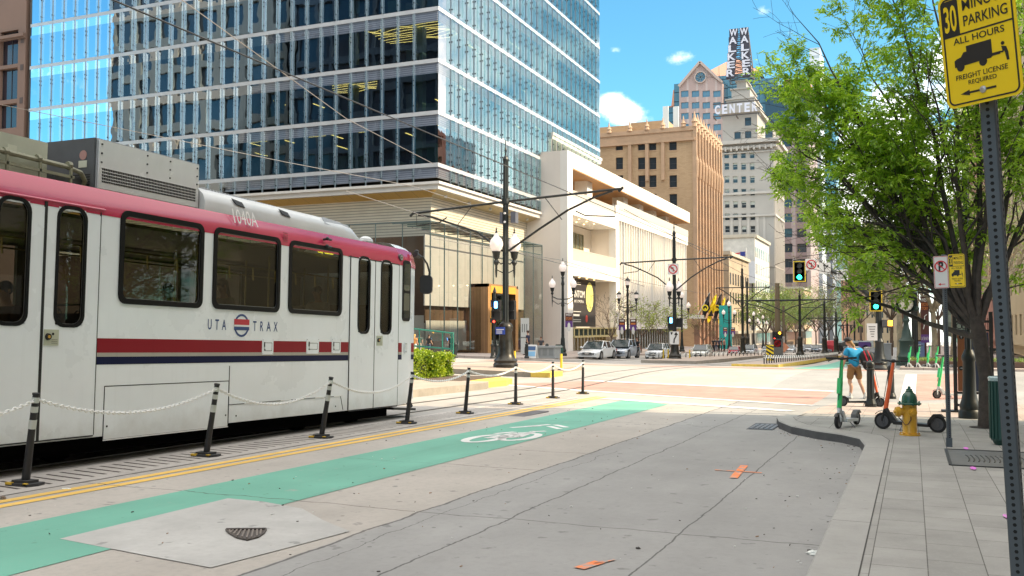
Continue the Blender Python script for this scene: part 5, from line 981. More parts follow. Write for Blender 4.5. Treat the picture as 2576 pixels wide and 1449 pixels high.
# gabled granite tower behind
YG=390.; pinkg=lined('pink_granite',(.36,.265,.245),(.43,.35,.33),0,3.95,.20,.7,per2=3.95,ax2=2,fr2=.0,var=.05,vs=.05); peach=mat('peach_gable_roof',(.50,.245,.16),.7,0,.03,.1); bluew=mat('blue_window_glass',(.10,.20,.28),.06,.0,spec=1); dkglass=mat('dark_tower_glass',(.035,.06,.085),.06,0,spec=1)
def gx(x,y=300): return pY(x,y,YG).x
def gz(x,y): return pY(x,y,YG).z
def gable_tower(name,label,xa,xb,ypk,ybase,yroofpk,xroof,cols,rows,round_=True):
    x0,x1=gx(xa),gx(xb); zb=-8; zs=gz((xa+xb)/2,ybase); zp=gz((xa+xb)/2,ypk); W_=x1-x0; hs=[]
    root=thing(name,label,'office tower',((x0+x1)/2,YG,zb))
    for c in cols: 
        a=gx(c-9.5)-x0;b=gx(c+9.5)-x0
        for r_ in rows: hs.append((a,b,gz(c,r_+8)-zb,gz(c,r_-8)-zb))
    mb=MB(); wall_holes(mb,(x0,YG,zb),(1,0,0),vz,(0,-1,0),W_,zs-zb,hs,.4); mb.box(x0,x1-.01,YG+.6,YG+30,zb,zs)
    mb.prism([(0,0),(W_,0),(W_/2,zp-zs)],(x0,YG,zs),(1,0,0),(0,0,1),(0,2,0)); mb.box(x1-.02,x1,YG,YG+.6,zb,zs); mb.build('walls',pinkg,root)
    put_windows(root,[((x0,YG,zb),(1,0,0),vz,(0,-1,0),h,.4) for h in hs],[bluew if round_ else wglass,mat('mullion_blue',(.12,.17,.2),.4)],60,bars=(2,1),fr=.12)
    mb=MB(); e=.9
    for s_ in (-1,1):
        a=V((x0+x1)/2+s_*W_/2,YG-.5,zs); b=V((x0+x1)/2,YG-.5,zp); mb.bar(a,b+V(0,0,.3),1.0,1.2,upv=(0,-1,0))
    mb.build('gable_coping',mat('granite_coping',(.42,.33,.29),.7),root)
    if round_:
        cx_,cz_=gx(1763.5),gz(1763,195); r_=gx(1777)-cx_; mb=MB(); P=circ(cx_,cz_,r_*1.12,28); Q=circ(cx_,cz_,r_*.95,28); mb.ring(P,Q,(0,YG-.5,0),(1,0,0),(0,0,1),(0,-.5,0),0); mb.prism(Q,(0,YG-.3,0),(1,0,0),(0,0,1),(0,-.1,0),1)
        for k in range(4): a=R(45*k); mb.bar((cx_-r_*math.cos(a),YG-.6,cz_-r_*math.sin(a)),(cx_+r_*math.cos(a),YG-.6,cz_+r_*math.sin(a)),.35,.2,2,(0,-1,0))
        mb.build('round_window',[mat('granite_coping'),bluew,mat('mullion_blue')],root)
    return root,x0,x1,zs,zp
rt1,x0,x1,zs,zp=gable_tower('gabled_tower','pink granite tower with steep gable, round window and peach pyramid roof behind the limestone tower',1709,1818,158,213,110,1835,[1723,1750,1777,1804],[236,265,292,320,347,375,403,430,458])
mb=MB(); xp=gx(1828); zq=gz(1828,109); zb1=gz(1800,186); bx0=gx(1742);bx1=gx(1912); 
mb.face([(bx0,YG+4,zb1),(bx1,YG+4,zb1),(xp,YG+22,zq)]); mb.face([(bx1,YG+4,zb1),(bx1,YG+44,zb1),(xp,YG+22,zq)]); mb.face([(bx0,YG+44,zb1),(bx0,YG+4,zb1),(xp,YG+22,zq)]); mb.build('pyramid_roof',peach,rt1)
mb=MB(); xa=gx(1692); mb.box(xa,x0,YG+3,YG+28,-8,gz(1695,207)); mb.box(gx(1745),gx(1905),YG+4,YG+40,-8,gz(1800,186)); xa2=gx(1660); mb.box(xa2,xa,YG+6,YG+28,-8,gz(1670,262)); mb.box(gx(1829),gx(1955),YG+3,YG+28,-8,gz(1850,200)); mb.build('glass_wings',[lined('wing_glass',(.09,.20,.27),(.03,.06,.08),2,3.9,.12,.1,per2=3.0,ax2=0,fr2=.06,var=.15,vs=.05)],rt1)
mb=MB(); mb.hexa([(gx(1685),YG+2.8,gz(1690,262)),(gx(1692),YG+2.8,gz(1690,262)),(gx(1692),YG+8,gz(1690,262)),(gx(1685),YG+8,gz(1690,262)),(gx(1690),YG+2.8,gz(1690,222)),(gx(1692),YG+2.8,gz(1690,222)),(gx(1692),YG+8,gz(1690,222)),(gx(1690),YG+8,gz(1690,222))]); mb.box(xa2,xa,YG+5.8,YG+28,gz(1670,263),gz(1670,260)); mb.build('peach_slope',peach,rt1)
# second granite tower (right) with many windows
x0=gx(1950); x1=gx(2035); hs=[]; zb=-8
for c in (1977,2003+5) if False else (1978,2013):
    a=gx(c-11.5)-x0; b=gx(c+11.5)-x0
    for k in range(12): y=357+k*38; hs.append((a,b,gz(c,y+12)-zb,gz(c,y-10)-zb))
pk2=lined('brown_granite',(.205,.145,.14),(.30,.235,.225),0,5.85,.28,.6,per2=6.2,ax2=2,fr2=.0,var=.05,vs=.05)
rt2=masonry('brown_granite_tower','brown granite tower with large paired dark windows and peach sloped roof beside the limestone tower','office tower',x0,x1,YG,YG+35,zb,gz(2000,320),pk2,[wglass,wframe],hs,[],maxn=60,dep=.7,bars=(2,1),fr=.12,sill=0)
mb=MB(); mb.box(gx(1925),gx(1985),YG+1,YG+20,gz(1950,320)-60,gz(1950,215)); mb.box(gx(1985),x1-1,YG+1,YG+30,gz(1990,320),gz(1990,245)); mb.build('dark_glass_shaft',[mat('shaft_glass',(.03,.045,.06),.05,0,spec=1)],rt2)
mb=MB(); mb.prism([(gx(1953),gz(1960,245)),(x1,gz(2035,245)),(x1,gz(2035,196)),(gx(1975),gz(1975,196))],(0,YG+2,0),(1,0,0),(0,0,1),(0,20,0)); mb.build('peach_roof',peach,rt2)
def block(name,label,cat,xa,xb,yt,Y,yb,m_,dep=25,zb=-10,X2=None):
    a=pY(xa,yt,Y); b=pY(xb,yt,Y); z=(a.z+b.z)/2; root=thing(name,label,cat,((a.x+b.x)/2,Y,zb)); mb=MB(); mb.box(a.x,b.x,Y,Y+dep,zb,z); mb.build('walls',m_,root); return root,a.x,b.x,z
def wgrid(root,xa,xb,Y,ztop,zbot,nx,nz,m_,fx=.55,fz=.55,east=None):
    w_=(xb-xa)/nx; h=(ztop-zbot)/nz
    for i in range(nx):
        for j in range(nz): MB().box(xa+w_*(i+.5-fx/2),xa+w_*(i+.5+fx/2),Y-.05,Y+.2,zbot+h*(j+.5-fz/2),zbot+h*(j+.5+fz/2)).build('window',m_,root)
r_,a,b,z=block('pale_tower','narrow pale bluish white tower rising right of the brown granite tower','office tower',2036,2062,120,430,700,lined('pale_tower_wall',(.62,.68,.72),(.42,.50,.55),2,3.8,.35,.5,var=.05),20); 
r_,a,b,z=block('teal_glass_tower','sky blue glass tower with a rooftop logo glimpsed between tree and pale tower','office tower',2060,2100,180,520,700,mat('teal_glass',(.16,.42,.55),.15,.3,.1,.05,spec=1),25)
mb=MB(); p=pY(2064,428,519.5); q=pY(2078,445,519.5); text(mb,'B',p.x,q.x,q.z,p.z,(0,519.4,0),(1,0,0),(0,0,1),(0,0,0),0,.06); mb.build('rooftop_letter',mat('letter_blue_dark',(.05,.12,.2),.5),r_)
r_,a,b,z=block('grey_tower','slim slate grey tower end seen below the tree foliage','office tower',2062,2092,520,460,700,mat('slate_wall',(.17,.19,.22),.6,0,.1,.1),25)
r_,a,b,z=block('mint_glass_block','bright pale green glass block between the far towers','office building',2090,2135,560,500,800,mat('mint_glass',(.40,.62,.58),.2,.2,.2,.08),20)
tanm=mat('tan_stone',(.42,.30,.20),.8,0,.1,.1)
r_,a,b,z=block('tan_building','tan brick building with small dark windows far down the street','building',2133,2180,610,330,850,tanm,30); wgrid(r_,a,b,330,z-2,z-50,5,10,wglass,.35,.5)
r_,a,b,z=block('cream_building','cream stone building far down the street right of the tan one','building',2172,2260,560,280,850,mat('cream_stone',(.62,.50,.34),.8,0,.1,.1),30); wgrid(r_,a,b,280,z-2,z-40,7,9,wglass,.35,.5)
r_,a,b,z=block('peach_building','pinkish low building at the far end of the street','building',2115,2150,690,420,850,mat('peach_wall',(.50,.30,.22),.8,0,.1,.1),30); wgrid(r_,a,b,420,z-1,z-25,4,5,wglass,.35,.5)
# low buildings along the left side of the far street
XL2=-36
def lowb(name,label,y0,y1,zt,m_,win=None):
    root=thing(name,label,'building',(XL2,y0,-3)); mb=MB(); mb.box(XL2-25,XL2,y0,y1,-5,zt); mb.build('walls',m_,root)
    m2=MB(); m2.box(XL2,XL2+.5,y0+.5,y1-.5,zt-.9,zt-.2); m2.box(XL2-25,XL2+.4,y0-.4,y0,zt-.8,zt); m2.box(XL2,XL2+1.6,y0+1,y1-1,.2,.8); m2.build('cornice',mat('cornice_cream',(.50,.45,.36),.7,0,.1,.5),root)
    n=int((y1-y0)/3.2)
    for i in range(n):
        for z in frange(2.5,zt-3,4.2): MB().box(XL2-.1,XL2+.06,y0+(i+.28)*(y1-y0)/n,y0+(i+.72)*(y1-y0)/n,z,z+2.5).build('window',wglass,root)
        MB().box(XL2-.1,XL2+.05,y0+(i+.1)*(y1-y0)/n,y0+(i+.9)*(y1-y0)/n,-2.5,0).build('shopfront',wglass,root)
    return root
q1=pX(1822,640,X0).y; 
lowb('low_stone_building','low buff stone building with white billboard next to the ochre hotel',205,232,18,mat('buff_stone',(.40,.32,.23),.8,0,.1,.3)); 
o=thing('billboard','blank white billboard panel on the roof edge between the ochre hotel and limestone tower','billboard',(-38,236,10)); mb=MB(); p=pY(1804,660,240); q=pY(1900,712,240); mb.box(p.x,q.x,240,240.6,q.z,p.z); mb.build('panel',mat('billboard_white',(.70,.72,.76),.6,0,.03,.2),o); mb=MB(); [mb.box(x,x+.4,240.6,241,-4,p.z) for x in (p.x+1,(p.x+q.x)/2,q.x-1)]; mb.build('frame',mastm,o)
lowb('ornate_white_building','ornate white terracotta fronted building with tall narrow windows',242,268,25,mat('ornate_white',(.60,.58,.52),.7,0,.15,.8))
lowb('brown_shop_building','low brown shopfront building far down the left pavement',300,345,9,mat('shop_brown',(.22,.15,.10),.8,0,.2,.5)); lowb('far_street_block','tan office block at the far left of the street beyond the limestone tower',350,385,16,tanm)
# brown building at the left edge
brp=mat('rose_brown_wall',(.24,.155,.12),.7,0,.08,.3); brj=mat('wall_plug',(.10,.075,.07),.7)
bx1=pY(66,200,Y0).x-.2; bz0=pY(30,100,Y0).z; hs=[]
for i in range(5):
    b=bx1-1.7-i*4.1+ (bx1*0) - (bx1-24); 
x0b=bx1-24; hs=[]
for i in range(5):
    xr=bx1-1.05-i*4.2
    for yy in ((108,240),(254,372),(388,480)): hs.append((xr-2.6-x0b,xr-x0b,pY(40,yy[1]*.667,Y0).z+12-.0,pY(40,yy[0]*.667+(3 if yy[0]<200 else 0),Y0).z+12)) 
hs=[h for h in hs]
root=masonry('rose_brown_building','rose brown office building with deep dark windows at the left edge beyond the tram','office building',x0b,bx1,Y0,Y0+30,-12,60,brp,[mat('window_glass_violet',(.035,.03,.045),.05,0,spec=1),mat('window_frame_dark')],hs,[],maxn=40,dep=.45,bars=(2,1),fr=.07,sill=0)
mb=MB(); mb.box(x0b,bx1,Y0-.35,Y0-.001,pY(40,96,Y0).z,pY(40,88,Y0).z); mb.box(x0b,bx1,Y0-.2,Y0-.002,pY(40,100,Y0).z,pY(40,96,Y0).z)
mb.build('string_course',brp,root); mb=MB()
for i in range(5):
    for yy in (102,170,253): x=bx1-.45-i*4.2; z=pY(50,yy,Y0).z; mb.box(x-.22,x+.22,Y0-.03,Y0,z-.3,z+.3)
mb.build('wall_plugs',brj,root)
# ---- blocks outside the frame: they shade the near street and stand in the tower's glass
rg=mat('offcam_concrete',(.17,.165,.15),.8,0,.08,.2)
def off(name,label,x0,x1,y0,y1,zt,wallm,face,nx,nz,fx,fz,gm=wglass,recess=.5):
    root=thing(name,label,'building',((x0+x1)/2,y0,0)); mb=MB()
    if face=='N': o,u,n,W_=(x1,y1,0),(-1,0,0),(0,1,0),x1-x0
    else: o,u,n,W_=(x0,y1,0),(0,-1,0),(-1,0,0),y1-y0
    hs=[((i+.5-fx/2)*W_/nx,(i+.5+fx/2)*W_/nx,(j+.5-fz/2)*zt/nz,(j+.5+fz/2)*zt/nz) for i in range(nx) for j in range(nz)]
    wall_holes(mb,o,u,vz,n,W_,zt,hs,recess)
    P=Vector(o)-Vector(n)*recess; Q=P+Vector(u)*W_; mb.face([P,Q,Q+V(0,0,zt),P+V(0,0,zt)],1)
    if face=='N': mb.box(x0,x1,y0,y1-recess-.05,-1,zt,0); mb.face([(x0,y1,zt),(x1,y1,zt),(x1,y1-1,zt),(x0,y1-1,zt)])
    else: mb.box(x0+recess+.05,x1,y0,y1,-1,zt,0); mb.face([(x0,y0,zt),(x0,y1,zt),(x0+1,y1,zt),(x0+1,y0,zt)]); mb.face([(x0,y1,0),(x0+1,y1,0),(x0+1,y1,zt),(x0,y1,zt)])
    mb.build('walls',[wallm,gm],root); return root
off('concrete_grid_building','concrete grid office block outside the frame behind the tram',-119,-84,-20,22,70,rg,'N',8,15,.72,.74)
off('dark_glass_building','dark glass office block outside the frame left of the camera',-82,-58,-20,24,75,mat('offcam_dark',(.06,.08,.11),.3,0,.1,.2),'N',7,17,.88,.8,mat('offcam_glass',(.03,.05,.08),.08,0,spec=1))
off('stone_building','stone building outside the frame left of the camera',-56,-34,-40,22,48,mat('offcam_stone',(.13,.11,.10),.8,0,.1,.2),'N',7,12,.5,.6)
off('shading_building','office building outside the frame on the right of the near street',6.2,40,-70,23.5,30,mat('offcam_brown',(.50,.45,.40),.8,0,.1,.2),'W',24,11,.5,.55)
off('pavement_side_building','cream stone building on the right beyond the crossing',9,34,62,118,34,mat('cream_side_wall',(.52,.42,.27),.8,0,.08,.2),'W',14,9,.4,.5)
off('red_brick_building','red brick building on the right far beyond the crossing',9,34,122,170,38,mat('red_side_wall',(.33,.15,.11),.8,0,.1,.2),'W',12,10,.45,.5)
off('green_roof_building','grey green building on the right farthest beyond the crossing',9,40,175,330,30,mat('green_side_wall',(.14,.18,.14),.8,0,.2,.1),'W',30,8,.5,.5)
# ---------------------------------------------------------------- street furniture
def surf(x,y):     # height of whatever one stands on at (x,y) near the right pavement
    return kz(x,y) if (x>-2.5 and y<23.2) else G(x,y)+.01
def grs(x,y):      # pixel -> point on the raised right pavement
    p=gr(x,y,.15)
    for _ in range(4): p=gr(x,y,rise(p.y))
    return p
black=mat('post_black',(.018,.018,.02),.5); refw=mat('reflective_white',(.55,.58,.55),.35); chainw=mat('chain_white',(.85,.85,.83),.45); rubb=mat('base_rubber',(.045,.045,.047),.8); ylw=mat('reflector_yellow',(.75,.48,.05),.4)
dgreen=mat('lamp_post_dark',(.018,.022,.022),.45,.2,.2,4); globe=mat('globe_glass',(.80,.72,.68),.25,em=(1,.85,.75),es=.18); steelg=mat('galvanised',(.085,.10,.115),.55,.3,.15,3); yellp=mat('post_yellow',(.80,.55,.03),.5)
tops=[(91,991),(546,967),(833,950),(1038,937),(1180,926),(1298,918),(1391,911),(1467,907)]; bases=[(63,1221),(518,1148),(808,1102),(1023,1066),(1170,1041),(1297,1018),(1391,1002),(1466,991)]
ords=['nearest, with one foot by the first tram door','second from the left of the picture','third from the left, before the tram skirt','fourth, beside the tram cab','fifth, just right of the tram nose','sixth, before the median island','seventh, last but one before the crossing','last and rightmost, at the brick crossing']
tp=[]
for i,((xt,yt),(xb,yb)) in enumerate(zip(tops,bases)):
    b=gr(xb,yb); t=pY(xt,yt,b.y); t=b+(t-b).normalized()*min((t-b).length,1.06) if i<6 else t; tp.append(t)
    r_=thing('chain_post','leaning black and white chain post, '+ords[i],'chain post',b,group='chain posts beside the tram track')
    mb=MB(); mb.prism([(-.17,-.12),(.17,-.12),(.21,0),(.17,.12),(-.17,.12),(-.21,0)],b+V(0,0,0),(1,0,0),(0,1,-S),(0,0,.035),0); mb.prism([(-.12,-.08),(.12,-.08),(.12,.08),(-.12,.08)],b+V(0,0,.035),(1,0,0),(0,1,-S),(0,0,.03),0); mb.box(b.x-.17,b.x-.07,b.y-.125,b.y-.09,b.z+.02,b.z+.045,1); mb.box(b.x+.1,b.x+.16,b.y-.12,b.y-.09,b.z+.02,b.z+.045,1); mb.build('base_plate',[rubb,ylw],r_)
    d=t-b; P=lambda k:b+d*k
    mb=MB(); mb.tube([P(.04),P(.5),P(1)],[.047,.040,.036],10,0); mb.tube([P(.99),P(1.01)],[.042,.042],10,0); sm(mb.build('post',black,r_))
    mb=MB(); 
    for k0,k1 in ((.905,.965),(.80,.865)) : mb.tube([P(k0),P(k1)],[.042,.040],10,0,False)
    mb.tube([P(.62),P(.72)],[.043,.042],10,0,False) if i<3 else None
    mb.build('reflective_band',refw,r_)
def chain(p,q,sag,name,label,grp,link=.062,rad=.008,n=5,kind=None):
    mb=MB(); L_=(q-p).length*(1+sag*sag*2.4); N=max(2,int(L_/(link*.78))); pts=[p.lerp(q,k/N)-V(0,0,4*sag*(k/N)*(1-k/N)) for k in range(N+1)]
    for k in range(N):
        a=pts[k]; b=pts[k+1]; d=(b-a).normalized(); m_=(a+b)/2; s_=d.cross(V(0,0,1)).normalized(); u=s_ if k%2 else s_.cross(d)
        ring=[m_+d*(link*.5*math.cos(2*math.pi*j/8))+u*(link*.30*math.sin(2*math.pi*j/8)) for j in range(9)]; mb.tube(ring,rad,4,0,False)
    o=mb.build(name,chainw); return tag(o,label,'chain',grp)
sag=[.24,.30,.26,.17,.16,.17,.20]
cn=['from the first post to the second','between the second and third posts','across the tram doors, third to fourth post','before the planter, fourth to fifth post','fifth to sixth post, before the island','sixth to seventh post','seventh to last post']
d0=gr(-560,1400); q0=V(-9.33,5.0,.9)
chain(V(-9.25,4.9,.88),tp[0]-V(0,0,.07),.24,'plastic_chain','white plastic chain span at the far left edge, ending on the nearest post','plastic chains between the posts')
for i in range(7): chain(tp[i]-V(0,0,.06),tp[i+1]-V(0,0,.06),sag[i],'plastic_chain','white plastic chain span '+cn[i],'plastic chains between the posts')
# far chain fences
def small_post():
    r_=thing('fence_post','x','fence post'); mb=MB(); mb.cyl((0,0,0),(0,0,.72),.04,.035,7); mb.build('post',black,r_,world=False); mb=MB(); mb.cyl((0,0,.60),(0,0,.66),.041,.041,7,cap=False); mb.cyl((0,0,.50),(0,0,.55),.041,.041,7,cap=False); mb.build('reflective_band',refw,r_,world=False); return r_
sp=small_post(); first=True
def fence_row(a,b,n,label,grp,cl):
    global first
    pts=[]
    for i in range(n):
        t=i/(n-1); x=a[0]+(b[0]-a[0])*t; y=a[1]+(b[1]-a[1])*t; p=V(x,y,G(x,y)+.0); pts.append(p)
        if first: o=sp; first=False; o.location=p; o['label']=label; o['group']=grp
        else: dup(sp,p,0,label,group=grp)
    mb=MB()
    for p,q in zip(pts,pts[1:]):
        L_=(q-p).length; mb.tube([p.lerp(q,k/6)+V(0,0,.68-.22*4*(k/6)*(1-k/6)) for k in range(7)],.02,4)
    tag(mb.build('plastic_chain',chainw),cl,'chain')
a=gr(1643,909); b=gr(1925,899); fence_row((a.x,a.y),(b.x,b.y),26,'thin black fence post in the row before the white cars','posts of the chain fence before the white cars','white chain strung along the posts before the white cars')
fence_row((-7.9,56.2),(-6.3,92),46,'thin black fence post in the dense row left of the far green lane','posts of the chain fence by the far green lane','white chain strung along the dense row of posts by the far green lane')
# ---- catenary poles
def flute(mb,x,y,z0,z1,r0,r1,n=12,mi=0):
    rows=[]
    for z,r_ in ((z0,r0),(z1,r1)): rows.append([V(x+(r_*(1 if k%2 else .86))*math.cos(math.pi*k/n),y+(r_*(1 if k%2 else .86))*math.sin(math.pi*k/n),z) for k in range(2*n)])
    mb.grid(rows,mi,True)
def globe_lamp(p,s,root,mats=(None,),nm='globe_lamp',lantern=False):
    mb=MB(); mb.lathe([(.03*s,-1.15*s),(.05*s,-.9*s),(.05*s,-.62*s),(.10*s,-.55*s),(.13*s,-.48*s),(.10*s,-.40*s),(.07*s,-.36*s),(.14*s,-.26*s),(.17*s,-.06*s),(.20*s,-.02*s),(.2*s,0)],p,12); sm(mb.build('lamp_holder',dgreen,root))
    mb=MB(); mb.lathe([(.15*s,0),(.24*s,.10*s),(.30*s,.26*s),(.30*s,.38*s),(.24*s,.54*s),(.14*s,.64*s),(.10*s,.70*s),(.10*s,.78*s),(.04*s,.82*s)] if not lantern else [(.16*s,0),(.25*s,.36*s),(.27*s,.40*s)],p,14); g=sm(mb.build(nm,globe,root)); mb=MB(); mb.lathe([(.05*s,.8*s),(.06*s,.86*s),(.02*s,.92*s),(.04*s,.97*s),(.005*s,1.08*s)] if not lantern else [(.30*s,.40*s),(.20*s,.58*s),(.06*s,.68*s),(.01,.85*s)],p,8); mb.build('finial',dgreen,g)
def hand_mat(): return mat('walk_lamp_blue',(.1,.3,.9),.5,em=(.12,.42,1),es=5)
def pole(bx,by,zb,zt,label,r=.14,armL=None,armR=None,zarm=None,rise_l=0,rise_r=0,lamps=None,wide=.38,name='catenary_pole',grp='catenary poles along the tram tracks',sag=1.0,hang=True,base=True):
    rt=thing(name,label,'catenary pole' if grp else 'pole',(bx,by,zb),group=grp)
    H_=zt-zb; mb=MB(); flute(mb,bx,by,zb+(1.9 if base else 0),zt,r,r*.8); mb.lathe([(r*.86,0),(r*.95,.08),(r*.7,.18),(r*.25,.28),(r*.25,.4),(r*.4,.5),(r*.15,.65),(.02,.95)],(bx,by,zt),10); mb.build('shaft',[dgreen],rt)
    if base:
        mb=MB(); w_=wide; mb.lathe([(w_*1.25,0),(w_*1.25,.12),(w_*1.12,.2),(w_*1.2,.3),(w_*.95,.42),(w_*.8,.6),(w_*.7,1.1),(w_*.62,1.55),(w_*.72,1.65),(w_*.72,1.8),(w_*.58,1.92),(r,2.0)],(bx,by,zb),16); sm(mb.build('cast_base',mat('cast_base_dark',(.035,.033,.028),.35,.5,.4,5),rt),35)
    if armL is not None:
        mb=MB(); za=zarm
        for s_,L_,rz_ in ((-1,armL,rise_l),(1,armR,rise_r)):
            if not L_: continue
            e=V(bx+s_*L_,by,za+rz_); mb.tube([(bx,by,za),e],.055,7); lo=za-sag*1.75; mb.tube([V(bx+s_*r,by,lo-.35),V(bx+s_*L_*.30,by,lo+(za-lo)*.30),V(bx+s_*L_*.55,by,lo+(za+rz_-lo)*.62),V(bx+s_*L_*.78,by,lo+(za+rz_-lo)*.86),V(bx+s_*L_*.93,by,za+rz_-.08)],.05,7)
            mb.tube([(bx+s_*L_*.35,by,za+rz_*.35),(bx+s_*L_*.5,by,lo+(za-lo)*.50)],.018,5)
            k=L_*.42; mb.tube([(bx+s_*L_*.62,by,za-.55*sag),(bx+s_*(L_*.7),by,za-.75*sag),(bx+s_*L_*.95,by,za-.85*sag)],.03,6); mb.cyl((bx+s_*L_*.95,by,za-.85*sag),(bx+s_*L_*.95,by,za-.3*sag),.012,.012,5)
            mb.cyl(e-V(.1,0,.12),e-V(-.1,0,-.06),.06,.06,7)
        mb.lathe([(r*1.2,-.1),(r*1.25,0),(r*1.2,.12)],(bx,by,za),10); mb.build('bracket_arms',dgreen,rt)
    if lamps:
        zl_,off,s_=lamps
        for dx,dy in ((-off*.95,-.25),(off*.8,.3)):
            globe_lamp(V(bx+dx,by+dy,zl_),s_,rt); mb=MB(); mb.tube([(bx+dx,by+dy,zl_-.35*s_),(bx+dx*.5,by+dy*.5,zl_-.55*s_),(bx,by,zl_-.45*s_)],.035,6); mb.tube([(bx+dx,by+dy,zl_-.8*s_),(bx,by,zl_-1.0*s_)],.025,6); mb.build('lamp_bracket',dgreen,rt)
    return rt
PXM=-16.5
def atX(x,X): d=ray(x,800); return EYE.y+d.y*(X/d.x)
yA_=atX(1272,PXM); bA=V(PXM,yA_,G(PXM,yA_)+.2); dpt=depth(V(PXM,yA_,0)); zA=lambda y:topz(V(PXM,yA_,0),y)
eL=pY(1037,523,yA_).x; eR=pY(1562,489,yA_).x
pA=pole(PXM,yA_,bA.z,zA(402),'tallest nearest catenary pole with two globe lamps and walk signals on the median island',.145,PXM-eL,eR-PXM,zA(505),(zA(523)-zA(505)),(zA(489)-zA(505)),lamps=(zA(632),.36,1.0),wide=.44,sag=1.05)
ba=mat('speaker_box_grey',(.11,.12,.15),.5)
def ped_signal(root,p,lit=None,red=None,s=1,rz=0):
    mb=MB(); b=len(mb.v); mb.box(p.x-.17*s,p.x+.17*s,p.y-.1,p.y+.13,p.z-.21*s,p.z+.21*s,0); mb.box(p.x-.19*s,p.x+.19*s,p.y-.26,p.y-.1,p.z+.17*s,p.z+.21*s,0); mb.box(p.x-.19*s,p.x-.16*s,p.y-.24,p.y-.1,p.z-.1*s,p.z+.21*s,0); o=mb.build('walk_signal',black,root)
    if lit: mb=MB(); mb.prism(rrect(-.075*s,.075*s,-.15*s,.15*s,.05),(p.x,p.y-.11,p.z),(1,0,0),(0,0,1),(0,-.02,0)); mb.build('lit_symbol',lit,o)
    return o
def P(x,y,Y=yA_): return pY(x,y,Y)
mb=MB(); q=P(1288,546); mb.box(q.x-.02,q.x+.20,yA_-.1,yA_+.25,zA(560),zA(532),0); mb.box(q.x-.55,q.x-.42,yA_-.1,yA_+.2,zA(560),zA(532),0); mb.cyl((PXM+.05,yA_-.25,zA(536)),(PXM+.05,yA_-.19,zA(536)),.05,.05,8,1); mb.cyl((PXM+.05,yA_-.25,zA(558)),(PXM+.05,yA_-.19,zA(558)),.05,.05,8,1); mb.build('sign_brackets',[ba,mat('bolt_bright',(.9,.9,.9),.3)],pA)
ped_signal(pA,P(1250,767,yA_-.35),hand_mat()); ped_signal(pA,P(1251,793,yA_-.35)); ped_signal(pA,P(1287,768,yA_+.3)); ped_signal(pA,P(1287,792,yA_+.3))
q=P(1238,806,yA_-.3); mb=MB(); mb.box(q.x-.1,q.x+.12,q.y,q.y+.1,q.z-.1,q.z+.1,0); mb.ball((q.x+.1,q.y-.03,q.z-.05),.05,8,6,1); mb.build('small_red_signal',[black,mat('red_lamp',(.9,.05,.03),.5,em=(1,.04,.02),es=5)],pA)
mb=MB(); mb.cyl((PXM-.42,yA_-.25,bA.z+.9),(PXM-.42,yA_-.25,zA(735)),.07,.07,8); mb.cyl((PXM-.3,yA_-.2,zA(742)),(PXM,yA_,zA(742)),.04,.04,6); mb.cyl((PXM-.42,yA_-.25,zA(735)),(PXM-.42,yA_-.25,zA(722)),.1,.02,8); mb.build('signal_column',dgreen,pA)
q=P(1258,832,yA_-.36); mb=MB(); mb.box(q.x-.22,q.x+.22,q.y,q.y+.03,q.z-.16,q.z+.16,0); text(mb,'BUS STOP',q.x-.18,q.x+.18,q.z+.03,q.z+.09,(0,q.y-.003,0),(1,0,0),(0,0,1),(0,0,0),1,.0) if False else mb.box(q.x-.18,q.x+.18,q.y-.004,q.y,q.z+.04,q.z+.07,1); [mb.box(q.x-.18,q.x+.1,q.y-.004,q.y,q.z-.02-k*.05,q.z-.0-k*.05,1) for k in range(3)]; mb.build('blue_plate',[mat('sign_blue',(.02,.06,.35),.5),mat('sign_print_white',(.8,.8,.8),.5)],pA)
mb=MB(); mb.lathe([(.18,-.12),(.185,-.1),(.185,.12),(.18,.14)],(PXM,yA_,zA(826)),12,0); mb.build('steel_band',[mat('band_chrome',(.2,.2,.2),.3,.8)],pA)
# pole with no-left-turn sign
yB_=atX(1697,PXM); zBf=lambda y:topz(V(PXM,yB_,0),y); bz=G(PXM,yB_)+.2
pB=pole(PXM,yB_,bz,zBf(588),'second catenary pole, carrying a no left turn sign and lane arrow sign',.15,PXM-pY(1562,658,yB_).x,pY(1840,649,yB_).x-PXM,zBf(653),zBf(658)-zBf(653),zBf(650)-zBf(653),lamps=(zBf(733),.33,1.0),wide=.40,sag=1.1)
signw=mat('sign_white',(.72,.72,.70),.45); signr=mat('sign_red',(.62,.02,.03),.45); signk=mat('sign_black',(.015,.015,.015),.5)
def no_left(mb,cx_,cy_,cz_,s_):
    o=(cx_,cy_,cz_); u=(1,0,0); v=(0,0,1)
    mb.prism(rrect(-s_,s_,-s_,s_,s_*.12),o,u,v,(0,.02,0),0); f=(0,-.012,0)
    mb.prism([(-.05*s_,-.45*s_),(.1*s_,-.45*s_),(.1*s_,.32*s_),(-.22*s_,.32*s_),(-.22*s_,.5*s_),(-.52*s_,.24*s_),(-.22*s_,-.02*s_),(-.22*s_,.16*s_),(-.05*s_,.16*s_)],(cx_,cy_-.004,cz_),u,v,(0,-.003,0),1)
    mb.ring(circ(0,0,.84*s_,28),circ(0,0,.66*s_,28),(cx_,cy_-.008,cz_),u,v,(0,-.004,0),2); a=R(45); c,n_=math.cos(a),math.sin(a); L_=.72*s_; w_=.075*s_
    mb.prism([(-L_*c-w_*n_,L_*n_-w_*c),(L_*c-w_*n_,-L_*n_-w_*c),(L_*c+w_*n_,-L_*n_+w_*c),(-L_*c+w_*n_,L_*n_+w_*c)],(cx_,cy_-.012,cz_),u,v,(0,-.003,0),2)
SM=[signw,signk,signr]
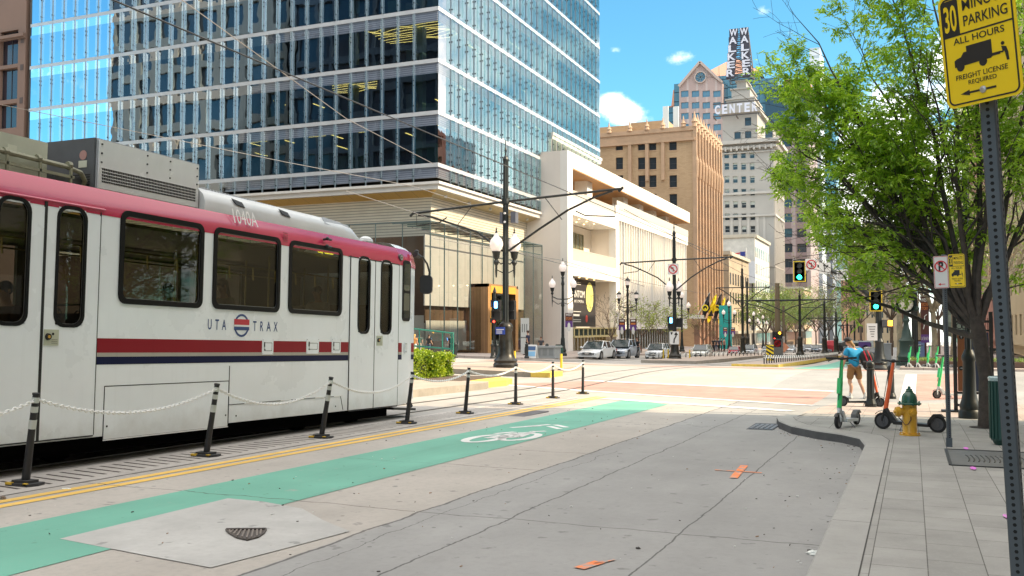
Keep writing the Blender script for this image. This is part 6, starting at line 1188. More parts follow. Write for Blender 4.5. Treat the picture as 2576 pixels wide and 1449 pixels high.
q=pY(1693,677,yB_-.3); mb=MB(); no_left(mb,q.x,q.y,q.z,.42); mb.build('no_left_turn_sign',SM,pB)
q=pY(1696,850,yB_-.5); mb=MB(); mb.prism(rrect(-.36,.36,-.48,.48,.05),(q.x,q.y,q.z),(1,0,0),(0,0,1),(0,.02,0),0); 
mb.tube([(q.x-.02,q.y-.01,q.z-.38),(q.x+.0,q.y-.01,q.z-.1),(q.x+.14,q.y-.01,q.z+.12),(q.x+.15,q.y-.01,q.z+.3)],.045,4,1); mb.prism([(-.0,.22),(.3,.22),(.15,.44)],(q.x,q.y-.01,q.z),(1,0,0),(0,0,1),(0,-.01,0),1); mb.prism([(-.28,.42),(-.1,.42),(-.19,.2)],(q.x,q.y-.01,q.z),(1,0,0),(0,0,1),(0,-.01,0),1); mb.build('lane_sign',SM,pB)
ped_signal(pB,pY(1689,806,yB_-.4),hand_mat(),s=1.35); ped_signal(pB,pY(1689,823,yB_-.4),s=1.2); ped_signal(pB,pY(1708,812,yB_+.3),s=1.6)
# further poles down the tracks
def farpole(xb,X,ytop,label,xl=None,xr=None,yarm=None,r=.14,lamps=None,base=True):
    Y=atX(xb,X); z=lambda y:topz(V(X,Y,0),y); 
    return pole(X,Y,G(X,Y)+.1,z(ytop),label,r,(X-pY(xl,yarm,Y).x) if xl else None,(pY(xr,yarm,Y).x-X) if xr else None,z(yarm) if yarm else None,wide=.36,lamps=lamps,sag=1.0,base=base),Y,z
pC,_,_=farpole(1868,PXM,680,'third catenary pole, dark and plain with two curved arms before the limestone tower',1803,1934,723)
farpole(1880,-19.0,712,'dark pole just right of and behind the third catenary pole')
farpole(2012,-10.4,746,'catenary pole left of the green traffic signal',1892,2100,754,lamps=None)
farpole(2074,-8.8,762,'catenary pole carrying a blue walk light, right of the granite tower foot',2030,2120,800)
farpole(2103,-8.0,789,'slim catenary pole just left of the man in blue',2075,2128,806,r=.13)
farpole(2131,-8.0,803,'slim far catenary pole above the bus, seen past the cap of the man',2110,2150,818,r=.15,base=False)
farpole(2149,-8.2,812,'slim far catenary pole second beyond the man',None,None,None,r=.15,base=False)
farpole(2122,-24.0,820,'thin distant pole above the red end of the bus',r=.2,base=False) 
farpole(1849,-27,752,'thin dark pole among the lamps left of the third catenary pole',r=.14,base=False) if False else None
for xx,X,lb in ((2074,-9.0,'left'),(2103,-8.2,'right')):
    Y=atX(xx,X)-.5; z=topz(V(X,Y,0),862); mb=MB(); mb.box(X-.25,X+.25,Y-.15,Y,z-.5,z+.5,0); mb.box(X-.14,X+.14,Y-.17,Y-.15,z-.1,z+.35,1); tag(mb.build('walk_signal',[black,hand_mat()]),'blue lit walk signal on the %s of the two poles behind the man'%lb,'walk signal')
# brown traffic pole with red and amber lights
Yt=atX(1956,-13.2); zt_=lambda y:topz(V(-13.2,Yt,0),y); tpx=-13.2; tp_=thing('signal_pole','brown steel pole with red and amber signals and small turn sign in the median','traffic signal',(tpx,Yt,G(tpx,Yt)))
brp_=mat('pole_brown',(.20,.155,.10),.5,.2); mb=MB(); mb.cyl((tpx,Yt,G(tpx,Yt)),(tpx,Yt,zt_(712)),.33,.24,12); mb.cyl((tpx+.62,Yt,zt_(846)),(tpx+.62,Yt,zt_(770)),.16,.12,10); mb.build('shaft',brp_,tp_)
mb=MB(); mb.tube([(tpx,Yt,zt_(757)),(tpx-4.5,Yt,zt_(755))],.07,6); mb.tube([(tpx,Yt,zt_(757)),(tpx+4.4,Yt,zt_(755))],.07,6); 
for s_ in (-1,1): mb.tube([(tpx,Yt,zt_(790)),(tpx+s_*1.6,Yt,zt_(772)),(tpx+s_*4.2,Yt,zt_(757))],.06,6); mb.tube([(tpx+s_*2.2,Yt,zt_(773)),(tpx+s_*4.6,Yt,zt_(775))],.04,6)
mb.build('bracket_arms',dgreen,tp_)
redl=mat('red_lamp'); ambl=mat('amber_lamp',(1,.5,.02),.5,em=(1,.42,.02),es=5); grnl=mat('green_lamp',(.05,.9,.6),.5,em=(.02,1,.55),es=4.5); lens_off=mat('lens_off',(.05,.04,.03),.3)
def head(root,cx_,y,cz_,s_,lit,back=True,n=3,name='signal_head'):
    """three-lamp head s_ = total height, facing -Y"""
    w_=s_*.30; mb=MB(); mb.box(cx_-w_*.72,cx_+w_*.72,y,y+.18*s_,cz_-s_*.42,cz_+s_*.42,0)
    if back: mb.box(cx_-w_*.95,cx_+w_*.95,y+.02*s_,y+.03*s_,cz_-s_*.5,cz_+s_*.5,1); mb.box(cx_-w_*.80,cx_+w_*.80,y+.0*s_,y+.019*s_,cz_-s_*.455,cz_+s_*.455,0)
    o=mb.build(name,[black,mat('backplate_yellow',(.85,.62,.02),.45)],root)
    for i in range(3):
        z=cz_+s_*.27*(1-i); r_=s_*.115; mb=MB(); k=lit[i]
        mb.prism(circ(0,0,r_,16),(cx_,y-.012*s_,z),(1,0,0),(0,0,1),(0,.012*s_,0)); mb.build('lens',k or lens_off,o)
        mb=MB(); P1=[(cx_+r_*1.12*math.cos(R(a)),z+r_*1.12*math.sin(R(a))) for a in range(-20,201,20)]; mb.grid([[V(x,y,zz_) for x,zz_ in P1],[V(x,y-r_*1.5,zz_-.02*s_) for x,zz_ in P1]]); mb.build('visor',black,o)
    return o
q=pY(1949,846,Yt-.4); head(tp_,q.x,q.y,q.z,1.15,(lens_off,lens_off,redl),False); q=pY(1964,845,Yt-.4); head(tp_,q.x-.1,q.y,q.z,1.15,(ambl,lens_off,lens_off),False)
q=pY(1956,864,Yt-.5); mb=MB(); no_left(mb,q.x,q.y,q.z,.38); mb.build('turn_sign',SM,tp_)
mb=MB(); mb.box(tpx-.5,tpx+.5,Yt-.5,Yt+.5,G(tpx,Yt),G(tpx,Yt)+1.9); mb.build('plinth',mat('plinth_grey',(.16,.16,.15),.6),tp_)
# hazard marker board
hb=gr(1937,917); hz=thing('hazard_board','yellow board with black diagonal stripes at the end of the dense chain fence','hazard marker',hb)
w_=.50; mb=MB(); mb.box(hb.x-w_/2,hb.x+w_/2,hb.y,hb.y+.06,hb.z+.25,hb.z+1.35,0)
for k in range(4): z=hb.z+.28+k*.28; mb.face([(hb.x-w_/2,hb.y-.004,z+.30),(hb.x+w_/2,hb.y-.004,z),(hb.x+w_/2,hb.y-.004,min(z+.13,hb.z+1.35)),(hb.x-w_/2,hb.y-.004,min(z+.43,hb.z+1.35))],1)
mb.build('board',[mat('backplate_yellow'),signk],hz); mb=MB(); mb.cyl((hb.x,hb.y+.03,hb.z),(hb.x,hb.y+.03,hb.z+.3),.04,.04,6); mb.build('stem',black,hz)
# ---- mast arm signals on the right
mbp=gr(2213,931); mx,my=mbp.x,mbp.y; mz=lambda y:topz(mbp,y); ms=thing('mast_arm_signal','tall black mast with long arm carrying a green signal and road signs over the crossing','traffic signal',mbp)
mb=MB(); mb.lathe([(.46,0),(.46,.1),(.34,.26),(.38,.36),(.24,.7),(.19,1.3),(.22,1.4),(.16,1.55)],mbp,16); sm(mb.build('cast_base',dgreen,ms),35)
mb=MB(); flute(mb,mx,my,mbp.z+1.5,mz(690),.15,.12); mb.build('shaft',[dgreen],ms)
def M(x,y,dy=0): return pY(x,y,my+dy)
mb=MB(); mb.tube([M(2207,766),M(2185,742),M(2160,722),M(2131,703),M(2110,690),M(2080,676),M(2040,664),M(1996,655)],[.13,.12,.11,.10,.09,.08,.07,.06],8); mb.build('mast_arm',dgreen,ms)
a=M(2011,683,-.3); b=M(2011,709); head(ms,a.x,a.y,a.z,(M(2011,657).z-M(2011,709).z),(None,None,grnl)); a=M(2203.5,757,-.3); head(ms,a.x,a.y,a.z,(M(2203,731).z-M(2203,783).z),(None,None,grnl))
a=M(2041,665.5,-.3); mb=MB(); no_left(mb,a.x,a.y,a.z,(M(2056,665).x-M(2026,665).x)/2); mb.build('no_left_turn_sign',SM,ms)
a=M(2075,674.5,-.3); s_=(M(2089,674).x-M(2060,674).x)/2; mb=MB(); mb.prism(rrect(-s_,s_,-s_,s_,.05),a,(1,0,0),(0,0,1),(0,.02,0),0); X_,Y_,Z_=a; Y_-=.01
mb.tube([(X_-.08*s_,Y_,Z_-.7*s_),(X_-.08*s_,Y_,Z_+.5*s_)],.06*s_,4,1); mb.tube([(X_-.08*s_,Y_,Z_-.25*s_),(X_+.2*s_,Y_,Z_+.05*s_),(X_+.38*s_,Y_,Z_+.3*s_)],.06*s_,4,1); mb.prism([(-.3*s_,.4*s_),(.14*s_,.4*s_),(-.08*s_,.8*s_)],(X_,Y_,Z_),(1,0,0),(0,0,1),(0,-.01,0),1); mb.prism([(.15*s_,.35*s_),(.55*s_,.12*s_),(.6*s_,.6*s_)],(X_,Y_,Z_),(1,0,0),(0,0,1),(0,-.01,0),1); mb.build('lane_arrow_sign',SM,ms)
a=M(2119,691.5,-.3); s_=(M(2133,691).x-M(2105,691).x)/2; mb=MB(); mb.prism(rrect(-s_,s_,-s_,s_,.05),a,(1,0,0),(0,0,1),(0,.02,0),0)
for k,t_ in enumerate(('DO NOT','BLOCK','INTERSECTION')): text(mb,t_,-.8*s_,.8*s_,(.28-.52*k)*s_,(.68-.52*k)*s_,(a.x,a.y-.012,a.z),(1,0,0),(0,0,1),(0,0,0),1,.0)
mb.build('do_not_block_sign',SM,ms)
a=M(2233,813,-.2); mb=MB(); mb.box(a.x-.26,a.x+.26,a.y-.12,a.y+.2,a.z-.17,a.z+.17,0); mb.box(a.x+.02,a.x+.22,a.y-.14,a.y-.121,a.z-.13,a.z+.13,1); mb.tube([M(2213,806),M(2240,806)],.03,6,0); mb.tube([M(2213,823),M(2238,823)],.03,6,0); mb.cyl(M(2238,806),M(2238,832),.03,.03,6,0); mb.build('hand_signal',[mat('signal_grey',(.08,.08,.085),.5),ambl],ms)
a=M(2196,835,-.3); mb=MB(); mb.box(a.x-.28,a.x+.20,a.y,a.y+.03,a.z-.42,a.z+.42,0); [mb.box(a.x-.2+.03*k,a.x+.12-.02*k,a.y-.01,a.y,a.z+.24-k*.12,a.z+.27-k*.12,1) for k in range(5)]; mb.build('small_sign',SM,ms)
# ---- triple globe lamps
def triple(x,Y,X,ytop,label,lant=False,banners=0,scl=1):
    Yp=Y; zb=G(X,Yp)+.15; zt=topz(V(X,Yp,0),ytop); H_=zt-zb; r_=thing('street_lamp',label,'street lamp',(X,Yp,zb),group='triple headed street lamps'); k=H_/7.2
    mb=MB(); mb.lathe([(.34,0),(.34,.15),(.26,.3),(.28,.45),(.2,.7),(.16,1.4),(.13,1.5),(.10,H_*.5),(.15,H_*.52),(.11,H_*.56),(.10,H_*.72),(.15,H_*.74),(.10,H_*.77),(.07,H_*.85)],(X,Yp,zb),12); mb.build('post',dgreen,r_)
    u=V(.94,.33,0)
    mb=MB()
    for s_ in (-1,1): e=V(X,Yp,0)+u*(s_*.78*k); mb.tube([(X,Yp,zb+H_*.58),V(X,Yp,zb+H_*.585)+u*s_*.4*k,V(e.x,e.y,zb+H_*.61),V(e.x,e.y,zb+H_*.66)],.05,6); mb.tube([V(X,Yp,zb+H_*.55),V(X,Yp,zb+H_*.53)+u*s_*.35*k,V(e.x,e.y,zb+H_*.57)],.035,6); mb.cyl((e.x,e.y,zb+H_*.50),(e.x,e.y,zb+H_*.58),.01,.05,6)
    mb.build('scroll_arms',dgreen,r_)
    globe_lamp(V(X,Yp,zb+H_*.865),.95*k,r_,lantern=lant)
    for s_ in (-1,1): e=V(X,Yp,0)+u*(s_*.78*k); globe_lamp(V(e.x,e.y,zb+H_*.70),.85*k,r_,lantern=lant)
    if banners:
        for s_,nm in (((1,'WEST'),) if banners==1 else ((-1,'LIT'),(1,'LIT'))):
            c0=V(X,Yp,0)+V(s_*.55,-.05,0); mb=MB(); mb.box(c0.x-.32,c0.x+.32,Yp-.06,Yp-.03,zb+H_*.18+.9,zb+H_*.44,0); mb.box(c0.x-.32,c0.x+.32,Yp-.07,Yp-.061,zb+H_*.18+.9,zb+H_*.18+1.4,2)
            mb.box(c0.x-.2,c0.x+.2,Yp-.07,Yp-.061,zb+H_*.41,zb+H_*.43,1) if banners>1 else text(mb,nm,c0.x-.27,c0.x+.27,zb+H_*.41,zb+H_*.435,(0,Yp-.07,0),(1,0,0),(0,0,1),(0,0,0),1,.02); mb.box(c0.x-.22,c0.x+.22,Yp-.07,Yp-.061,zb+H_*.37,zb+H_*.39,3) if banners>1 else text(mb,'STORY',c0.x-.27,c0.x+.27,zb+H_*.37,zb+H_*.395,(0,Yp-.07,0),(1,0,0),(0,0,1),(0,0,0),3,.02); mb.ball((c0.x,Yp-.065,zb+H_*.30),(.16,.01,.4),8,6,1)
            mb.build('banner',[mat('banner_maroon',(.10,.035,.03),.7),mat('banner_white'),mat('banner_purple',(.12,.05,.22),.7),mat('banner_orange',(.6,.2,.05),.7)],r_)
    return r_
L1p=gr(1416,900); triple(1416,L1p.y,L1p.x,650,'triple globe lamp before the white theatre pier, maroon banner on its right',banners=1)
triple(0,atX(1579,-24.8),-24.8,690,'triple lantern lamp with pointed tops before the tall white fins',True,2)
triple(0,atX(1715,-24.8),-24.8,728,'triple globe lamp right of the no left turn sign pole',False,0)
triple(0,atX(1834,-24.8),-24.8,753,'triple globe lamp under the black and yellow flags',False,2)
triple(0,atX(1896,-24.8),-24.8,781,'small triple globe lamp right of the third catenary pole',False,0)
triple(0,atX(1919,-24.8),-24.8,790,'distant small globe lamp before the green street trees',False,0)
# overhead wires
wire=mat('wire_dark',(.05,.05,.05),.5,.3); wirel=mat('wire_copper_grey',(.30,.28,.26),.4,.5)
def line(pts,r_,lab,m_=wire,seg=None):
    mb=MB(); mb.tube(pts,r_,5); tag(mb.build('overhead_wire',m_),lab,'overhead wire',None)
xr_=eR+.15; zc=zA(545); zm=zA(489)
def yz(X): return [(X,y) for y in (-14,4,16)]
w1=pX(872,248,xr_); w2=pX(1451,492,xr_); sl_=(w2.z-w1.z)/(w2.y-w1.y); line([(xr_,y,w1.z+sl_*(y-w1.y)) for y in (4,20,40,70)],.016,'dark trolley wire crossing the tower diagonally and ending right of the nearest pole')
a=pY(0,263,48); b=pY(1110,478,48) if False else None
line([pY(0,263,30),pY(389,341,32),pY(725,409,35),pY(1037,468,yA_),pY(1200,520,yA_+8)],.014,'pale wire sagging from the left edge across the lower tower floors',wirel)
line([pY(430,-20,20),pY(872,299,30),pY(1092,413,yA_)],.014,'pale wire crossing the tower corner above the tram roof',wirel)
line([pY(870,480,24),pY(1037,533,yA_-2),pY(1330,640,60),pY(1500,690,90)],.012,'lower pale wire running past the nearest pole towards the theatre',wirel)
line([pY(1090,600,60),pY(1415,655,62),pY(1620,720,75)],.02,'thin wire passing behind the first triple globe lamp',wirel)
line([(xr_,yA_,zA(540)),(PXM+5,yB_,zBf(690)),(PXM+5,yB_+40,zBf(690)-.3)],.014,'dark wire between the nearest and second catenary poles on the right side')
line([(eL,yA_,zA(560)),(PXM-5,yB_,zBf(690)),(PXM-5,yB_+40,zBf(690)-.3)],.014,'dark wire between the nearest and second catenary poles on the left side')
# ---- planter hedge is in the plants section; yellow delineators, plaza furniture
def delin(x,yb,yt,label,dz=0):
    b=gr(x,yb,dz); h=topz(b,yt)-b.z; r_=thing('delineator','x','delineator',b); r_['label']=label; r_['group']='yellow delineator posts'; mb=MB(); mb.cyl(b,b+V(0,0,h),.055,.05,8); mb.build('post',yellp,r_); mb=MB(); mb.lathe([(.17,0),(.15,.03),(.08,.06)],b,10); mb.build('base',rubb,r_)
delin(1295,918,883,'yellow post close behind the ornate base of the nearest catenary pole',.2); delin(1412,931,890,'yellow post standing alone on the yellow nose of the median island',.2)
delin(1669,903,879,'yellow post left of the second catenary pole base',.2);delin(1681,903,879,'yellow post touching the left side of the second catenary pole base',.2);delin(1735,903,880,'yellow post right of the second catenary pole base',.2)
def bollard(x,yb,yt,label,r_=.13,parent=None,lit=False,src=None):
    b=gr(x,yb,.15) if src is None else src; h=topz(b,yt)-b.z; o=thing('bollard',label,'bollard',b,group='cast iron bollards'); mb=MB(); flute(mb,b.x,b.y,b.z+h*.18,b.z+h*.84,r_*.8,r_*.72,9); mb.lathe([(r_*1.15,0),(r_*1.15,h*.08),(r_*.95,h*.14),(r_*.8,h*.19)],b,14); mb.build('shaft',[dgreen],o)
    mb=MB(); mb.lathe([(r_*.74,h*.83),(r_*.85,h*.86),(r_*.6,h*.88),(r_*.45,h*.9)],b,12); mb.ball(b+V(0,0,h*.95),r_*.85,12,8); sm(mb.build('cap',dgreen,o)); return o
bp=gr(2191,1024); bollard(0,0,912,'black fluted bollard with ball top behind the man, the orange scooter leaning on it',.125,src=bp); bp=gr(2242,1003); bollard(0,0,923,'black fluted bollard between the man and the fire hydrant, further from the camera',.125,src=bp)
for x,yb,yt,lb in ((1145,900,865,'black bollard at the right end of the green ramp rail'),(1239,901,867,'black bollard before the timber portal, left of the nearest pole'),(1250,899,868,'black bollard almost hidden by the base of the nearest pole'),(1325,901,866,'black bollard left of the blue and white sandwich board'),(1376,901,867,'black bollard before the grey planter box')): bollard(x,yb,yt,lb,.14)
# sandwich board, planter, bin, lobby sign
b=gr(1339,901,.15); o=thing('sandwich_board','blue and white sandwich board on the plaza left of the grey planter','sandwich board',b); h=topz(b,867)-b.z; mb=MB()
mb.hexa([(b.x-.33,b.y-.25,b.z),(b.x+.33,b.y-.25,b.z),(b.x+.33,b.y-.22,b.z),(b.x-.33,b.y-.22,b.z),(b.x-.33,b.y-.02,b.z+h),(b.x+.33,b.y-.02,b.z+h),(b.x+.33,b.y,b.z+h),(b.x-.33,b.y,b.z+h)],0); mb.hexa([(b.x-.33,b.y+.25,b.z),(b.x+.33,b.y+.25,b.z),(b.x+.33,b.y+.28,b.z),(b.x-.33,b.y+.28,b.z),(b.x-.33,b.y+.0,b.z+h),(b.x+.33,b.y+.0,b.z+h),(b.x+.33,b.y+.03,b.z+h),(b.x-.33,b.y+.03,b.z+h)],0); mb.build('board',signw,o)
mb=MB(); f=lambda t:b.y-.257+.23*t; mb.face([(b.x-.27,f(.15),b.z+h*.15),(b.x+.27,f(.15),b.z+h*.15),(b.x+.27,f(.5),b.z+h*.5),(b.x-.27,f(.5),b.z+h*.5)],0); mb.face([(b.x-.27,f(.58),b.z+h*.58),(b.x+.27,f(.58),b.z+h*.58),(b.x+.27,f(.88),b.z+h*.88),(b.x-.27,f(.88),b.z+h*.88)],1); mb.build('print',[mat('print_sky_blue',(.25,.50,.75),.5),mat('print_dark_blue',(.06,.12,.25),.5)],o)
b=gr(1379,901,.15); h=topz(b,870)-b.z; o=thing('planter','large grey panelled planter box on the plaza behind a bollard','planter',b); mb=MB(); mb.box(b.x-.75,b.x+.75,b.y-.7,b.y+.7,b.z,b.z+.12); mb.box(b.x-.68,b.x+.68,b.y-.63,b.y+.63,b.z+.12,b.z+h-.12); mb.box(b.x-.76,b.x+.76,b.y-.72,b.y+.72,b.z+h-.12,b.z+h); mb.build('box',mat('planter_grey',(.30,.31,.31),.6,0,.1,3),o); mb=MB(); [mb.box(b.x-.6+k*.45,b.x-.3+k*.45,b.y-.645,b.y-.631,b.z+.2,b.z+h-.2) for k in range(3)]; mb.build('panels',mat('planter_panel',(.22,.23,.23),.6),o)
b=gr(1405,899,.15); h=topz(b,868)-b.z; o=thing('litter_bin','dark green slatted litter bin left of the first triple globe lamp','litter bin',b); mb=MB(); mb.lathe([(.3,0),(.36,h*.5),(.34,h*.8),(.38,h*.86),(.2,h)],b,12); mb.build('body',mat('bin_green',(.015,.07,.05),.5),o); mb=MB(); mb.lathe([(.22,h),(.22,h+.05)],b,12); mb.build('lid',black,o)
b=gr(1328,893,.15); o=thing('building_number_sign','tall white sign with building number 111 by the lobby glass','sign',b+V(-1.5,3,0)); c=b+V(-1.5,3,0); zt=topz(c,800); mb=MB(); w_=pY(1338,830,c.y).x-pY(1318,830,c.y).x; mb.box(c.x-w_/2,c.x+w_/2,c.y,c.y+.12,c.z,zt,0); [mb.box(c.x-.25+k*.2,c.x-.17+k*.2,c.y-.01,c.y,zt-1.2,zt-.5,1) for k in range(3)]; mb.box(c.x-.4,c.x+.3,c.y-.01,c.y,zt-1.7,zt-1.6,1); mb.build('panel',[mat('sign_frost',(.62,.65,.64),.3),mat('sign_grey_print',(.2,.22,.22),.5)],o)
# green ramp rail behind the hedge
o=thing('ramp_railing','green tubular ramp railing above the hedges behind the tram nose','railing',gr(1090,930)); grl=mat('rail_green',(.03,.22,.16),.4,.2); mb=MB(); Yr=46; 
def Q(x,y,Y=Yr): return pY(x,y,Y)
for y0_,y1_ in ((827,838),(870,878)): mb.tube([Q(900,y0_-20),Q(1040,y0_),Q(1137,y1_)],.045,8)
for x,ya,yb2 in ((1055,829,915),(1113,835,915),(1135,838,908),(1140,838,905),(1000,822,915)): mb.tube([Q(x,ya),Q(x,yb2)],.04,8)
mb.tube([Q(1137,838),Q(1141,838,Yr+1.5)],.04,8); mb.build('tubes',grl,o)
mb=MB(); mb.face([Q(1056,836),Q(1112,841),Q(1112,872),Q(1056,869)]); mb.build('glass_panel',glassmat('rail_glass',(.85,.92,.9),.03),o)
mb=MB(); q=gr(1095,893,.15); mb.cyl(q,q+V(0,0,.95),.62,.62,18); tag(mb.build('stone_drum',mat('drum_brown',(.08,.06,.05),.6,0,.2,4)),'dark brown drum shaped seat behind the right hedge','seat drum')
# ---------------------------------------------------------------- things on the near right pavement
def frame_obj(name,label,cat,loc,rz=0,group=None): return thing(name,label,cat,loc,rz,group)
# hydrant
h0=grs(2289,1095); hyd=thing('fire_hydrant','yellow fire hydrant with dark green bonnet on the pavement before the orange scooter','fire hydrant',h0)
hk=(topz(h0,977)-h0.z)/.80; hy_=mat('hydrant_yellow',(.62,.33,.025),.32,0,.15,8,coat=.3); hg=mat('hydrant_green',(.012,.085,.05),.35,0,.2,9,coat=.3)
def L_(pr): return [(r_*hk,z*hk) for r_,z in pr]
mb=MB(); mb.lathe(L_([(.165,0),(.165,.028),(.125,.032),(.118,.06),(.115,.30),(.118,.50),(.125,.53)]),h0,24,0); sm(mb.build('barrel',hy_,hyd),35)
mb=MB(); 
for k in range(8): a=R(45*k); c=h0+V(.145*hk*math.cos(a),.145*hk*math.sin(a),.03*hk); mb.cyl(c,c+V(0,0,.02),.014,.014,6)
mb.build('flange_bolts',hy_,hyd)
mb=MB(); mb.lathe(L_([(.185,.525),(.19,.53),(.19,.55),(.185,.555),(.13,.56),(.128,.60),(.12,.66),(.10,.70),(.075,.725),(.06,.74),(.062,.755),(.05,.765),(.05,.79)]),h0,24); mb.lathe(L_([(.028,.78),(.028,.83),(.024,.835)]),h0,5)
for k in range(8): a=R(45*k+20); c=h0+V(.165*hk*math.cos(a),.165*hk*math.sin(a),.51*hk); mb.cyl(c,c+V(0,0,.07),.012,.012,6)
sm(mb.build('bonnet',hg,hyd),35)
d=V(-.92,-.30,0).normalized(); e=V(.30,-.95,0).normalized(); c=h0+V(0,0,.40*hk)
mb=MB(); mb.tube([c+d*.08,c+d*.15,c+d*.155,c+d*.20,c+d*.205,c+d*.225,c+d*.23,c+d*.255],[.065,.065,.085,.085,.075,.075,.03,.025],16); sm(mb.build('hose_outlet',hy_,hyd),35)
mb=MB(); mb.tube([c+e*.08,c+e*.135,c+e*.14,c+e*.165,c+e*.17,c+e*.20],[.06,.06,.072,.072,.035,.03],16); sm(mb.build('hose_outlet',hy_,hyd),35)
mb=MB(); pts=[c+e*.16+d*.03+V(0,0,-.02),c+e*.13+d*.02+V(0,0,-.12),c+e*.12+d*.06+V(0,0,-.19),c+e*.10+d*.10+V(0,0,-.21),c+d*.14+e*.04+V(0,0,-.14),c+d*.19+V(0,0,-.07)]; mb.tube(pts,.008,5); mb.build('cap_chain',mat('chain_rust',(.10,.05,.03),.7),hyd)
# perforated posts with signs
def perf_post(mb,b,t,w_,hole=.0254,yaw=0,nmax=200):
    d=(t-b).normalized(); u=V(math.cos(yaw),math.sin(yaw),0); u=(u-d*u.dot(d)).normalized(); v=d.cross(u); hw=w_/2; L=(t-b).length
    c=[(-hw,-hw),(hw,-hw),(hw,hw),(-hw,hw)]; ch=.2*hw; c=[(-hw+ch,-hw),(hw-ch,-hw),(hw,-hw+ch),(hw,hw-ch),(hw-ch,hw),(-hw+ch,hw),(-hw,hw-ch),(-hw,-hw+ch)]
    mb.grid([[b+u*x+v*y for x,y in c],[t+u*x+v*y for x,y in c]],0,True); mb.face([t+u*x+v*y for x,y in c],0)
    n=min(nmax,int(L/hole))
    for k in range(n):
        p=b+d*(hole*(k+.7))
        for nrm,tan in ((-v,u),(u,v),(v,u),(-u,v)): mb.face([p+nrm*(hw+.0006)+tan*(w_*.14*math.cos(R(60*j)))+d*(w_*.14*math.sin(R(60*j))) for j in range(6)],1)
    return d,u,v
postm=[steelg,mat('hole_dark',(.01,.01,.01),.9)]
yel_s=mat('sign_yellow',(.90,.63,.01),.4,0,.03,2); 
def rot2(poly,k=1,ox=0,oy=0): return [(x*k+ox,y*k+oy) for x,y in poly]
def loading_sign(root,o,u,v,n,w_,h_,arrow=-1,top=True,name='loading_zone_sign'):
    """yellow 30 minute freight sign in the frame o (lower left), u, v, facing n"""
    mb=MB(); U=lambda x:x*w_; Vv=lambda y:(y*.90 if y<.71 else .639+(y-.71)*1.245)*h_
    mb.prism(rrect(0,w_,0,h_,w_*.10),o,u,v,-n*.003,0)
    mb.ring(rrect(U(.035),U(.965),.023*h_,.977*h_,w_*.08),rrect(U(.055),U(.945),.037*h_,.963*h_,w_*.065),o,u,v,n*.0012,1)
    def T(s,x0,x1,y0,y1,mi=1,b=.0): text(mb,s,U(x0),U(x1),Vv(y0),Vv(y1),o,u,v,n*.0016,mi,b)
    mb.prism([(U(.05),Vv(.705)),(U(.27),Vv(.705)),(U(.27),Vv(.965)),(U(.05),Vv(.965))],o,u,v,n*.0010,1)
    text(mb,'30',U(.075),U(.245),Vv(.74),Vv(.93),o,u,v,n*.0022,0,.02)
    mb.prism([(U(.05),Vv(.70)),(U(.95),Vv(.70)),(U(.95),Vv(.715)),(U(.05),Vv(.715))],o,u,v,n*.0009,1)
    T('MINUTE',.33,.89,.865,.94,b=.01); T('PARKING',.33,.90,.755,.83,b=.01); T('ALL HOURS',.17,.84,.615,.68,b=.01)
    tk=[(.16,.40),(.16,.46),(.19,.475),(.25,.485),(.29,.525),(.33,.525),(.33,.575),(.66,.575),(.66,.42),(.74,.42),(.74,.435),(.66,.435),(.66,.40),(.58,.40),(.52,.40),(.26,.40)]
    mb.prism([(U(x),Vv(y)) for x,y in [(.16,.395),(.16,.46),(.19,.475),(.25,.485),(.29,.527),(.33,.527),(.33,.58),(.66,.58),(.66,.445),(.76,.445),(.76,.418),(.66,.418),(.64,.405)]],o,u,v,n*.0012,1)
    for cx_ in (.235,.535): mb.prism(circ(U(cx_),Vv(.39),U(.052),14),o,u,v,n*.0013,1)
    mb.prism(circ(U(.80),Vv(.512),U(.022),10),o,u,v,n*.0013,1); mb.prism([(U(x),Vv(y)) for x,y in [(.78,.49),(.84,.475),(.86,.42),(.865,.345),(.835,.345),(.82,.42),(.81,.44),(.75,.445),(.75,.43),(.795,.425)]],o,u,v,n*.0013,1)
    T('FREIGHT LICENSE',.16,.84,.265,.315,b=.008); T('REQUIRED',.32,.69,.195,.245,b=.008)
    a=arrow; mb.prism([(U(.5+a*.19),Vv(.115)),(U(.5+a*.19),Vv(.135)),(U(.5-a*.17),Vv(.135)),(U(.5-a*.17),Vv(.115))] if a<0 else [(U(.33),Vv(.115)),(U(.69),Vv(.115)),(U(.69),Vv(.135)),(U(.33),Vv(.135))],o,u,v,n*.0012,1); mb.prism([(U(.5+a*.30),Vv(.125)),(U(.5+a*.18),Vv(.152)),(U(.5+a*.18),Vv(.098))],o,u,v,n*.0014,1)
    mb.build(name,[yel_s,signk],root); m2=MB(); c=o+u*U(.5)+v*Vv(.125); m2.tube([c+n*.001,c+n*.004,c+n*.007],[w_*.045,w_*.04,w_*.02],12,0); m2.build('sign_bolt',mat('bolt_zinc',(.5,.5,.5),.35,.8),root)
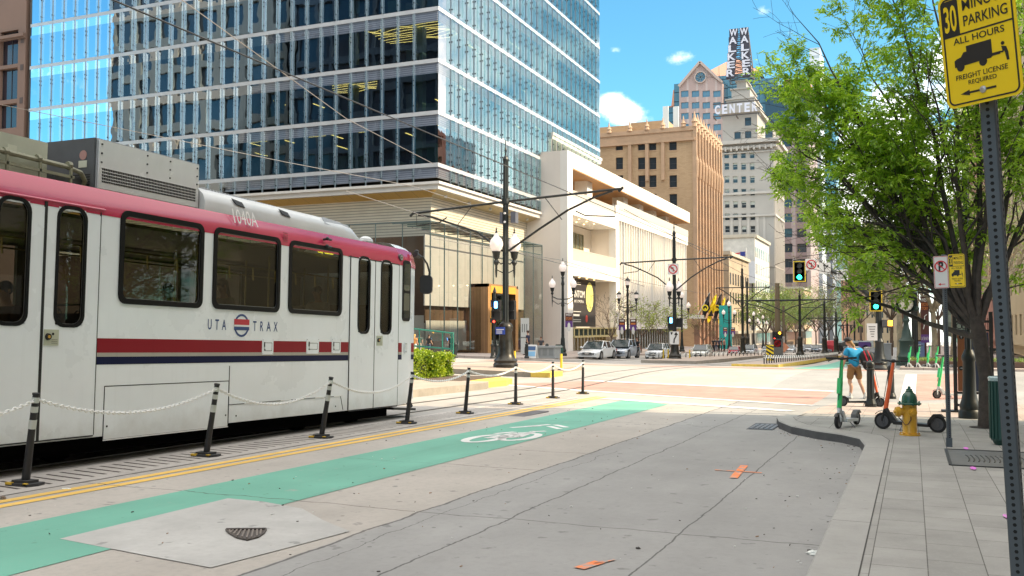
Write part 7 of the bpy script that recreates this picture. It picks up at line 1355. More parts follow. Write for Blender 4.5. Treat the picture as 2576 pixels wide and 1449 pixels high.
# nearest sign: post top/bottom and plate corners from the picture at 3.5 m
T_=pD(2484,215,3.60); B_=pD(2565,1449,3.60); dd=(B_-T_).normalized(); k=(B_.z-.15)/(-dd.z); Bb=B_+dd*k; Tt=T_-dd*.62
sp1=thing('sign_post','tall leaning perforated steel post close to the camera with a yellow freight parking sign','sign post',Bb)
mb=MB(); perf_post(mb,Bb,Tt,.0535,yaw=PH-R(38)); mb.build('post',postm,sp1)
BL=pD(2391,272,3.64); BR=pD(2572,231,3.38); u_=(BR-BL); w_=u_.length; u_.normalize(); TL=pD(2384,0,3.60); vv_=(TL-BL); vv_=(vv_-u_*vv_.dot(u_)).normalized(); nn=u_.cross(vv_); nn=nn if nn.dot(EYE-BL)>0 else -nn
BLx=BL-u_*.012-vv_*.006; loading_sign(sp1,BLx,u_,vv_,nn,w_+.018,(w_+.018)*1.36,-1)
# second post with two small signs
b2=grs(2388,1124); t2=pY(2374,640,b2.y); sp2=thing('sign_post','slim perforated post carrying a no parking sign beside a small yellow freight sign','sign post',b2)
mb=MB(); perf_post(mb,b2,t2,.055,.03,yaw=.3); mb.build('post',postm,sp2); mb=MB(); mb.box(b2.x-.042,b2.x+.042,b2.y-.042,b2.y+.042,b2.z,b2.z+.13); mb.build('anchor_sleeve',steelg,sp2)
Ys=b2.y-.06; a=pY(2351,726,Ys); b=pY(2388,724,Ys); c=pY(2351,645,Ys); u_=V(1,0,.03).normalized(); v_=V(-.03,0,1).normalized(); n_=V(0,-1,0); ws=(b-a).length; hs_=(c-a).length
mb=MB(); mb.prism(rrect(0,ws,0,hs_,ws*.08),a,u_,v_,-n_*.003,0); mb.ring(rrect(ws*.03,ws*.97,ws*.03,hs_-ws*.03,ws*.07),rrect(ws*.06,ws*.94,ws*.06,hs_-ws*.06,ws*.06),a,u_,v_,n_*.002,2)
text(mb,'P',ws*.34,ws*.68,hs_*.52,hs_*.84,a,u_,v_,n_*.003,1,.05); cc=(ws*.5,hs_*.68); mb.ring(circ(cc[0],cc[1],ws*.43,28),circ(cc[0],cc[1],ws*.345,28),a,u_,v_,n_*.004,2); r_=ws*.37; q=.707; wq=ws*.035
mb.prism([(cc[0]-r_*q-wq*q,cc[1]+r_*q-wq*q),(cc[0]+r_*q-wq*q,cc[1]-r_*q-wq*q),(cc[0]+r_*q+wq*q,cc[1]-r_*q+wq*q),(cc[0]-r_*q+wq*q,cc[1]+r_*q+wq*q)],a,u_,v_,n_*.005,2)
mb.prism([(ws*.42,hs_*.115),(ws*.75,hs_*.115),(ws*.75,hs_*.135),(ws*.42,hs_*.135)],a,u_,v_,n_*.003,2); mb.prism([(ws*.27,hs_*.125),(ws*.44,hs_*.085),(ws*.44,hs_*.165)],a,u_,v_,n_*.004,2); mb.build('no_parking_sign',SM,sp2)
a=pY(2389,724,Ys); b=pY(2430,723,Ys); c=pY(2389,640,Ys); loading_sign(sp2,a,u_,v_,n_,(b-a).length,(c-a).length,1,name='loading_zone_sign')
# scooters
blk2=mat('scooter_black',(.015,.015,.016),.45,0,.2,10); tyre=mat('tyre',(.012,.012,.013),.8); scg=mat('scooter_green',(.04,.52,.16),.35,coat=.3); scw=mat('scooter_white',(.55,.58,.58),.35,0,.05,6,coat=.3); sco=mat('scooter_orange',(.85,.13,.03),.35,coat=.3); hub=mat('hub_grey',(.10,.10,.11),.4,.5)
def scooter(name,label,loc,rz,stemc,bodyc,deckc,group,tilt=0,wr=.125,wb=.88,hh=1.17,steer=0,fat=1,world_rot=None):
    """local frame: +X runs from rear wheel to front wheel, origin under the front wheel"""
    r_=thing(name,label,'scooter',loc,rz,group); r_.rotation_euler=(tilt,0,rz)
    def W(x,nm):
        mb=MB(); P=[(wr*math.cos(2*math.pi*k/20),wr*math.sin(2*math.pi*k/20)) for k in range(20)]; rows=[]
        for dy,s_ in ((-.028,.72),(-.032,.86),(-.024,.97),(0,1.02),(.024,.97),(.032,.86),(.028,.72)): rows.append([(x+a*s_,dy,wr+b*s_) for a,b in P])
        mb.grid(rows,0,True); w_=sm(mb.build(nm,tyre,r_,world=False),60)
        mb=MB(); mb.cyl((x,-.022,wr),(x,.022,wr),wr*.73,wr*.73,16); mb.cyl((x,-.035,wr),(x,.035,wr),wr*.3,wr*.3,10); mb.build('hub',hub,w_,world=False); return w_
    W(0,'front_wheel'); W(-wb,'rear_wheel')
    top=V(-.20,0,hh); neck=V(-.055,0,.36)
    mb=MB(); mb.tube([neck,neck.lerp(top,.5),top],[.033*fat,.030*fat,.026],10); mb.build('stem',stemc,r_,world=False)
    if fat>1.2: mb=MB(); mb.tube([neck.lerp(top,.30)+V(.05,0,0),neck.lerp(top,.62)+V(.05,0,0)],[.045,.045],8); mb.build('battery_case',stemc,r_,world=False)
    mb=MB(); mb.tube([neck+V(0,0,.02),V(-.02,0,.27),V(.0,.045,.2),V(0,.05,wr)],[.035,.03,.018,.015],8); mb.tube([V(-.02,0,.27),V(.0,-.045,.2),V(0,-.05,wr)],[.03,.018,.015],8); mb.tube([neck,V(-.12,0,.25),V(-.22,0,.14)],[.045,.04,.035],8); mb.build('fork',bodyc,r_,world=False)
    mb=MB(); pts=[]; 
    for k in range(7): a=R(35+k*20); pts.append(V(wr*1.18*math.cos(a),0,wr+wr*1.18*math.sin(a)))
    mb.grid([[p+V(0,-.035,0) for p in pts],[p*1.0+V(0,0,.01) for p in pts],[p+V(0,.035,0) for p in pts]]); mb.build('front_mudguard',bodyc if bodyc is not scw else blk2,r_,world=False)
    mb=MB(); mb.prism([(-.20,.10),(-wb+.13,.09),(-wb+.13,.135),(-.20,.16)],(0,-.085,0),(1,0,0),(0,0,1),(0,.17,0)); mb.prism([(-.16,.11),(-.10,.30),(-.15,.31),(-.26,.15)],(0,-.05,0),(1,0,0),(0,0,1),(0,.10,0)); mb.build('deck',deckc,r_,world=False)
    mb=MB(); mb.prism([(-wb+.16,.13),(-wb+.15,.20),(-wb+.06,wr*2.15),(-wb-.05,wr*2.2),(-wb-.13,wr*1.75),(-wb-.10,wr*1.7),(-wb+.0,wr*1.95),(-wb+.10,.16)],(0,-.045,0),(1,0,0),(0,0,1),(0,.09,0)); mb.build('rear_mudguard',blk2 if deckc is not scw else mat('mudguard_grey',(.10,.105,.11),.5),r_,world=False)
    h0_=len(r_.children); mb=MB(); c=math.cos(steer); s_=math.sin(steer); bar=V(-s_,c,0); fwd=V(c,s_,0)
    mb.tube([top-bar*.27+V(0,0,.04)-fwd*.04,top-bar*.12+V(0,0,.035),top+V(0,0,.02),top+bar*.12+V(0,0,.035),top+bar*.27+V(0,0,.04)-fwd*.04],[.019,.016,.022,.016,.019],8); mb.tube([top-bar*.13+V(0,0,.03),top-bar*.2+fwd*.05,top-bar*.26+fwd*.06-V(0,0,.02)],.008,5); mb.tube([top+bar*.13+V(0,0,.03),top+bar*.2+fwd*.05,top+bar*.26+fwd*.06-V(0,0,.02)],.008,5); mb.ball(top+V(0,0,.03),(.05,.05,.03),8,5); mb.tube([top+V(.04,0,0),top+V(.08,0,-.1),V(-.02,0,.5)],.006,4); mb.build('handlebar',blk2,r_,world=False)
    mb=MB(); mb.tube([V(-.36,.05,.12),V(-.34,.17,.0)],.009,5); mb.tube([V(-.36,.05,.12),V(-.40,.15,.0)],.007,5); mb.build('kickstand',hub,r_,world=False)
    return r_
def place_scooter(name,label,fx,rx,stemc,bodyc,deckc,group=None,**k):
    f=grs(*fx) if fx[0]>1990 and grs(*fx).y<24 else gr(*fx); r_=grs(*rx) if grs(*rx).y<24 else gr(*rx); d=f-r_; k.setdefault('wb',.88)
    return scooter(name,label,f,math.atan2(d.y,d.x),stemc,bodyc,deckc,group,**k)
f=grs(2109,1078); r2=grs(2155,1069); d=(f-r2); place_scooter('electric_scooter','green and pale grey electric scooter at the kerb, nearest the nose of the pavement',(2109,1078),(2155,1070),scg,scw,scw,fat=1.35,wb=.86,hh=1.20,steer=R(38))
f=grs(2201,1079); o=place_scooter('electric_scooter','black electric scooter with orange red stem standing behind the fire hydrant',(2221,1079),(2344,1087),sco,blk2,blk2,fat=1.15,wb=.92,hh=1.17,steer=R(70),wr=.145)
o=place_scooter('electric_scooter','black electric scooter with orange stem leaning on the fluted bollard beside the man',(2213,1024),(2129,1022),sco,blk2,blk2,fat=1.05,wb=.90,hh=1.14,steer=R(25),tilt=R(-6))
gl=None
for i,(x,y,lb) in enumerate(((2283,929,'leftmost of the parked green and white scooters across the crossing'),(2305,930,'second of the parked green and white scooters across the crossing'),(2331,930,'third of the parked green and white scooters across the crossing'),(2352,931,'fourth parked scooter across the crossing, behind the slim sign post'))):
    p=gr(x,y)
    if gl is None: gl=scooter('electric_scooter',lb,p,R(-25)+math.pi+R(25+20),scg,scw,scw,'green scooters parked across the crossing',fat=1.35,hh=1.2)
    else: dup(gl,p,math.pi+R(20+i*3),lb)
f=gr(2357,1003); scooter('electric_scooter','single green and white scooter standing behind the slim sign post',f,R(200),scg,scw,scw,None,fat=1.35,hh=1.22,steer=R(30))
# big lamp base, kiosk, bin
lb_=gr(2440,1053); lmp=thing('street_lamp','dark cast iron lamp column with broad flared base behind the tree trunk','street lamp',lb_); mb=MB(); mb.lathe([(.235,0),(.235,.14),(.20,.2),(.215,.28),(.175,.38),(.14,.56),(.125,1.25),(.15,1.30),(.15,1.38),(.12,1.44),(.09,1.52)],lb_,18); sm(mb.build('base',dgreen,lmp),35); mb=MB(); flute(mb,lb_.x,lb_.y,lb_.z+1.5,lb_.z+6.2,.08,.07,8); mb.build('shaft',dgreen,lmp); globe_lamp(lb_+V(0,0,6.5),.7,lmp)
Yk=23.9; kb=gr(2405,1037); Yk=kb.y; K=lambda x,y:pY(x,y,Yk); zk=G(kb.x,Yk); kio=thing('wayfinding_sign','dark framed wayfinding sign with brown arrow panel and navy panel behind the slim post','wayfinding sign',kb)
mb=MB(); a=K(2400,1037).x; b=K(2410,1037).x; c=K(2492,1037).x; d_=K(2502,1037).x; mb.box(a,b,Yk-.04,Yk+.04,zk,K(2400,785).z); mb.box(c,d_,Yk-.04,Yk+.04,zk,K(2400,785).z); mb.box(b,c,Yk-.03,Yk+.03,K(2420,812).z,K(2420,806).z);mb.box(b,c,Yk-.03,Yk+.03,K(2420,834).z,K(2420,829).z);mb.box(b,c,Yk-.03,Yk+.03,K(2420,991).z,K(2420,985).z); mb.box(b,c,Yk-.03,Yk+.03,K(2420,1022).z,K(2420,1016).z); mb.box(a-.28,a+.45,Yk-.18,Yk+.18,zk,zk+.05); mb.box(c-.3,d_+.2,Yk-.18,Yk+.18,zk,zk+.05); mb.ball((( a+b)/2,Yk,K(2405,778).z),.05,8,6); mb.build('frame',black,kio)
mb=MB(); 
for k in range(4): x=b+(c-b)*(.09+.16*k); mb.ring(circ(0,0,.075,14),circ(0,0,.055,14),(x,Yk-.02,K(2420,820).z),(1,0,0),(0,0,1),(0,.03,0))
mb.build('scroll_rings',black,kio)
mb=MB(); x1=K(2427,900).x; z0=K(2415,984).z; z1=K(2415,836).z; mb.box(b+.01,x1,Yk-.02,Yk+.02,z0,z1,0); mb.box(x1,c-.01,Yk-.02,Yk+.02,z0,z1,1)
for y,up_ in ((848,1),(926,0)):
    p=K(2418,y); mb.prism(circ(0,0,.055,16),(p.x,Yk-.021,p.z),(1,0,0),(0,0,1),(0,-.003,0),2); q=(p.x,Yk-.026,p.z)
    if up_: mb.prism([(-.006,-.03),(.006,-.03),(.006,.01),(.022,.0),(0,.035),(-.022,0),(-.006,.01)],q,(1,0,0),(0,0,1),(0,-.003,0),3)
    else: mb.prism([(-.03,-.006),(.01,-.006),(0,-.022),(.035,0),(0,.022),(.01,.006),(-.03,.006)],q,(1,0,0),(0,0,1),(0,-.003,0),3)
for k,s_ in enumerate('OCOATCO'): z=z1-.10-k*(z1-z0-.1)/8.2; text(mb,s_,x1+.05,x1+.13,z-.08,z,(0,Yk-.024,0),(1,0,0),(0,0,1),(0,0,0),3,.0)
mb.build('panels',[mat('panel_brown',(.22,.085,.035),.6),mat('panel_navy',(.025,.04,.09),.6),signk,mat('print_grey',(.35,.4,.45),.6)],kio)
bb=grs(2521,1119); bin_=thing('litter_bin','dark green round litter bin with clear liner behind the nearest sign post','litter bin',bb); hb_=topz(bb,950)-bb.z; mb=MB(); mb.lathe([(.10,0),(.125,.05),(.155,.08),(.16,hb_-.1),(.17,hb_-.02)],bb,18); 
for k in range(18): a=2*math.pi*k/18; mb.bar(bb+V(.163*math.cos(a),.163*math.sin(a),.1),bb+V(.168*math.cos(a),.168*math.sin(a),hb_-.05),.03,.012)
mb.build('body',mat('bin_dark_green',(.012,.055,.045),.45),bin_); mb=MB(); mb.tube([bb+V(0,0,hb_-.05),bb+V(0,0,hb_),bb+V(0,0,hb_+.02)],[.172,.178,.16],18,0,False); mb.build('liner',mat('liner',(.35,.45,.45),.2,0,.3,10),bin_)
# cabinet, clock, banner posts, info board beyond the crossing
cb=gr(2228,919); o=thing('utility_cabinet','plain grey metal cabinet behind the mast of the traffic signals','utility cabinet',cb); z1=topz(cb,866); a=pY(2214,900,cb.y).x; b=pY(2242,900,cb.y).x; mb=MB(); mb.box(a,b,cb.y,cb.y+1.2,cb.z,z1); mb.box(a-.04,b+.04,cb.y-.04,cb.y+1.24,z1,z1+.06); mb.box((a+b)/2-.01,(a+b)/2+.01,cb.y-.01,cb.y,cb.z+.1,z1-.05); mb.build('body',mat('cabinet_grey',(.30,.31,.32),.5,.2,.1,2),o)
Yc=62.; c0=V(pY(2281,900,Yc).x,Yc,G(0,Yc)+.12); clk=thing('street_clock','dark green cast iron street clock with round dial beyond the crossing','street clock',c0); Z=lambda y:topz(c0,y); gr_=mat('clock_green',(.03,.055,.045),.45,.2)
mb=MB(); mb.lathe([(.62,0),(.62,.25),(.5,.35),(.55,.55),(.42,.8),(.40,1.4),(.46,1.5),(.30,1.7),(.24,2.1),(.17,2.3),(.14,(Z(812)-c0.z)),(.22,(Z(806)-c0.z)),(.14,(Z(798)-c0.z)),(.2,(Z(786)-c0.z))],c0,14); sm(mb.build('column',gr_,clk),35)
rc=(Z(745)-Z(785))/2; zc_=(Z(745)+Z(785))/2; mb=MB(); mb.ring(circ(0,0,rc*1.15,28),circ(0,0,rc*.85,28),(c0.x,Yc-.25,zc_),(1,0,0),(0,0,1),(0,.5,0)); mb.lathe([(.1,rc*1.1),(.2,rc*1.3),(.05,rc*1.5)],(c0.x,Yc,zc_),10); [mb.ball((c0.x+s_*rc*1.2,Yc,zc_-rc*.6),.18,8,6) for s_ in (-1,1)]; mb.build('clock_case',gr_,clk); mb=MB(); mb.prism(circ(0,0,rc*.86,28),(c0.x,Yc-.18,zc_),(1,0,0),(0,0,1),(0,.36,0),0); mb.bar((c0.x,Yc-.19,zc_),(c0.x,Yc-.19,zc_+rc*.7),.05,.01,1); mb.bar((c0.x,Yc-.19,zc_),(c0.x+rc*.5,Yc-.19,zc_-rc*.1),.05,.01,1)
for k in range(12): a=R(30*k); mb.bar((c0.x+rc*.66*math.cos(a),Yc-.185,zc_+rc*.66*math.sin(a)),(c0.x+rc*.8*math.cos(a),Yc-.185,zc_+rc*.8*math.sin(a)),.05,.01,1)
mb.build('dial',[mat('dial_cream',(.65,.6,.5),.5),signk],clk)
def banner_post(x,xa,xb,yt,yb,Y,lab,second=None):
    b=V(pY(x,900,Y).x,Y,G(0,Y)+.12); o=thing('banner_post',lab,'banner post',b,group='banner posts beyond the crossing'); z=lambda y:topz(b,y); mb=MB(); mb.lathe([(.3,0),(.3,.2),(.2,.5),(.14,1.0),(.13,z(735)-b.z)],b,10); mb.build('post',dgreen,o)
    X=lambda x:pY(x,850,Y).x; mb=MB(); a,c=X(xa),X(xb); zt,zb=z(yt),z(yb); h=zt-zb; w_=c-a; mb.box(a,c,Y-.1,Y-.07,zb,zt,0); mb.box(a,c,Y-.11,Y-.101,zb,zb+h*.18,2)
    text(mb,'WEST',a+w_*.08,c-w_*.08,zt-h*.10,zt-h*.02,(0,Y-.105,0),(1,0,0),(0,0,1),(0,0,0),1,.02); text(mb,'SIDE',a+w_*.08,c-w_*.08,zt-h*.19,zt-h*.12,(0,Y-.105,0),(1,0,0),(0,0,1),(0,0,0),3,.02); text(mb,'STORY',a+w_*.08,c-w_*.08,zt-h*.28,zt-h*.21,(0,Y-.105,0),(1,0,0),(0,0,1),(0,0,0),3,.02); mb.tube([(a+w_*.3,Y-.11,zb+h*.3),(a+w_*.5,Y-.11,zb+h*.45),(a+w_*.45,Y-.11,zb+h*.58),(a+w_*.75,Y-.11,zb+h*.62)],w_*.06,5,1); text(mb,'LA TRAVIATA',a+w_*.06,c-w_*.06,zb+h*.06,zb+h*.13,(0,Y-.115,0),(1,0,0),(0,0,1),(0,0,0),1,.0)
    mb.build('banner',[mat('banner_maroon'),mat('banner_white'),mat('banner_purple'),mat('banner_orange')],o)
banner_post(2305,2317,2338,748,862,66,'dark post with maroon and purple banner on its right, right of the street clock'); banner_post(2299,2263,2286,768,848,80,'dark post with a maroon banner half hidden behind the clock column')
ip=gr(2309,912); Yi=ip.y; o=thing('information_board','blue information board in a maroon frame beyond the crossing','information board',ip); mb=MB(); a=pY(2292,880,Yi).x; b=pY(2327,880,Yi).x; z=lambda y:topz(ip,y); mb.box(a-.05,b+.12,Yi,Yi+.1,ip.z,z(855),0); mb.box(a+.12,b-.03,Yi-.02,Yi,z(900),z(859),1); [mb.box(a+.2,b-.3,Yi-.03,Yi-.02,z(868+k*7),z(866+k*7),2) for k in range(4)]; mb.build('board',[mat('frame_maroon',(.08,.025,.02),.6),mat('board_blue',(.16,.24,.45),.5,0,.1,2),mat('board_print',(.6,.65,.7),.5)],o)
# flags on the ochre hotel
for i,(x0,y0,x1,y1,dk) in enumerate(((1757,790,1786,735,1),(1772,790,1802,738,0),(1788,790,1815,736,1),(1802,796,1824,745,0),(1815,792,1832,746,1))):
    Y=165.2-i*.2+ i*0; Xf=-34; Yf=atX(x0+8,-33.5); 
    a=pX(x0,y0,-34.2); b=pY(x1,y1,a.y); o=thing('flag','%s slanting flag, %s of the five on the ochre hotel front'%('black' if dk else 'yellow',('first','second','third','fourth','last')[i]),'flag',a,group='flags on the hotel front'); mb=MB(); mb.cyl(a,b,.08,.06,6); mb.build('flagpole',mat('flagpole_white',(.6,.6,.55),.4),o)
    d=(b-a); L=d.length; rows=[]
    for u in range(7):
        t=.30+.68*u/6; rows.append([a+d*t+V(.10*math.sin(u*1.3+w),.25*math.sin(w*1.1+u*.9),-w*L*.095*(1.15-.0*u)+.0) for w in range(7)])
    mb=MB(); mb.grid(rows); 
    if dk: c=a+d*.62+V(0,-.45,-L*.30); mb.ring(circ(0,0,L*.13,18,ry=L*.13),circ(0,0,L*.085,18),c,(1,0,0),(0,0,1),(0,-.05,0),1); mb.box(c.x-L*.02,c.x+L*.04,c.y-.05,c.y,c.z-L*.1,c.z,1)
    else: mb.prism([(-.5,-.5),(.5,-.5),(.2,.6)],a+d*.55+V(0,-.4,-L*.45),(1,0,0),(0,0,1),(0,-.04,0),1)
    mb.build('cloth',[mat('flag_black',(.02,.02,.025),.8),mat('flag_yellow',(.80,.62,.02),.8)] if dk else [mat('flag_yellow'),mat('flag_black')],o)
mb=MB(); a=pX(1722,790,-33.2); b=pX(1775,802,-33.2); mb.box(-35.3,-33.2,a.y,b.y,b.z,a.z,0); text(mb,'DOUBLETREE',a.y+.8,b.y-.8,b.z+.25,a.z-.3,(-33.18,0,0),(0,1,0),(0,0,1),(0,0,0),1,.0) if False else text(mb,'THEATRE',a.y+1.5,b.y-1.5,b.z+.35,a.z-.3,(-33.18,0,0),(0,1,0),(0,0,1),(0,0,0),1,.0); tag(mb.build('entrance_canopy',[mat('canopy_white',(.7,.68,.62),.5),mat('canopy_print',(.45,.43,.38),.5)]),'white fascia canopy with faint lettering between the theatre and the flags','canopy')
fp=V(pY(1889,660,240).x,238,0); o=thing('flagpole','white flagpole with the national flag before the limestone tower','flagpole',(fp.x,238,-3)); mb=MB(); mb.cyl((fp.x,238,-3),(pY(1877,623,238).x,238,pY(1877,623,238).z),.2,.12,7); mb.build('pole',mat('flagpole_white'),o)
a=pY(1876,632,238); mb=MB(); 
for k in range(7): z=a.z-k*.36; mb.grid([[(a.x-.1-j*.75,238+.2*math.sin(j),z-.12*j),(a.x-.1-j*.75,238+.2*math.sin(j),z-.36-.12*j)] for j in range(6)],k%2)
mb.box(a.x-1.3,a.x-.1,237.7,237.75,a.z-1.2,a.z-.1,2); mb.build('cloth',[mat('flag_red',(.5,.04,.05),.8),mat('flag_white',(.7,.7,.7),.8),mat('flag_blue',(.03,.05,.25),.8)],o)
# ---------------------------------------------------------------- cars
cglass=mat('car_glass',(.025,.035,.035),.04,0,spec=1); plast=mat('car_plastic',(.02,.02,.021),.6); chrome=mat('chrome',(.5,.5,.5),.15,1); lampw=mat('headlamp',(.75,.78,.8),.1,0,spec=1); lampr=mat('tail_lamp',(.4,.01,.01),.2,0,spec=1); platem=mat('number_plate',(.45,.42,.38),.5)
def car(label,cat,loc,rz,paintc,kind='sedan',group='cars beyond the crossing',scl=1,detail=True):
    L,W,Hc={'sedan':(4.7,1.80,1.47),'suv':(4.6,1.85,1.68),'van':(5.0,1.95,1.80),'hatch':(4.2,1.78,1.55)}[kind]; r_=thing('parked_car' if False else 'car',label,cat,loc,rz,group); r_.scale=(scl,)*3
    pm=mat('car_paint_%d'%int(sum(paintc)*1000),paintc,.22,0,0,coat=.8); h=Hc
    # stations along x (front = +x): x, z bottom, z belt, half width
    hood={'sedan':.68,'suv':.84,'van':.88,'hatch':.74}[kind]; belt={'sedan':.90,'suv':1.06,'van':1.10,'hatch':.96}[kind]
    st=[(L/2,.34,hood*.62,W*.34),(L/2-.05,.22,hood*.86,W*.42),(L/2-.35,.18,hood*.97,W*.485),(L/2-1.0,.18,hood+.05,W*.5),(L/2-1.35,.18,belt,W*.5),(0,.18,belt+.01,W*.5),(-L/2+1.1,.18,belt+.04,W*.5),(-L/2+.45,.18,belt+.04,W*.485),(-L/2+.08,.24,belt-.04,W*.45),(-L/2,.36,belt-.18,W*.39)]
    if kind in('suv','van','hatch'): st[-2]=(-L/2+.06,.24,belt,W*.46)
    rows=[]
    for x,z0,z1,hw in st:
        rows.append([(x,-hw*.93,z0),(x,-hw,z0+.18),(x,-hw*1.0,z0+(z1-z0)*.6),(x,-hw*.965,z1-.05),(x,-hw*.87,z1),(x,0,z1+.03),(x,hw*.87,z1),(x,hw*.965,z1-.05),(x,hw*1.0,z0+(z1-z0)*.6),(x,hw,z0+.18),(x,hw*.93,z0),(x,0,z0)])
    mb=MB(); mb.grid(rows,0,True); mb.face(rows[0]); mb.face(list(reversed(rows[-1]))); sm(mb.build('body',pm,r_,world=False),50)
    xf,xfr,xrr,xr={'sedan':(L/2-1.15,L/2-1.95,-L/2+1.45,-L/2+.62),'suv':(L/2-1.05,L/2-1.75,-L/2+.75,-L/2+.22),'van':(L/2-.85,L/2-1.7,-L/2+.5,-L/2+.15),'hatch':(L/2-.95,L/2-1.7,-L/2+.8,-L/2+.25)}[kind]
    wb,wt=W*.46,W*.37; P=lambda x,w_,z:(x,w_,z)
    mb=MB(); A=[(xf,-wb,belt-.02),(xf,wb,belt-.02),(xr,wb,belt),(xr,-wb,belt)]; Bq=[(xfr,-wt,h-.06),(xfr,wt,h-.06),(xrr,wt,h-.08),(xrr,-wt,h-.08)]; mb.hexa([A[3],A[0],A[1],A[2],Bq[3],Bq[0],Bq[1],Bq[2]]); mb.build('windows',cglass,r_,world=False)
    mb=MB(); rr_=[[(xfr+.05,-wt*1.03,h-.07),(xfr+.02,-wt*.8,h-.02),(xfr+.02,0,h),(xfr+.02,wt*.8,h-.02),(xfr+.05,wt*1.03,h-.07)],[((xfr+xrr)/2,-wt*1.04,h-.05),((xfr+xrr)/2,-wt*.8,h),((xfr+xrr)/2,0,h+.02),((xfr+xrr)/2,wt*.8,h),((xfr+xrr)/2,wt*1.04,h-.05)],[(xrr-.05,-wt*1.03,h-.09),(xrr,-wt*.8,h-.04),(xrr,0,h-.02),(xrr,wt*.8,h-.04),(xrr-.05,wt*1.03,h-.09)]]
    mb.grid(rr_)
    for s_ in (-1,1):
        for (xa,za,ya),(xb,zb,yb) in (((xf,belt,wb),(xfr,h-.05,wt)),((xr,belt,wb),(xrr,h-.07,wt)),((.0,belt,wb),(-.05,h-.04,wt)),((-L*.22,belt,wb),(-L*.21,h-.05,wt))): mb.bar((xa,s_*ya*1.01,za),(xb,s_*yb*1.02,zb),.07,.05)
    mb.build('roof',pm,r_,world=False)
    for x in (L/2-.88,-L/2+.92):
        for s_ in (-1,1):
            y=s_*(W/2-.11); rr2=.33 if kind=='sedan' else .36; mb=MB(); mb.cyl((x,y-.11,rr2),(x,y+.115,rr2),rr2,rr2,18); w_=mb.build('wheel',tyre,r_,world=False); mb=MB(); mb.cyl((x,y+s_*.112,rr2),(x,y+s_*.125,rr2),rr2*.66,rr2*.6,12); mb.build('rim',mat('rim_grey',(.28,.28,.29),.3,.7),w_,world=False)
            mb=MB(); mb.prism(circ(0,0,rr2*1.13,16),(x,s_*(W/2-.005),rr2+.02),(1,0,0),(0,0,1),(0,s_*.012,0)); mb.build('wheel_arch',plast,r_,world=False)
    for s_ in (-1,1):
        mb=MB(); mb.hexa([(L/2-.10,s_*W*.28,hood*.72),(L/2-.10,s_*W*.46,hood*.72),(L/2-.42,s_*W*.495,hood*.76),(L/2-.3,s_*W*.3,hood*.76),(L/2-.12,s_*W*.28,hood*.88),(L/2-.14,s_*W*.44,hood*.9),(L/2-.48,s_*W*.49,hood*.93),(L/2-.3,s_*W*.3,hood*.95)]); mb.build('headlight',lampw,r_,world=False)
        mb=MB(); mb.box(-L/2-.01,-L/2+.22,min(s_*W*.28,s_*W*.46),max(s_*W*.28,s_*W*.46),belt-.30,belt-.12); mb.build('tail_light',lampr,r_,world=False)
        mb=MB(); mb.ball((xf-.18,s_*(W*.5+.10),belt+.05),(.08,.12,.08),8,6); mb.build('wing_mirror',pm,r_,world=False)
    mb=MB(); mb.box(L/2-.08,L/2+.02,-W*.24,W*.24,.36,hood*.60,0); mb.box(L/2-.06,L/2+.005,-W*.2,W*.2,hood*.70,hood*.84,0); mb.box(L/2+.0,L/2+.03,-.06,.06,hood*.72,hood*.82,2); mb.box(L/2+.02,L/2+.035,-.17,.17,.42,.53,1); mb.box(-L/2-.03,-L/2+.02,-W*.42,W*.42,.26,.48,0); mb.box(-L/2-.04,-L/2-.03,-.17,.17,.62,.74,1); mb.build('grille_and_plates',[plast,platem,chrome],r_,world=False)
    return r_
def park(label,xc,yb,ytop,rzdeg,paintc,kind,cat='car',**k):
    p=gr(xc,yb-2); Hc={'sedan':1.47,'suv':1.68,'van':1.8,'hatch':1.55}[kind]; s_=(topz(p,ytop)-p.z)/Hc; return car(label,cat,p,R(rzdeg),paintc,kind,scl=s_,**k)
whp=(.72,.74,.75); 
park('white sedan at the front, left of the parked silver grey crossover',1503,905,857,-93,whp,'sedan'); park('silver grey crossover close behind the white sedan',1568,903,853,-92,(.32,.36,.42),'hatch')
park('white sports utility car in the middle, left of the second catenary pole',1655,904,863,-90,whp,'suv'); park('cream white sports utility car right of the second catenary pole, behind the chain fence',1766,904,866,-90,(.66,.68,.62),'suv')
park('red sedan left of the third catenary pole base',1848,894,871,-90,(.45,.03,.04),'sedan'); park('silver minivan just right of the third catenary pole',1886,896,866,-90,(.5,.53,.56),'van'); park('silver blue sedan left of the brown signal pole',1931,889,870,-90,(.42,.47,.52),'sedan'); park('white sedan just right of the orange diamond work sign',1988,889,868,-90,whp,'sedan')
for x,yt,c,kd,lb in ((2016,870,(.25,.3,.36),'hatch','grey blue car under the fourth pole from the right'),(2032,866,(.55,.57,.58),'suv','pale silver car in the far queue, between two dark poles'),(2049,868,(.18,.2,.22),'sedan','dark grey car in the far queue, third in line'),(2062,867,(.5,.52,.55),'suv','silver car in the far queue left of the blue walk light pole'),(2085,869,(.35,.38,.42),'sedan','grey car in the far queue between the two blue walk lights'),(2093,870,(.6,.6,.58),'hatch','whitish car at the right end of the far queue')): park(lb,x,888,yt,-90,c,kd)
park('black sedan seen from behind, left of the man in blue',2146,916,872,95,(.012,.012,.016),'sedan'); park('dark grey car beyond the man, half hidden by the backpack',2188,908,873,97,(.05,.055,.06),'hatch')
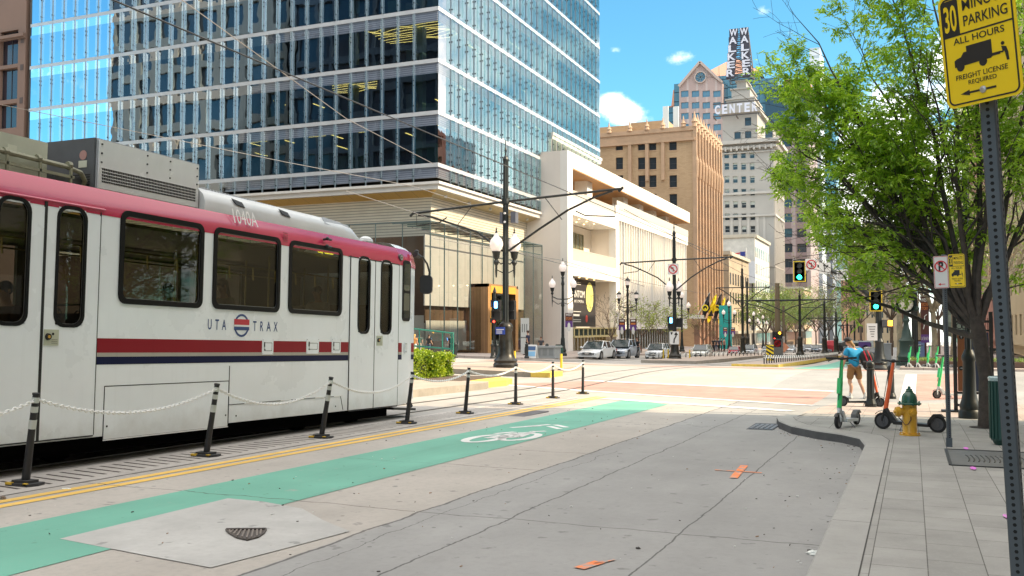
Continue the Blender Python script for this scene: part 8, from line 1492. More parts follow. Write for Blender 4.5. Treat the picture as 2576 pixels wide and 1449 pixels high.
o=thing('work_sign','orange diamond road work sign standing behind the chain fence','work sign',gr(1972,893)); q=gr(1972,893); s_=.62; zc_=topz(q,874); mb=MB(); mb.prism([(-s_,0),(0,-s_),(s_,0),(0,s_)],(q.x,q.y,zc_),(1,0,0),(0,0,1),(0,.04,0)); mb.build('panel',mat('sign_orange',(.62,.27,.16),.6),o); mb=MB(); mb.tube([(q.x-.3,q.y,q.z),(q.x,q.y,zc_-s_),(q.x+.3,q.y,q.z)],.03,5); mb.build('stand',black,o)
# bus
bq=gr(2150,887); Yb=bq.y; bus=thing('city_bus','long pale bus with red front end parked across the far street behind the man','bus',bq); X=lambda x:pY(x,870,Yb).x; z=lambda y:topz(bq,y); mb=MB(); mb.box(X(2098),X(2196),Yb,Yb+2.5,z(884),z(858)); sm(mb.build('body',mat('bus_pale',(.42,.50,.52),.4,0,.08,.3),bus),30); mb=MB(); mb.tube([(X(2100),Yb+1.25,z(871)),(X(2096),Yb+1.25,z(870)),(X(2082),Yb+1.25,z(869)),(X(2078),Yb+1.25,z(872))],[1.3,1.28,1.0,.5],10); mb.v=[(x,y,min(zz_,z(857))) for x,y,zz_ in mb.v]; mb.build('red_front',mat('bus_red',(.42,.03,.05),.4),bus)
mb=MB(); mb.box(X(2104),X(2192),Yb-.04,Yb,z(872),z(863)); mb.build('windows',cglass,bus); mb=MB(); [mb.box(X(2108+5*k),X(2111+5*k),Yb-.05,Yb-.02,z(880),z(875)) for k in range(10)]; mb.build('lettering',mat('bus_print',(.08,.12,.14),.5),bus); mb=MB(); mb.box(X(2160),X(2190),Yb-.06,Yb-.041,z(885),z(860)); mb.build('purple_wrap',mat('bus_purple',(.08,.04,.20),.4),bus)
for x in (2112,2178): mb=MB(); mb.cyl((X(x),Yb-.06,bq.z+.55),(X(x),Yb+.3,bq.z+.55),.55,.55,14); mb.build('wheel',tyre,bus)
# teal column banner and yellow kiosk notes on the far plaza
q=V(-26,atX(1824,-26),0); q.z=G(q.x,q.y); mb=MB(); mb.box(q.x-.9,q.x+.9,q.y,q.y+.6,q.z+.3,topz(q,768)); mb.prism([(-.9,.3),(.9,.3),(0,-.0)],(q.x,q.y,q.z),(1,0,0),(0,0,1),(0,.6,0)); tag(mb.build('teal_column',mat('teal_paint',(.02,.40,.38),.5)),'tall teal arrow shaped column before the ornate buildings','street column')
# ---------------------------------------------------------------- trees and hedges
def leafmat(name,c1,c2,tr=.35):
    m=bpy.data.materials.new(name); m.use_nodes=True; nt=NT(m.node_tree); nt.n.clear(); o=nt.node('ShaderNodeOutputMaterial'); d=nt.node('ShaderNodeBsdfDiffuse'); t=nt.node('ShaderNodeBsdfTranslucent'); g=nt.node('ShaderNodeBsdfGlossy'); g.inputs['Roughness'].default_value=.35
    ge=nt.node('ShaderNodeNewGeometry'); n=nt.noise(ge.outputs['Position'],1.1,3,.6); r_=ge.outputs['Random Per Island']; f=nt.m('ADD',nt.m('MULTIPLY',n,.7),nt.m('MULTIPLY',r_,.45)); c=nt.ramp(f,[(.35,c1),(.85,c2)])
    nt.put(d.inputs[0],c); nt.put(t.inputs[0],nt.mix(1,c,(1.25,1.25,.6),'MULTIPLY')); mx=nt.node('ShaderNodeMixShader'); mx.inputs[0].default_value=tr; nt.l.new(d.outputs[0],mx.inputs[1]); nt.l.new(t.outputs[0],mx.inputs[2]); m2=nt.node('ShaderNodeMixShader'); m2.inputs[0].default_value=.05; nt.l.new(mx.outputs[0],m2.inputs[1]); nt.l.new(g.outputs[0],m2.inputs[2]); nt.l.new(m2.outputs[0],o.inputs[0]); return m
def grow(mb,rg,p,d,L,r0,lev,tips,segs=6,droop=0.,n_sub=(7,6),spread=.75,curl=.18,rad=(1,.5,.45),minr=.004,target=None,subL=.5):
    pts=[p]; rs=[r0]; q=p.copy(); dd=d.normalized()
    for i in range(segs):
        dd=(dd+V(rg.uniform(-1,1),rg.uniform(-1,1),rg.uniform(-1,1))*curl*.5+V(0,0,-droop if i>segs*.5 else droop*.2)).normalized(); q=q+dd*(L/segs); pts.append(q.copy()); rs.append(max(minr,r0*(1-.80*(i+1)/segs)))
    mb.tube(pts,rs,7 if lev==0 else (5 if lev==1 else 3),0,False)
    if lev<len(n_sub):
        for k in range(n_sub[lev]):
            t=.22+.78*(k+rg.random()*.8)/n_sub[lev]; i=min(segs-1,int(t*segs)); b=pts[i].lerp(pts[i+1],t*segs-i); ax=(pts[i+1]-pts[i]).normalized(); o=ax.orthogonal().normalized(); o=Matrix.Rotation(rg.uniform(0,6.28),3,ax)@o
            nd=(ax*(1-spread*.45)+o*spread+V(0,0,.12)).normalized(); grow(mb,rg,b,nd,L*subL*(1.15-.6*t)*rg.uniform(.7,1.2),max(minr,rs[i]*.55),lev+1,tips,max(3,segs-2),droop,n_sub,spread,curl*1.15,rad,minr,None,subL)
    else:
        for i in range(1,len(pts)): tips.append((pts[i],(pts[i]-pts[i-1]).normalized()))
    if lev==1: tips.append((pts[-1],dd))
def leaves(rg,tips,n,ln,wd,scat,name,m_,root,hang=.35,spray=1,flat=0):
    mb=MB(); v=mb.v; f=mb.f
    for k in range(n):
        p,d=tips[rg.randrange(len(tips))]; c0=(p.x+rg.gauss(0,scat),p.y+rg.gauss(0,scat),p.z+rg.gauss(0,scat*.8)); a0=rg.uniform(0,6.283); e0=rg.uniform(-.7,.35)-hang*.5; sc=rg.uniform(.75,1.3)
        for q in range(spray):
            if spray>1:
                t=(q//2+.6)/(spray/2); sgn=1 if q%2 else -1; st=.17*sc; a=a0+sgn*(.95-.5*t)+rg.gauss(0,.2); e=e0+rg.gauss(0,.22)-.12; c=(c0[0]+math.cos(a0)*math.cos(e0)*st*t,c0[1]+math.sin(a0)*math.cos(e0)*st*t,c0[2]+math.sin(e0)*st*t); b=rg.gauss(0,flat)
            else: a=a0; e=rg.uniform(-.9,.5)-hang; c=c0; b=rg.uniform(0,6.283)
            ce=math.cos(e); D=(math.cos(a)*ce,math.sin(a)*ce,math.sin(e)); s=(-math.sin(a)*math.cos(b),math.cos(a)*math.cos(b),math.sin(b)*.9); l=ln*rg.uniform(.7,1.2)*sc; w=wd*rg.uniform(.8,1.2)*.5*sc; i=len(v)
            v.append(c); v.append((c[0]+D[0]*l*.42+s[0]*w,c[1]+D[1]*l*.42+s[1]*w,c[2]+D[2]*l*.42+s[2]*w)); v.append((c[0]+D[0]*l,c[1]+D[1]*l,c[2]+D[2]*l)); v.append((c[0]+D[0]*l*.42-s[0]*w,c[1]+D[1]*l*.42-s[1]*w,c[2]+D[2]*l*.42-s[2]*w)); f.append((i,i+1,i+2,i+3)); mb.mi.append(0)
    return mb.build(name,m_,root)
barkm=mat('bark_dark',(.06,.048,.040),.85,0,.35,9,bump=.6,bs=30); barkp=mat('bark_pale',(.30,.25,.17),.8,0,.4,2.5); barkb=mat('bark_brown',(.14,.10,.075),.85,0,.3,3)
tb=grs(2481,1076); T=thing('street_tree','big spreading street tree with bright green spring leaves on the right pavement','tree',tb); rg=random.Random(11); mb=MB(); tips=[]; zf=tb.z+1.75
fork=V(tb.x-.10,tb.y-.05,zf); mb.tube([tb-V(0,0,.1),tb+V(0,0,.15),tb+V(.01,0,.9),fork,fork+V(-.05,0,.25)],[.155,.13,.115,.125,.11],12,0,False)
def tgt(x,y,Y): return pY(x,y,Y)
LIM=[((1900,262),21.2),((1975,345),20.4),((1960,150),20.8),((1960,470),20.5),((2010,230),21.5),((1925,135),21.8),((2130,60),22),((2200,-120),20.5),((2330,-160),22.5),((2440,-260),21),((2560,-200),20.2),((2700,-100),21.5),((2760,200),22),((2180,640),19.8),((2075,560),22.4),((2100,330),19.5),((2260,300),23.3),((2330,120),18.8),((2660,420),20),((2170,430),21),((2480,60),24),((2290,470),19.2),((2000,40),20.2)]
for (x,y),Y in LIM:
    e=tgt(x,y,Y); L=(e-fork).length; d=(e-fork).normalized(); mid=fork.lerp(e,.45)+V(0,0,L*.10+.0)
    pts=[]; rs=[]; n=9; r0=.060 if L>5 else .048
    for k in range(n+1):
        t=k/n; p=(fork*(1-t)+mid*t)*(1-t)+(mid*(1-t)+e*t)*t+V(rg.uniform(-1,1),rg.uniform(-1,1),rg.uniform(-1,1))*.09*(1 if 0<k<n else 0); pts.append(p); rs.append(max(.006,r0*(1-.9*t)))
    mb.tube(pts,rs,7,0,False)
    for k in range(11):
        t=.20+.8*(k+rg.random()*.7)/11; i=min(n-1,int(t*n)); b=pts[i].lerp(pts[i+1],t*n-i); ax=(pts[i+1]-pts[i]).normalized(); o=ax.orthogonal().normalized(); o=Matrix.Rotation(rg.uniform(0,6.28),3,ax)@o; grow(mb,rg,b,(ax*.75+o*.75+V(0,0,.1)).normalized(),(1.9*(1.2-.7*t)+.3)*rg.uniform(.7,1.15),max(.007,rs[i]*.45),1,tips,5,.03,(0,6),.7,.3,minr=.0035,subL=.42)
pts=[fork+V(-.05,0,-.12),tgt(2330,812,21),tgt(2250,775,20.9),tgt(2190,758,20.6),tgt(2150,735,20.3),tgt(2120,690,20.1)]; mb.tube(pts,[.06,.05,.04,.03,.02,.008],7,0,False)
for i in range(4,6): 
    for k in range(3): grow(mb,rg,pts[i],V(-.7,rg.uniform(-.6,.6),rg.uniform(0,.9)).normalized(),.8,.01,1,tips,4,.02,(0,4),.7,.3,minr=.003,subL=.45)
pts=[tgt(2170,600,20.4),tgt(2060,520,20.4),tgt(1985,465,20.4),tgt(1930,425,20.4)]; mb.tube(pts,[.025,.018,.012,.006],5,0,False)
for k in range(12): grow(mb,rg,pts[2].lerp(pts[3],rg.random()*1.1),V(rg.uniform(-1,.6),rg.uniform(-.6,.6),rg.uniform(-.3,1)).normalized(),.42,.006,1,tips,3,.02,(0,3),.7,.3,minr=.003,subL=.45)
sm(mb.build('branches',barkm,T),60); print('tips',len(tips))
lm=leafmat('leaf_spring_green',(.17,.33,.025),(.46,.66,.08),.54)
def cl_(p): return math.sin(p.x*2.3+p.z*1.7)+math.sin(p.y*2.9-p.z*2.1+1)+math.sin(p.x*4.1+p.y*3.7+p.z*4.3)
def px_(p): d=depth(p); return CX+F*((p-EYE).dot(rt))/d, CY-F*((p-EYE).dot(up))/d
def clear_(p):
    x,y=px_(p)
    if 2165<x<2245 and 705<y<800: return False
    pts=((-400,2040),(0,2000),(95,1975),(130,1885),(200,1860),(290,1835),(330,1930),(380,1915),(480,1925),(520,1990),(620,2040),(650,2095),(900,2110))
    for (y0,x0),(y1,x1) in zip(pts,pts[1:]):
        if y0<=y<y1: return x>x0+(x1-x0)*(y-y0)/(y1-y0)+12+rgj.uniform(0,45)
    return True
rgj=random.Random(4)
tips2=[t for t in tips if clear_(t[0]) and cl_(t[0])>-.95+ .5*max(0,(t[0].x-tb.x+1)/3)]
leaves(rg,tips2,19000,.092,.040,.055,'crown',lm,T,spray=6,flat=.45)
mb=MB(); mb.prism(circ(0,0,.28,18),(tb.x,tb.y,tb.z+.006),(1,0,0),(0,1,-S),(0,0,.004)); tag(mb.build('tree_pit',mat('soil_dark',(.03,.025,.02),.9)),kind='structure')
# hedges
def hedge(pts,h,label,seed,n):
    rg=random.Random(seed); c=sum((V(*p) for p in pts),V(0,0,0))/len(pts); r_=thing('hedge',label,'hedge',c,group='hedges on the median planter'); x0,x1=min(p[0] for p in pts),max(p[0] for p in pts); y0,y1=min(p[1] for p in pts),max(p[1] for p in pts); z0=c.z
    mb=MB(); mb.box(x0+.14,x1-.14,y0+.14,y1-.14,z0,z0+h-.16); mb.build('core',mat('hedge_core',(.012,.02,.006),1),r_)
    for k in range(9): 
        x=rg.uniform(x0+.2,x1-.2);y=rg.uniform(y0+.2,y1-.2)
    tp=[]
    for k in range(2600):
        fce=rg.randrange(5); a,b=rg.random(),rg.random(); bump=.07*math.sin(a*13+seed)+.06*math.sin(b*9+seed*2)+rg.gauss(0,.035)
        p={0:V(x0+(x1-x0)*a,y0-bump+.08,z0+h*b),1:V(x1+bump-.08,y0+(y1-y0)*a,z0+h*b),2:V(x0+(x1-x0)*a,y0+(y1-y0)*b,z0+h+bump-.1),3:V(x0-bump+.08,y0+(y1-y0)*a,z0+h*b),4:V(x0+(x1-x0)*a,y0-bump+.08,z0+h*b)}[fce]; tp.append((p,V(0,0,1)))
    leaves(rg,tp,n,.085,.05,.035,'foliage',lh,r_,hang=-.5)
lh=leafmat('leaf_hedge',(.08,.18,.01),(.60,.70,.06),.35)
za=.0
Yh=31.2; a=pY(1062,955,Yh); b=pY(1142,955,Yh); zt_h=pY(1100,884,Yh).z; gz_=G(-16,Yh)+.2
hedge([(a.x,Yh,gz_-.1),(b.x-.75,Yh+1.4,gz_-.1)],zt_h-gz_-.05,'big square trimmed hedge, bright yellow green, right of the tram nose',3,16000)
Yh2=29.6; a=pY(985,955,Yh2); b=pY(1063,955,Yh2); zt2_=pY(1050,886,Yh2).z; hedge([(a.x,Yh2,gz_),(b.x-.45,Yh2+1.8,gz_)],zt2_-gz_,'second trimmed hedge mostly hidden behind the tram nose',4,9000)
mb=MB(); mb.box(-18.2,-14.4,28.2,33.0,gz_-.3,gz_+.02); tag(mb.build('planting_soil',mat('soil_brown',(.10,.07,.05),.9,0,.3,6,.5,20)),kind='structure')
# street trees further away
lg=leafmat('leaf_yellow_green',(.20,.27,.04),(.42,.50,.12),.4); lo=leafmat('leaf_olive_bud',(.13,.12,.05),(.30,.29,.12),.3); lgf=leafmat('leaf_fresh_far',(.13,.22,.05),(.30,.38,.13),.35)
def stree(X,Y,h,label,bark,lmat,nl,seed,spread=1.,th=.32,lev=(7,6),nlimb=7,lsz=.16,grp=None,ground=None,trunk_r=.12,scat=.28):
    rg=random.Random(seed); z=(G(X,Y)+.1) if ground is None else ground; r_=thing('street_tree',label,'tree',(X,Y,z),group=grp); mb=MB(); tp=[]; b=V(X,Y,z); f=b+V(rg.uniform(-.1,.1),0,h*th)
    mb.tube([b,b.lerp(f,.5)+V(.04,0,0),f],[trunk_r*1.25,trunk_r,trunk_r*.9],8,0,False)
    for k in range(nlimb):
        a=2*math.pi*(k+rg.random()*.6)/nlimb; up_=rg.uniform(.7,1.7); d=V(math.cos(a)*spread,math.sin(a)*spread,up_).normalized(); grow(mb,rg,f,d,h*(1-th)*rg.uniform(.75,1.05),trunk_r*.55,0,tp,5,.02,lev,.7,.25,minr=.012 if Y>60 else .006,subL=.48)
    mb.build('branches',bark,r_)
    if nl: leaves(rg,tp,nl,lsz,lsz*.5,scat,'crown',lmat,r_)
    return r_
fa=lambda x,X:atX(x,X)
stree(-26.5,fa(1540,-26.5),6.2,'bare thin tree before the theatre entrance, behind the silver crossover',barkb,lo,250,1,.8,.25,(7,5),6,.1,trunk_r=.06)
stree(-26,fa(1612,-26),6.0,'sparse yellow green tree left of the second catenary pole',barkb,lg,900,2,1.1,.3,(6,5),6,.22,trunk_r=.06); stree(-26,fa(1662,-26),6.6,'fuller yellow green tree just left of the second catenary pole',barkb,lg,1300,3,1.1,.3,(6,5),6,.22,trunk_r=.06)
stree(-26,fa(1770,-26),5.0,'low brown bare tree under the hotel flags',barkb,lo,500,4,1.0,.25,(7,5),7,.15,trunk_r=.07)
for i,(x,X,h,nl,m_,bk) in enumerate(((1925,-25,10.5,2600,lgf,barkb),(1948,-26,12,2600,lgf,barkb),(1975,-27,13.5,2600,lgf,barkb),(2000,-24,12,2400,lgf,barkb),(2028,-26,15,2400,lo,barkb),(2052,-22,14,2200,lgf,barkb),(2085,-21,15,1800,lo,barkb),(2118,-20,16,1800,lo,barkb),(1975,-46,13,2000,lgf,barkb))):
    stree(X,min(260,fa(x,X)),h,['light green street tree nearest the limestone tower foot','light green street tree behind the brown signal pole','tall light green street tree before the brown granite tower','green street tree left of the green signal','olive budding street tree below the green signal','green street tree right of the green signal','brown budding tree below the lane arrow sign','tall brown budding tree above the distant bus','light green tree deep behind the others by the far shops'][i],bk,m_,nl,20+i,.9,.25,(6,5),7,.42,'street trees down the left side of the far street',trunk_r=.16,scat=.6)
for i,(x,Y,h,nl,m_,bk) in enumerate(((2262,64,13.5,1500,lg,barkp),(2350,66,12,1500,lg,barkp),(2395,74,13,1500,lg,barkp),(2205,90,13,1500,lo,barkp),(2240,112,14,1500,lo,barkb),(2165,150,15,1500,lo,barkb),(2310,104,13,1700,lg,barkp),(2440,58,12,1600,lgf,barkp),(2360,130,15,1600,lgf,barkb),(2520,60,12,1500,lgf,barkp))):
    p=pY(x,800,Y); stree(p.x,Y,h,['pale barked plane tree right of the mast, with arching bare limbs','pale barked tree behind the no parking sign post','pale barked tree left of the wayfinding sign','pale budding tree just left of the green signal mast','brown budding tree behind the utility cabinet','distant brown tree above the bus on the right side','yellow green tree between the clock and the banner','green tree behind the wayfinding sign','tall green tree far behind the banner post','green tree behind the dark green litter bin'][i],bk,m_,nl,50+i,.8,.28,(7,6),7,.20,'trees on the right side beyond the crossing',trunk_r=.17,scat=.35)
# low planting beyond the crossing
q=gr(2330,905); mb=MB(); mb.box(-.2,7,56,58.5,G(0,57)+.1,G(0,57)+.45); tag(mb.build('planter_wall',mat('planter_brown',(.10,.06,.045),.7,0,.2,3)),'low brown planter wall behind the parked green scooters','planter'); rgx=random.Random(8); leaves(rgx,[(V(rgx.uniform(-.1,6.9),rgx.uniform(56,58.4),G(0,57)+.5),V(0,0,1)) for _ in range(400)],5000,.12,.05,.05,'ground_cover',lgf,None,hang=-.8); tag(bpy.data.objects['ground_cover'],kind='stuff')
# ---------------------------------------------------------------- people
skin=mat('skin',(.52,.30,.21),.55,0,.08,6); skin2=mat('skin_tan',(.34,.19,.12),.55)
def skinmesh(name,nodes,edges,m_,parent,root=0,sub=2):
    me=bpy.data.meshes.new(name); me.from_pydata([n[0] for n in nodes],edges,[]); me.materials.append(m_); o=bpy.data.objects.new(name,me); C.objects.link(o); o.parent=parent
    md=o.modifiers.new('skin','SKIN'); md.use_smooth_shade=True; md.branch_smoothing=.6
    for i,n in enumerate(nodes): r_=n[1]; me.skin_vertices[0].data[i].radius=(r_,r_) if not hasattr(r_,'__len__') else r_
    me.skin_vertices[0].data[root].use_root=True
    s_=o.modifiers.new('sub','SUBSURF'); s_.levels=sub; s_.render_levels=sub
    return o
def person(label,loc,rz,hgt,J,top,bottom,shoe,hair,sk=skin,group=None,sleeve=.72,shorts=True,cap=None,hairlong=False,fingers=False,socks=None,sub=1):
    r_=thing('person',label,'person',loc,rz,group); k=hgt/1.75; r_.scale=(k,k,k); g=lambda n:J[n]
    N=[];E=[];ix={}
    def nd(n,r,par=None):
        ix[n]=len(N); N.append((J[n],r)); 
        if par is not None: E.append((ix[par],ix[n]))
    nd('pelvis',.115); nd('waist',.115,'pelvis'); nd('chest',.135,'waist'); nd('neck',.052,'chest'); nd('chin',.066,'neck'); nd('head',(.082,.098),'chin'); nd('crown',.062,'head')
    for s in 'LR':
        nd('sh'+s,.06,'chest'); nd('el'+s,.043,'sh'+s); nd('wr'+s,.028,'el'+s); nd('pa'+s,(.036,.018) if fingers else .034,'wr'+s)
        w=V(*J['wr'+s]); p=V(*J['pa'+s]); d=(p-w).normalized(); sd=d.cross(V(0,1,.2)).normalized()
        if fingers:
            for q,(o_,ln) in enumerate(((-.030,.070),(-.010,.085),(.010,.080),(.029,.062))):
                a='f%s%d'%(s,q); J[a+'a']=tuple(p+sd*o_+d*ln*.5+V(0,.010,0)); J[a+'b']=tuple(p+sd*o_*.9+d*ln*.85+V(0,.035,0)); nd(a+'a',.0095,'pa'+s); nd(a+'b',.008,a+'a')
            J['t'+s]=tuple(p-sd*.045+d*.005+V(0,.035,0)); nd('t'+s,.011,'wr'+s)
        nd('hp'+s,.095,'pelvis'); nd('kn'+s,.058,'hp'+s); nd('cf'+s,.055,'kn'+s); nd('an'+s,.036,'cf'+s); nd('to'+s,.03,'an'+s)
    b=skinmesh('body',N,E,sk,r_,sub=max(sub,1))
    # shirt
    n=[(V(*J['pelvis'])+V(0,0,-.10),.172),(J['waist'],.168),(J['chest'],.175),(V(*J['chest']).lerp(V(*J['neck']),.55),.075)]; e=[(0,1),(1,2),(2,3)]
    for s in 'LR': a=V(*J['sh'+s]); c=V(*J['el'+s]); i=len(n); n+=[(a,.10),(a.lerp(c,sleeve),.088)]; e+=[(2,i),(i,i+1)]
    skinmesh('shirt',[(tuple(q),r) for q,r in n],e,top,b,sub=sub)
    n=[(V(*J['pelvis'])+V(0,0,.03),.13)]; e=[]
    for s in 'LR':
        a=V(*J['hp'+s]); c=V(*J['kn'+s]); f=V(*J['an'+s]); i=len(n)
        if shorts: n+=[(a,.112),(a.lerp(c,.9),.10)]; e+=[(0,i),(i,i+1)]
        else: n+=[(a,.108),(c,.078),(c.lerp(f,.95),.062)]; e+=[(0,i),(i,i+1),(i+1,i+2)]
    skinmesh('shorts' if shorts else 'trousers',[(tuple(q),r) for q,r in n],e,bottom,b,sub=sub)
    for s in 'LR':
        a=V(*J['an'+s]); t=V(*J['to'+s]); d=(t-a); d.z=0; d.normalize(); mb=MB(); mb.tube([a-d*.06+V(0,0,-.03),a+V(0,0,-.03),t,t+d*.06],[.04,.048,.042,.02],8); mb.v=[(x,y,max(z,a.z-.075)) for x,y,z in mb.v]; sm(mb.build('shoe',shoe,b,world=False),60)
        if socks: mb=MB(); mb.tube([a+V(0,0,-.01),a+V(0,0,.10)],[.044,.046],8); mb.build('sock',socks,b,world=False)
    hd=V(*J['head']); cr=V(*J['crown']); ax=(cr-V(*J['chin'])).normalized(); fdir=V(*J.get('face',(0,1,0))).normalized(); mb=MB()
    mb.ball(hd+ax*.030-fdir*.022,(.092,.098,.098),12,8); mb.v=[q for q in mb.v]
    if hairlong: mb.tube([hd-fdir*.07+ax*.03,hd-fdir*.10-ax*.06,V(*J['neck'])-fdir*.09-V(0,0,.02),V(*J['neck'])-fdir*.11-V(0,0,.13)],[.05,.045,.04,.02],7)
    sm(mb.build('hair',hair,b,world=False),70)
    mb=MB(); mb.ball(hd+fdir*.098-ax*.012,(.013,.016,.02),6,4); [mb.ball(hd+fdir.cross(ax)*(.095*s_)-ax*.01,(.015,.02,.03),6,4) for s_ in (-1,1)]; mb.build('nose_and_ears',sk,b,world=False)
    if cap:
        mb=MB(); mb.ball(hd+ax*.062-fdir*.012,(.112,.120,.085),14,8); mb.prism([(-.08,.08),(.08,.08),(.06,.19),(-.06,.19)],hd+ax*.045,fdir.cross(ax)*-1,fdir,ax*.012); sm(mb.build('cap',cap,b,world=False),50)
    return r_
def Jstd(**k):
    J=dict(pelvis=(0,0,.95),waist=(0,.0,1.10),chest=(0,0,1.32),neck=(0,-.01,1.49),chin=(0,.02,1.55),head=(0,.02,1.64),crown=(0,.01,1.70),shL=(-.18,0,1.40),shR=(.18,0,1.40),elL=(-.24,-.02,1.13),elR=(.24,-.02,1.13),wrL=(-.25,.07,.90),wrR=(.25,.07,.90),paL=(-.25,.10,.82),paR=(.25,.10,.82),hpL=(-.09,0,.88),hpR=(.09,0,.88),knL=(-.10,.02,.48),knR=(.10,.02,.48),cfL=(-.10,-.02,.36),cfR=(.10,-.02,.36),anL=(-.10,-.03,.08),anR=(.10,-.03,.08),toL=(-.11,.09,.035),toR=(.11,.09,.035)); J.update(k); return J
mp=gr(2150,1003); cy=mat('shirt_cyan',(.01,.27,.52),.8,0,.1,6); tanc=mat('shorts_tan',(.24,.13,.05),.85,0,.15,6); whs=mat('shoe_white',(.6,.6,.6),.6); hairg=mat('hair_dark_blond',(.30,.17,.06),.6,0,.3,20)
J=Jstd(waist=(.0,.02,1.11),chest=(.02,.06,1.32),neck=(-.02,.12,1.485),chin=(-.05,.17,1.53),head=(-.07,.20,1.60),crown=(-.07,.19,1.67),face=(-.35,.8,-.35),shL=(-.17,.06,1.40),shR=(.20,.05,1.40),elL=(-.235,.07,1.12),wrL=(-.255,.17,.90),paL=(-.26,.20,.83),elR=(.28,.06,1.13),wrR=(.26,.24,1.02),paR=(.25,.31,1.0),knL=(-.12,.05,.48),anL=(-.12,.0,.08),toL=(-.16,.12,.035),knR=(.16,.0,.48),anR=(.26,-.10,.09),cfR=(.19,-.06,.36),toR=(.30,.02,.035))
man=person('person in cyan t-shirt, tan shorts and black cap seen from behind, head bowed',mp,R(28),1.80,J,cy,tanc,whs,hairg,fingers=True,cap=mat('cap_black',(.012,.012,.014),.7),hairlong=True,socks=whs,sub=2)
bg_=mat('bag_black',(.012,.012,.014),.7,0,.3,12); red_=mat('strap_red',(.5,.02,.05),.6)
o=thing('backpack','black backpack with red strap bulging at the right side of the man in cyan','backpack',(mp.x+.33,mp.y+.02,mp.z+1.0)); c=V(mp.x+.32,mp.y+.0,mp.z+1.18); mb=MB(); mb.ball(c,(.16,.14,.26),12,8); mb.ball(c+V(.07,.0,-.22),(.15,.13,.14),10,7); mb.ball(c+V(.13,0,.05),(.10,.1,.14),8,6); sm(mb.build('body',bg_,o),60); mb=MB(); mb.tube([c+V(-.05,-.14,.22),c+V(.0,-.17,.1),c+V(.06,-.16,-.1)],.018,5); mb.tube([c+V(.05,-.12,.24),c+V(.14,-.12,.05),c+V(.2,-.08,-.2)],.012,5); mb.build('strap',red_,o)
o=thing('shoe_in_hand','small brown and pink shoe held low in the left hand of the man in cyan','shoe',(0,0,0)); q=gr(2150,1003); c=pY(2146,938,mp.y-.02); o.location=c; mb=MB(); mb.tube([c+V(-.07,0,.04),c+V(.0,0,.0),c+V(.09,0,-.05),c+V(.13,0,-.06)],[.03,.042,.035,.015],8); sm(mb.build('upper',mat('shoe_brown',(.10,.05,.04),.6),o),60); mb=MB(); mb.tube([c+V(-.06,-.03,.06),c+V(.02,-.045,.02)],.012,5); mb.build('trim',mat('trim_pink',(.5,.25,.28),.6),o)
cols={k:mat('cloth_'+k,c,.85,0,.1,8) for k,c in dict(green_grey=(.06,.10,.09),black=(.015,.015,.018),navy=(.02,.025,.06),beige=(.35,.30,.24),denim=(.04,.06,.12),blond=(.5,.35,.12),brown=(.06,.03,.02),pink=(.4,.2,.17),charcoal=(.05,.05,.055),white=(.6,.6,.58),orange=(.55,.25,.08)).items()}
walk=dict(knL=(-.10,.14,.50),cfL=(-.10,.12,.36),anL=(-.10,.16,.10),toL=(-.11,.28,.05),knR=(.10,-.06,.48),cfR=(.10,-.14,.36),anR=(.10,-.26,.12),toR=(.10,-.15,.04),wrL=(-.26,-.10,.92),paL=(-.26,-.12,.85),wrR=(.25,.16,.94),paR=(.25,.2,.87))
def ped(x,yb,yt,label,top,bot,hair,rz,J=None,**k):
    p=gr(x,yb,.15 if gr(x,yb).x<-24 else .01); h=topz(p,yt)-p.z; return person(label,p,R(rz),h*1.75/1.71,J or Jstd(**walk),cols[top],cols[bot],cols['black'],cols[hair],shorts=False,group=None,sub=1,**k)
ped(1328,894,833,'person in navy t-shirt and black trousers walking past the lobby number sign','navy','black','brown',90); ped(1361,896,848,'person in charcoal jacket over pink shirt near the grey planter box','charcoal','black','brown',190,J=Jstd())
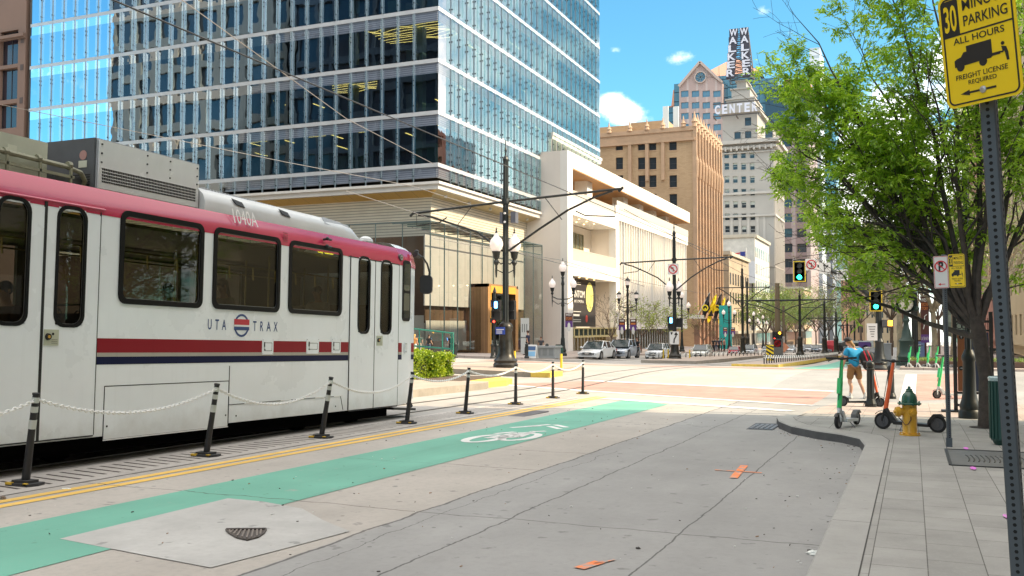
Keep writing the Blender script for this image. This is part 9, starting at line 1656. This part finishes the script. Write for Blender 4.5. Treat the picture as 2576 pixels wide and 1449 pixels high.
ped(1055,893,840,'person in grey green shirt and pale trousers walking behind the ramp rail','green_grey','beige','brown',20); ped(1079,893,842,'long haired person in black top walking behind the ramp rail','black','denim','brown',-10,hairlong=True); ped(1043,893,842,'blond person in pale orange top half hidden by the tram nose','orange','white','blond',0,hairlong=True)
ped(1134,893,842,'person in black standing at the end of the ramp rail','black','black','brown',60,J=Jstd()); ped(1603,901,850,'person in black shorts outfit crossing behind the silver crossover','black','black','brown',150)
for i,(x,t,b_) in enumerate(((1795,'black','black'),(1801,'charcoal','denim'),(1808,'navy','black'),(1815,'black','charcoal'),(1822,'pink','black'))): 
    Y=118+i; p=V(pY(x,880,Y).x,Y,0); p.z=G(p.x,Y)+.1; person('person in %s top, %s in the small crowd left of the red sedan'%(t,('first','second','third','fourth','last')[i]),p,R(150+40*i),1.75,Jstd(),cols[t],cols[b_],cols['black'],cols['brown'],shorts=False,group='small crowd on the far pavement',sub=1)
# riders in the tram
sit=dict(pelvis=(0,0,.52),waist=(0,-.02,.68),chest=(0,0,.90),neck=(0,.0,1.07),chin=(0,.03,1.13),head=(0,.04,1.21),crown=(0,.03,1.28),shL=(-.18,0,.98),shR=(.18,0,.98),elL=(-.24,.02,.72),elR=(.24,.02,.72),wrL=(-.20,.22,.66),wrR=(.20,.22,.66),paL=(-.18,.29,.67),paR=(.18,.29,.67),hpL=(-.09,.06,.50),hpR=(.09,.06,.50),knL=(-.12,.44,.50),knR=(.12,.44,.50),cfL=(-.12,.44,.36),cfR=(.12,.44,.36),anL=(-.12,.42,.08),anR=(.12,.42,.08),toL=(-.12,.54,.04),toR=(.12,.54,.04))
def rider(x,y,X,label,top,hair,rz,**k):
    h=pX(x,y,X); person(label,(h.x,h.y,h.z-1.34),R(rz),1.75,dict(sit),cols[top],cols['denim'],cols['black'],cols[hair],shorts=False,sub=1,**k)
rider(563,700,-10.55,'seated passenger with dark bun in beige top behind the middle tram window','beige','brown',165,hairlong=True); rider(800,718,-10.6,'seated passenger in pale shirt behind the tram window nearest the cab','white','black' if 'black' in cols else 'brown',175); rider(425,712,-10.9,'dark seated passenger behind the first wide tram window','charcoal','brown',180)
rider(18,705,-10.6,'dark seated passenger behind the far left door glass','brown','black',180)
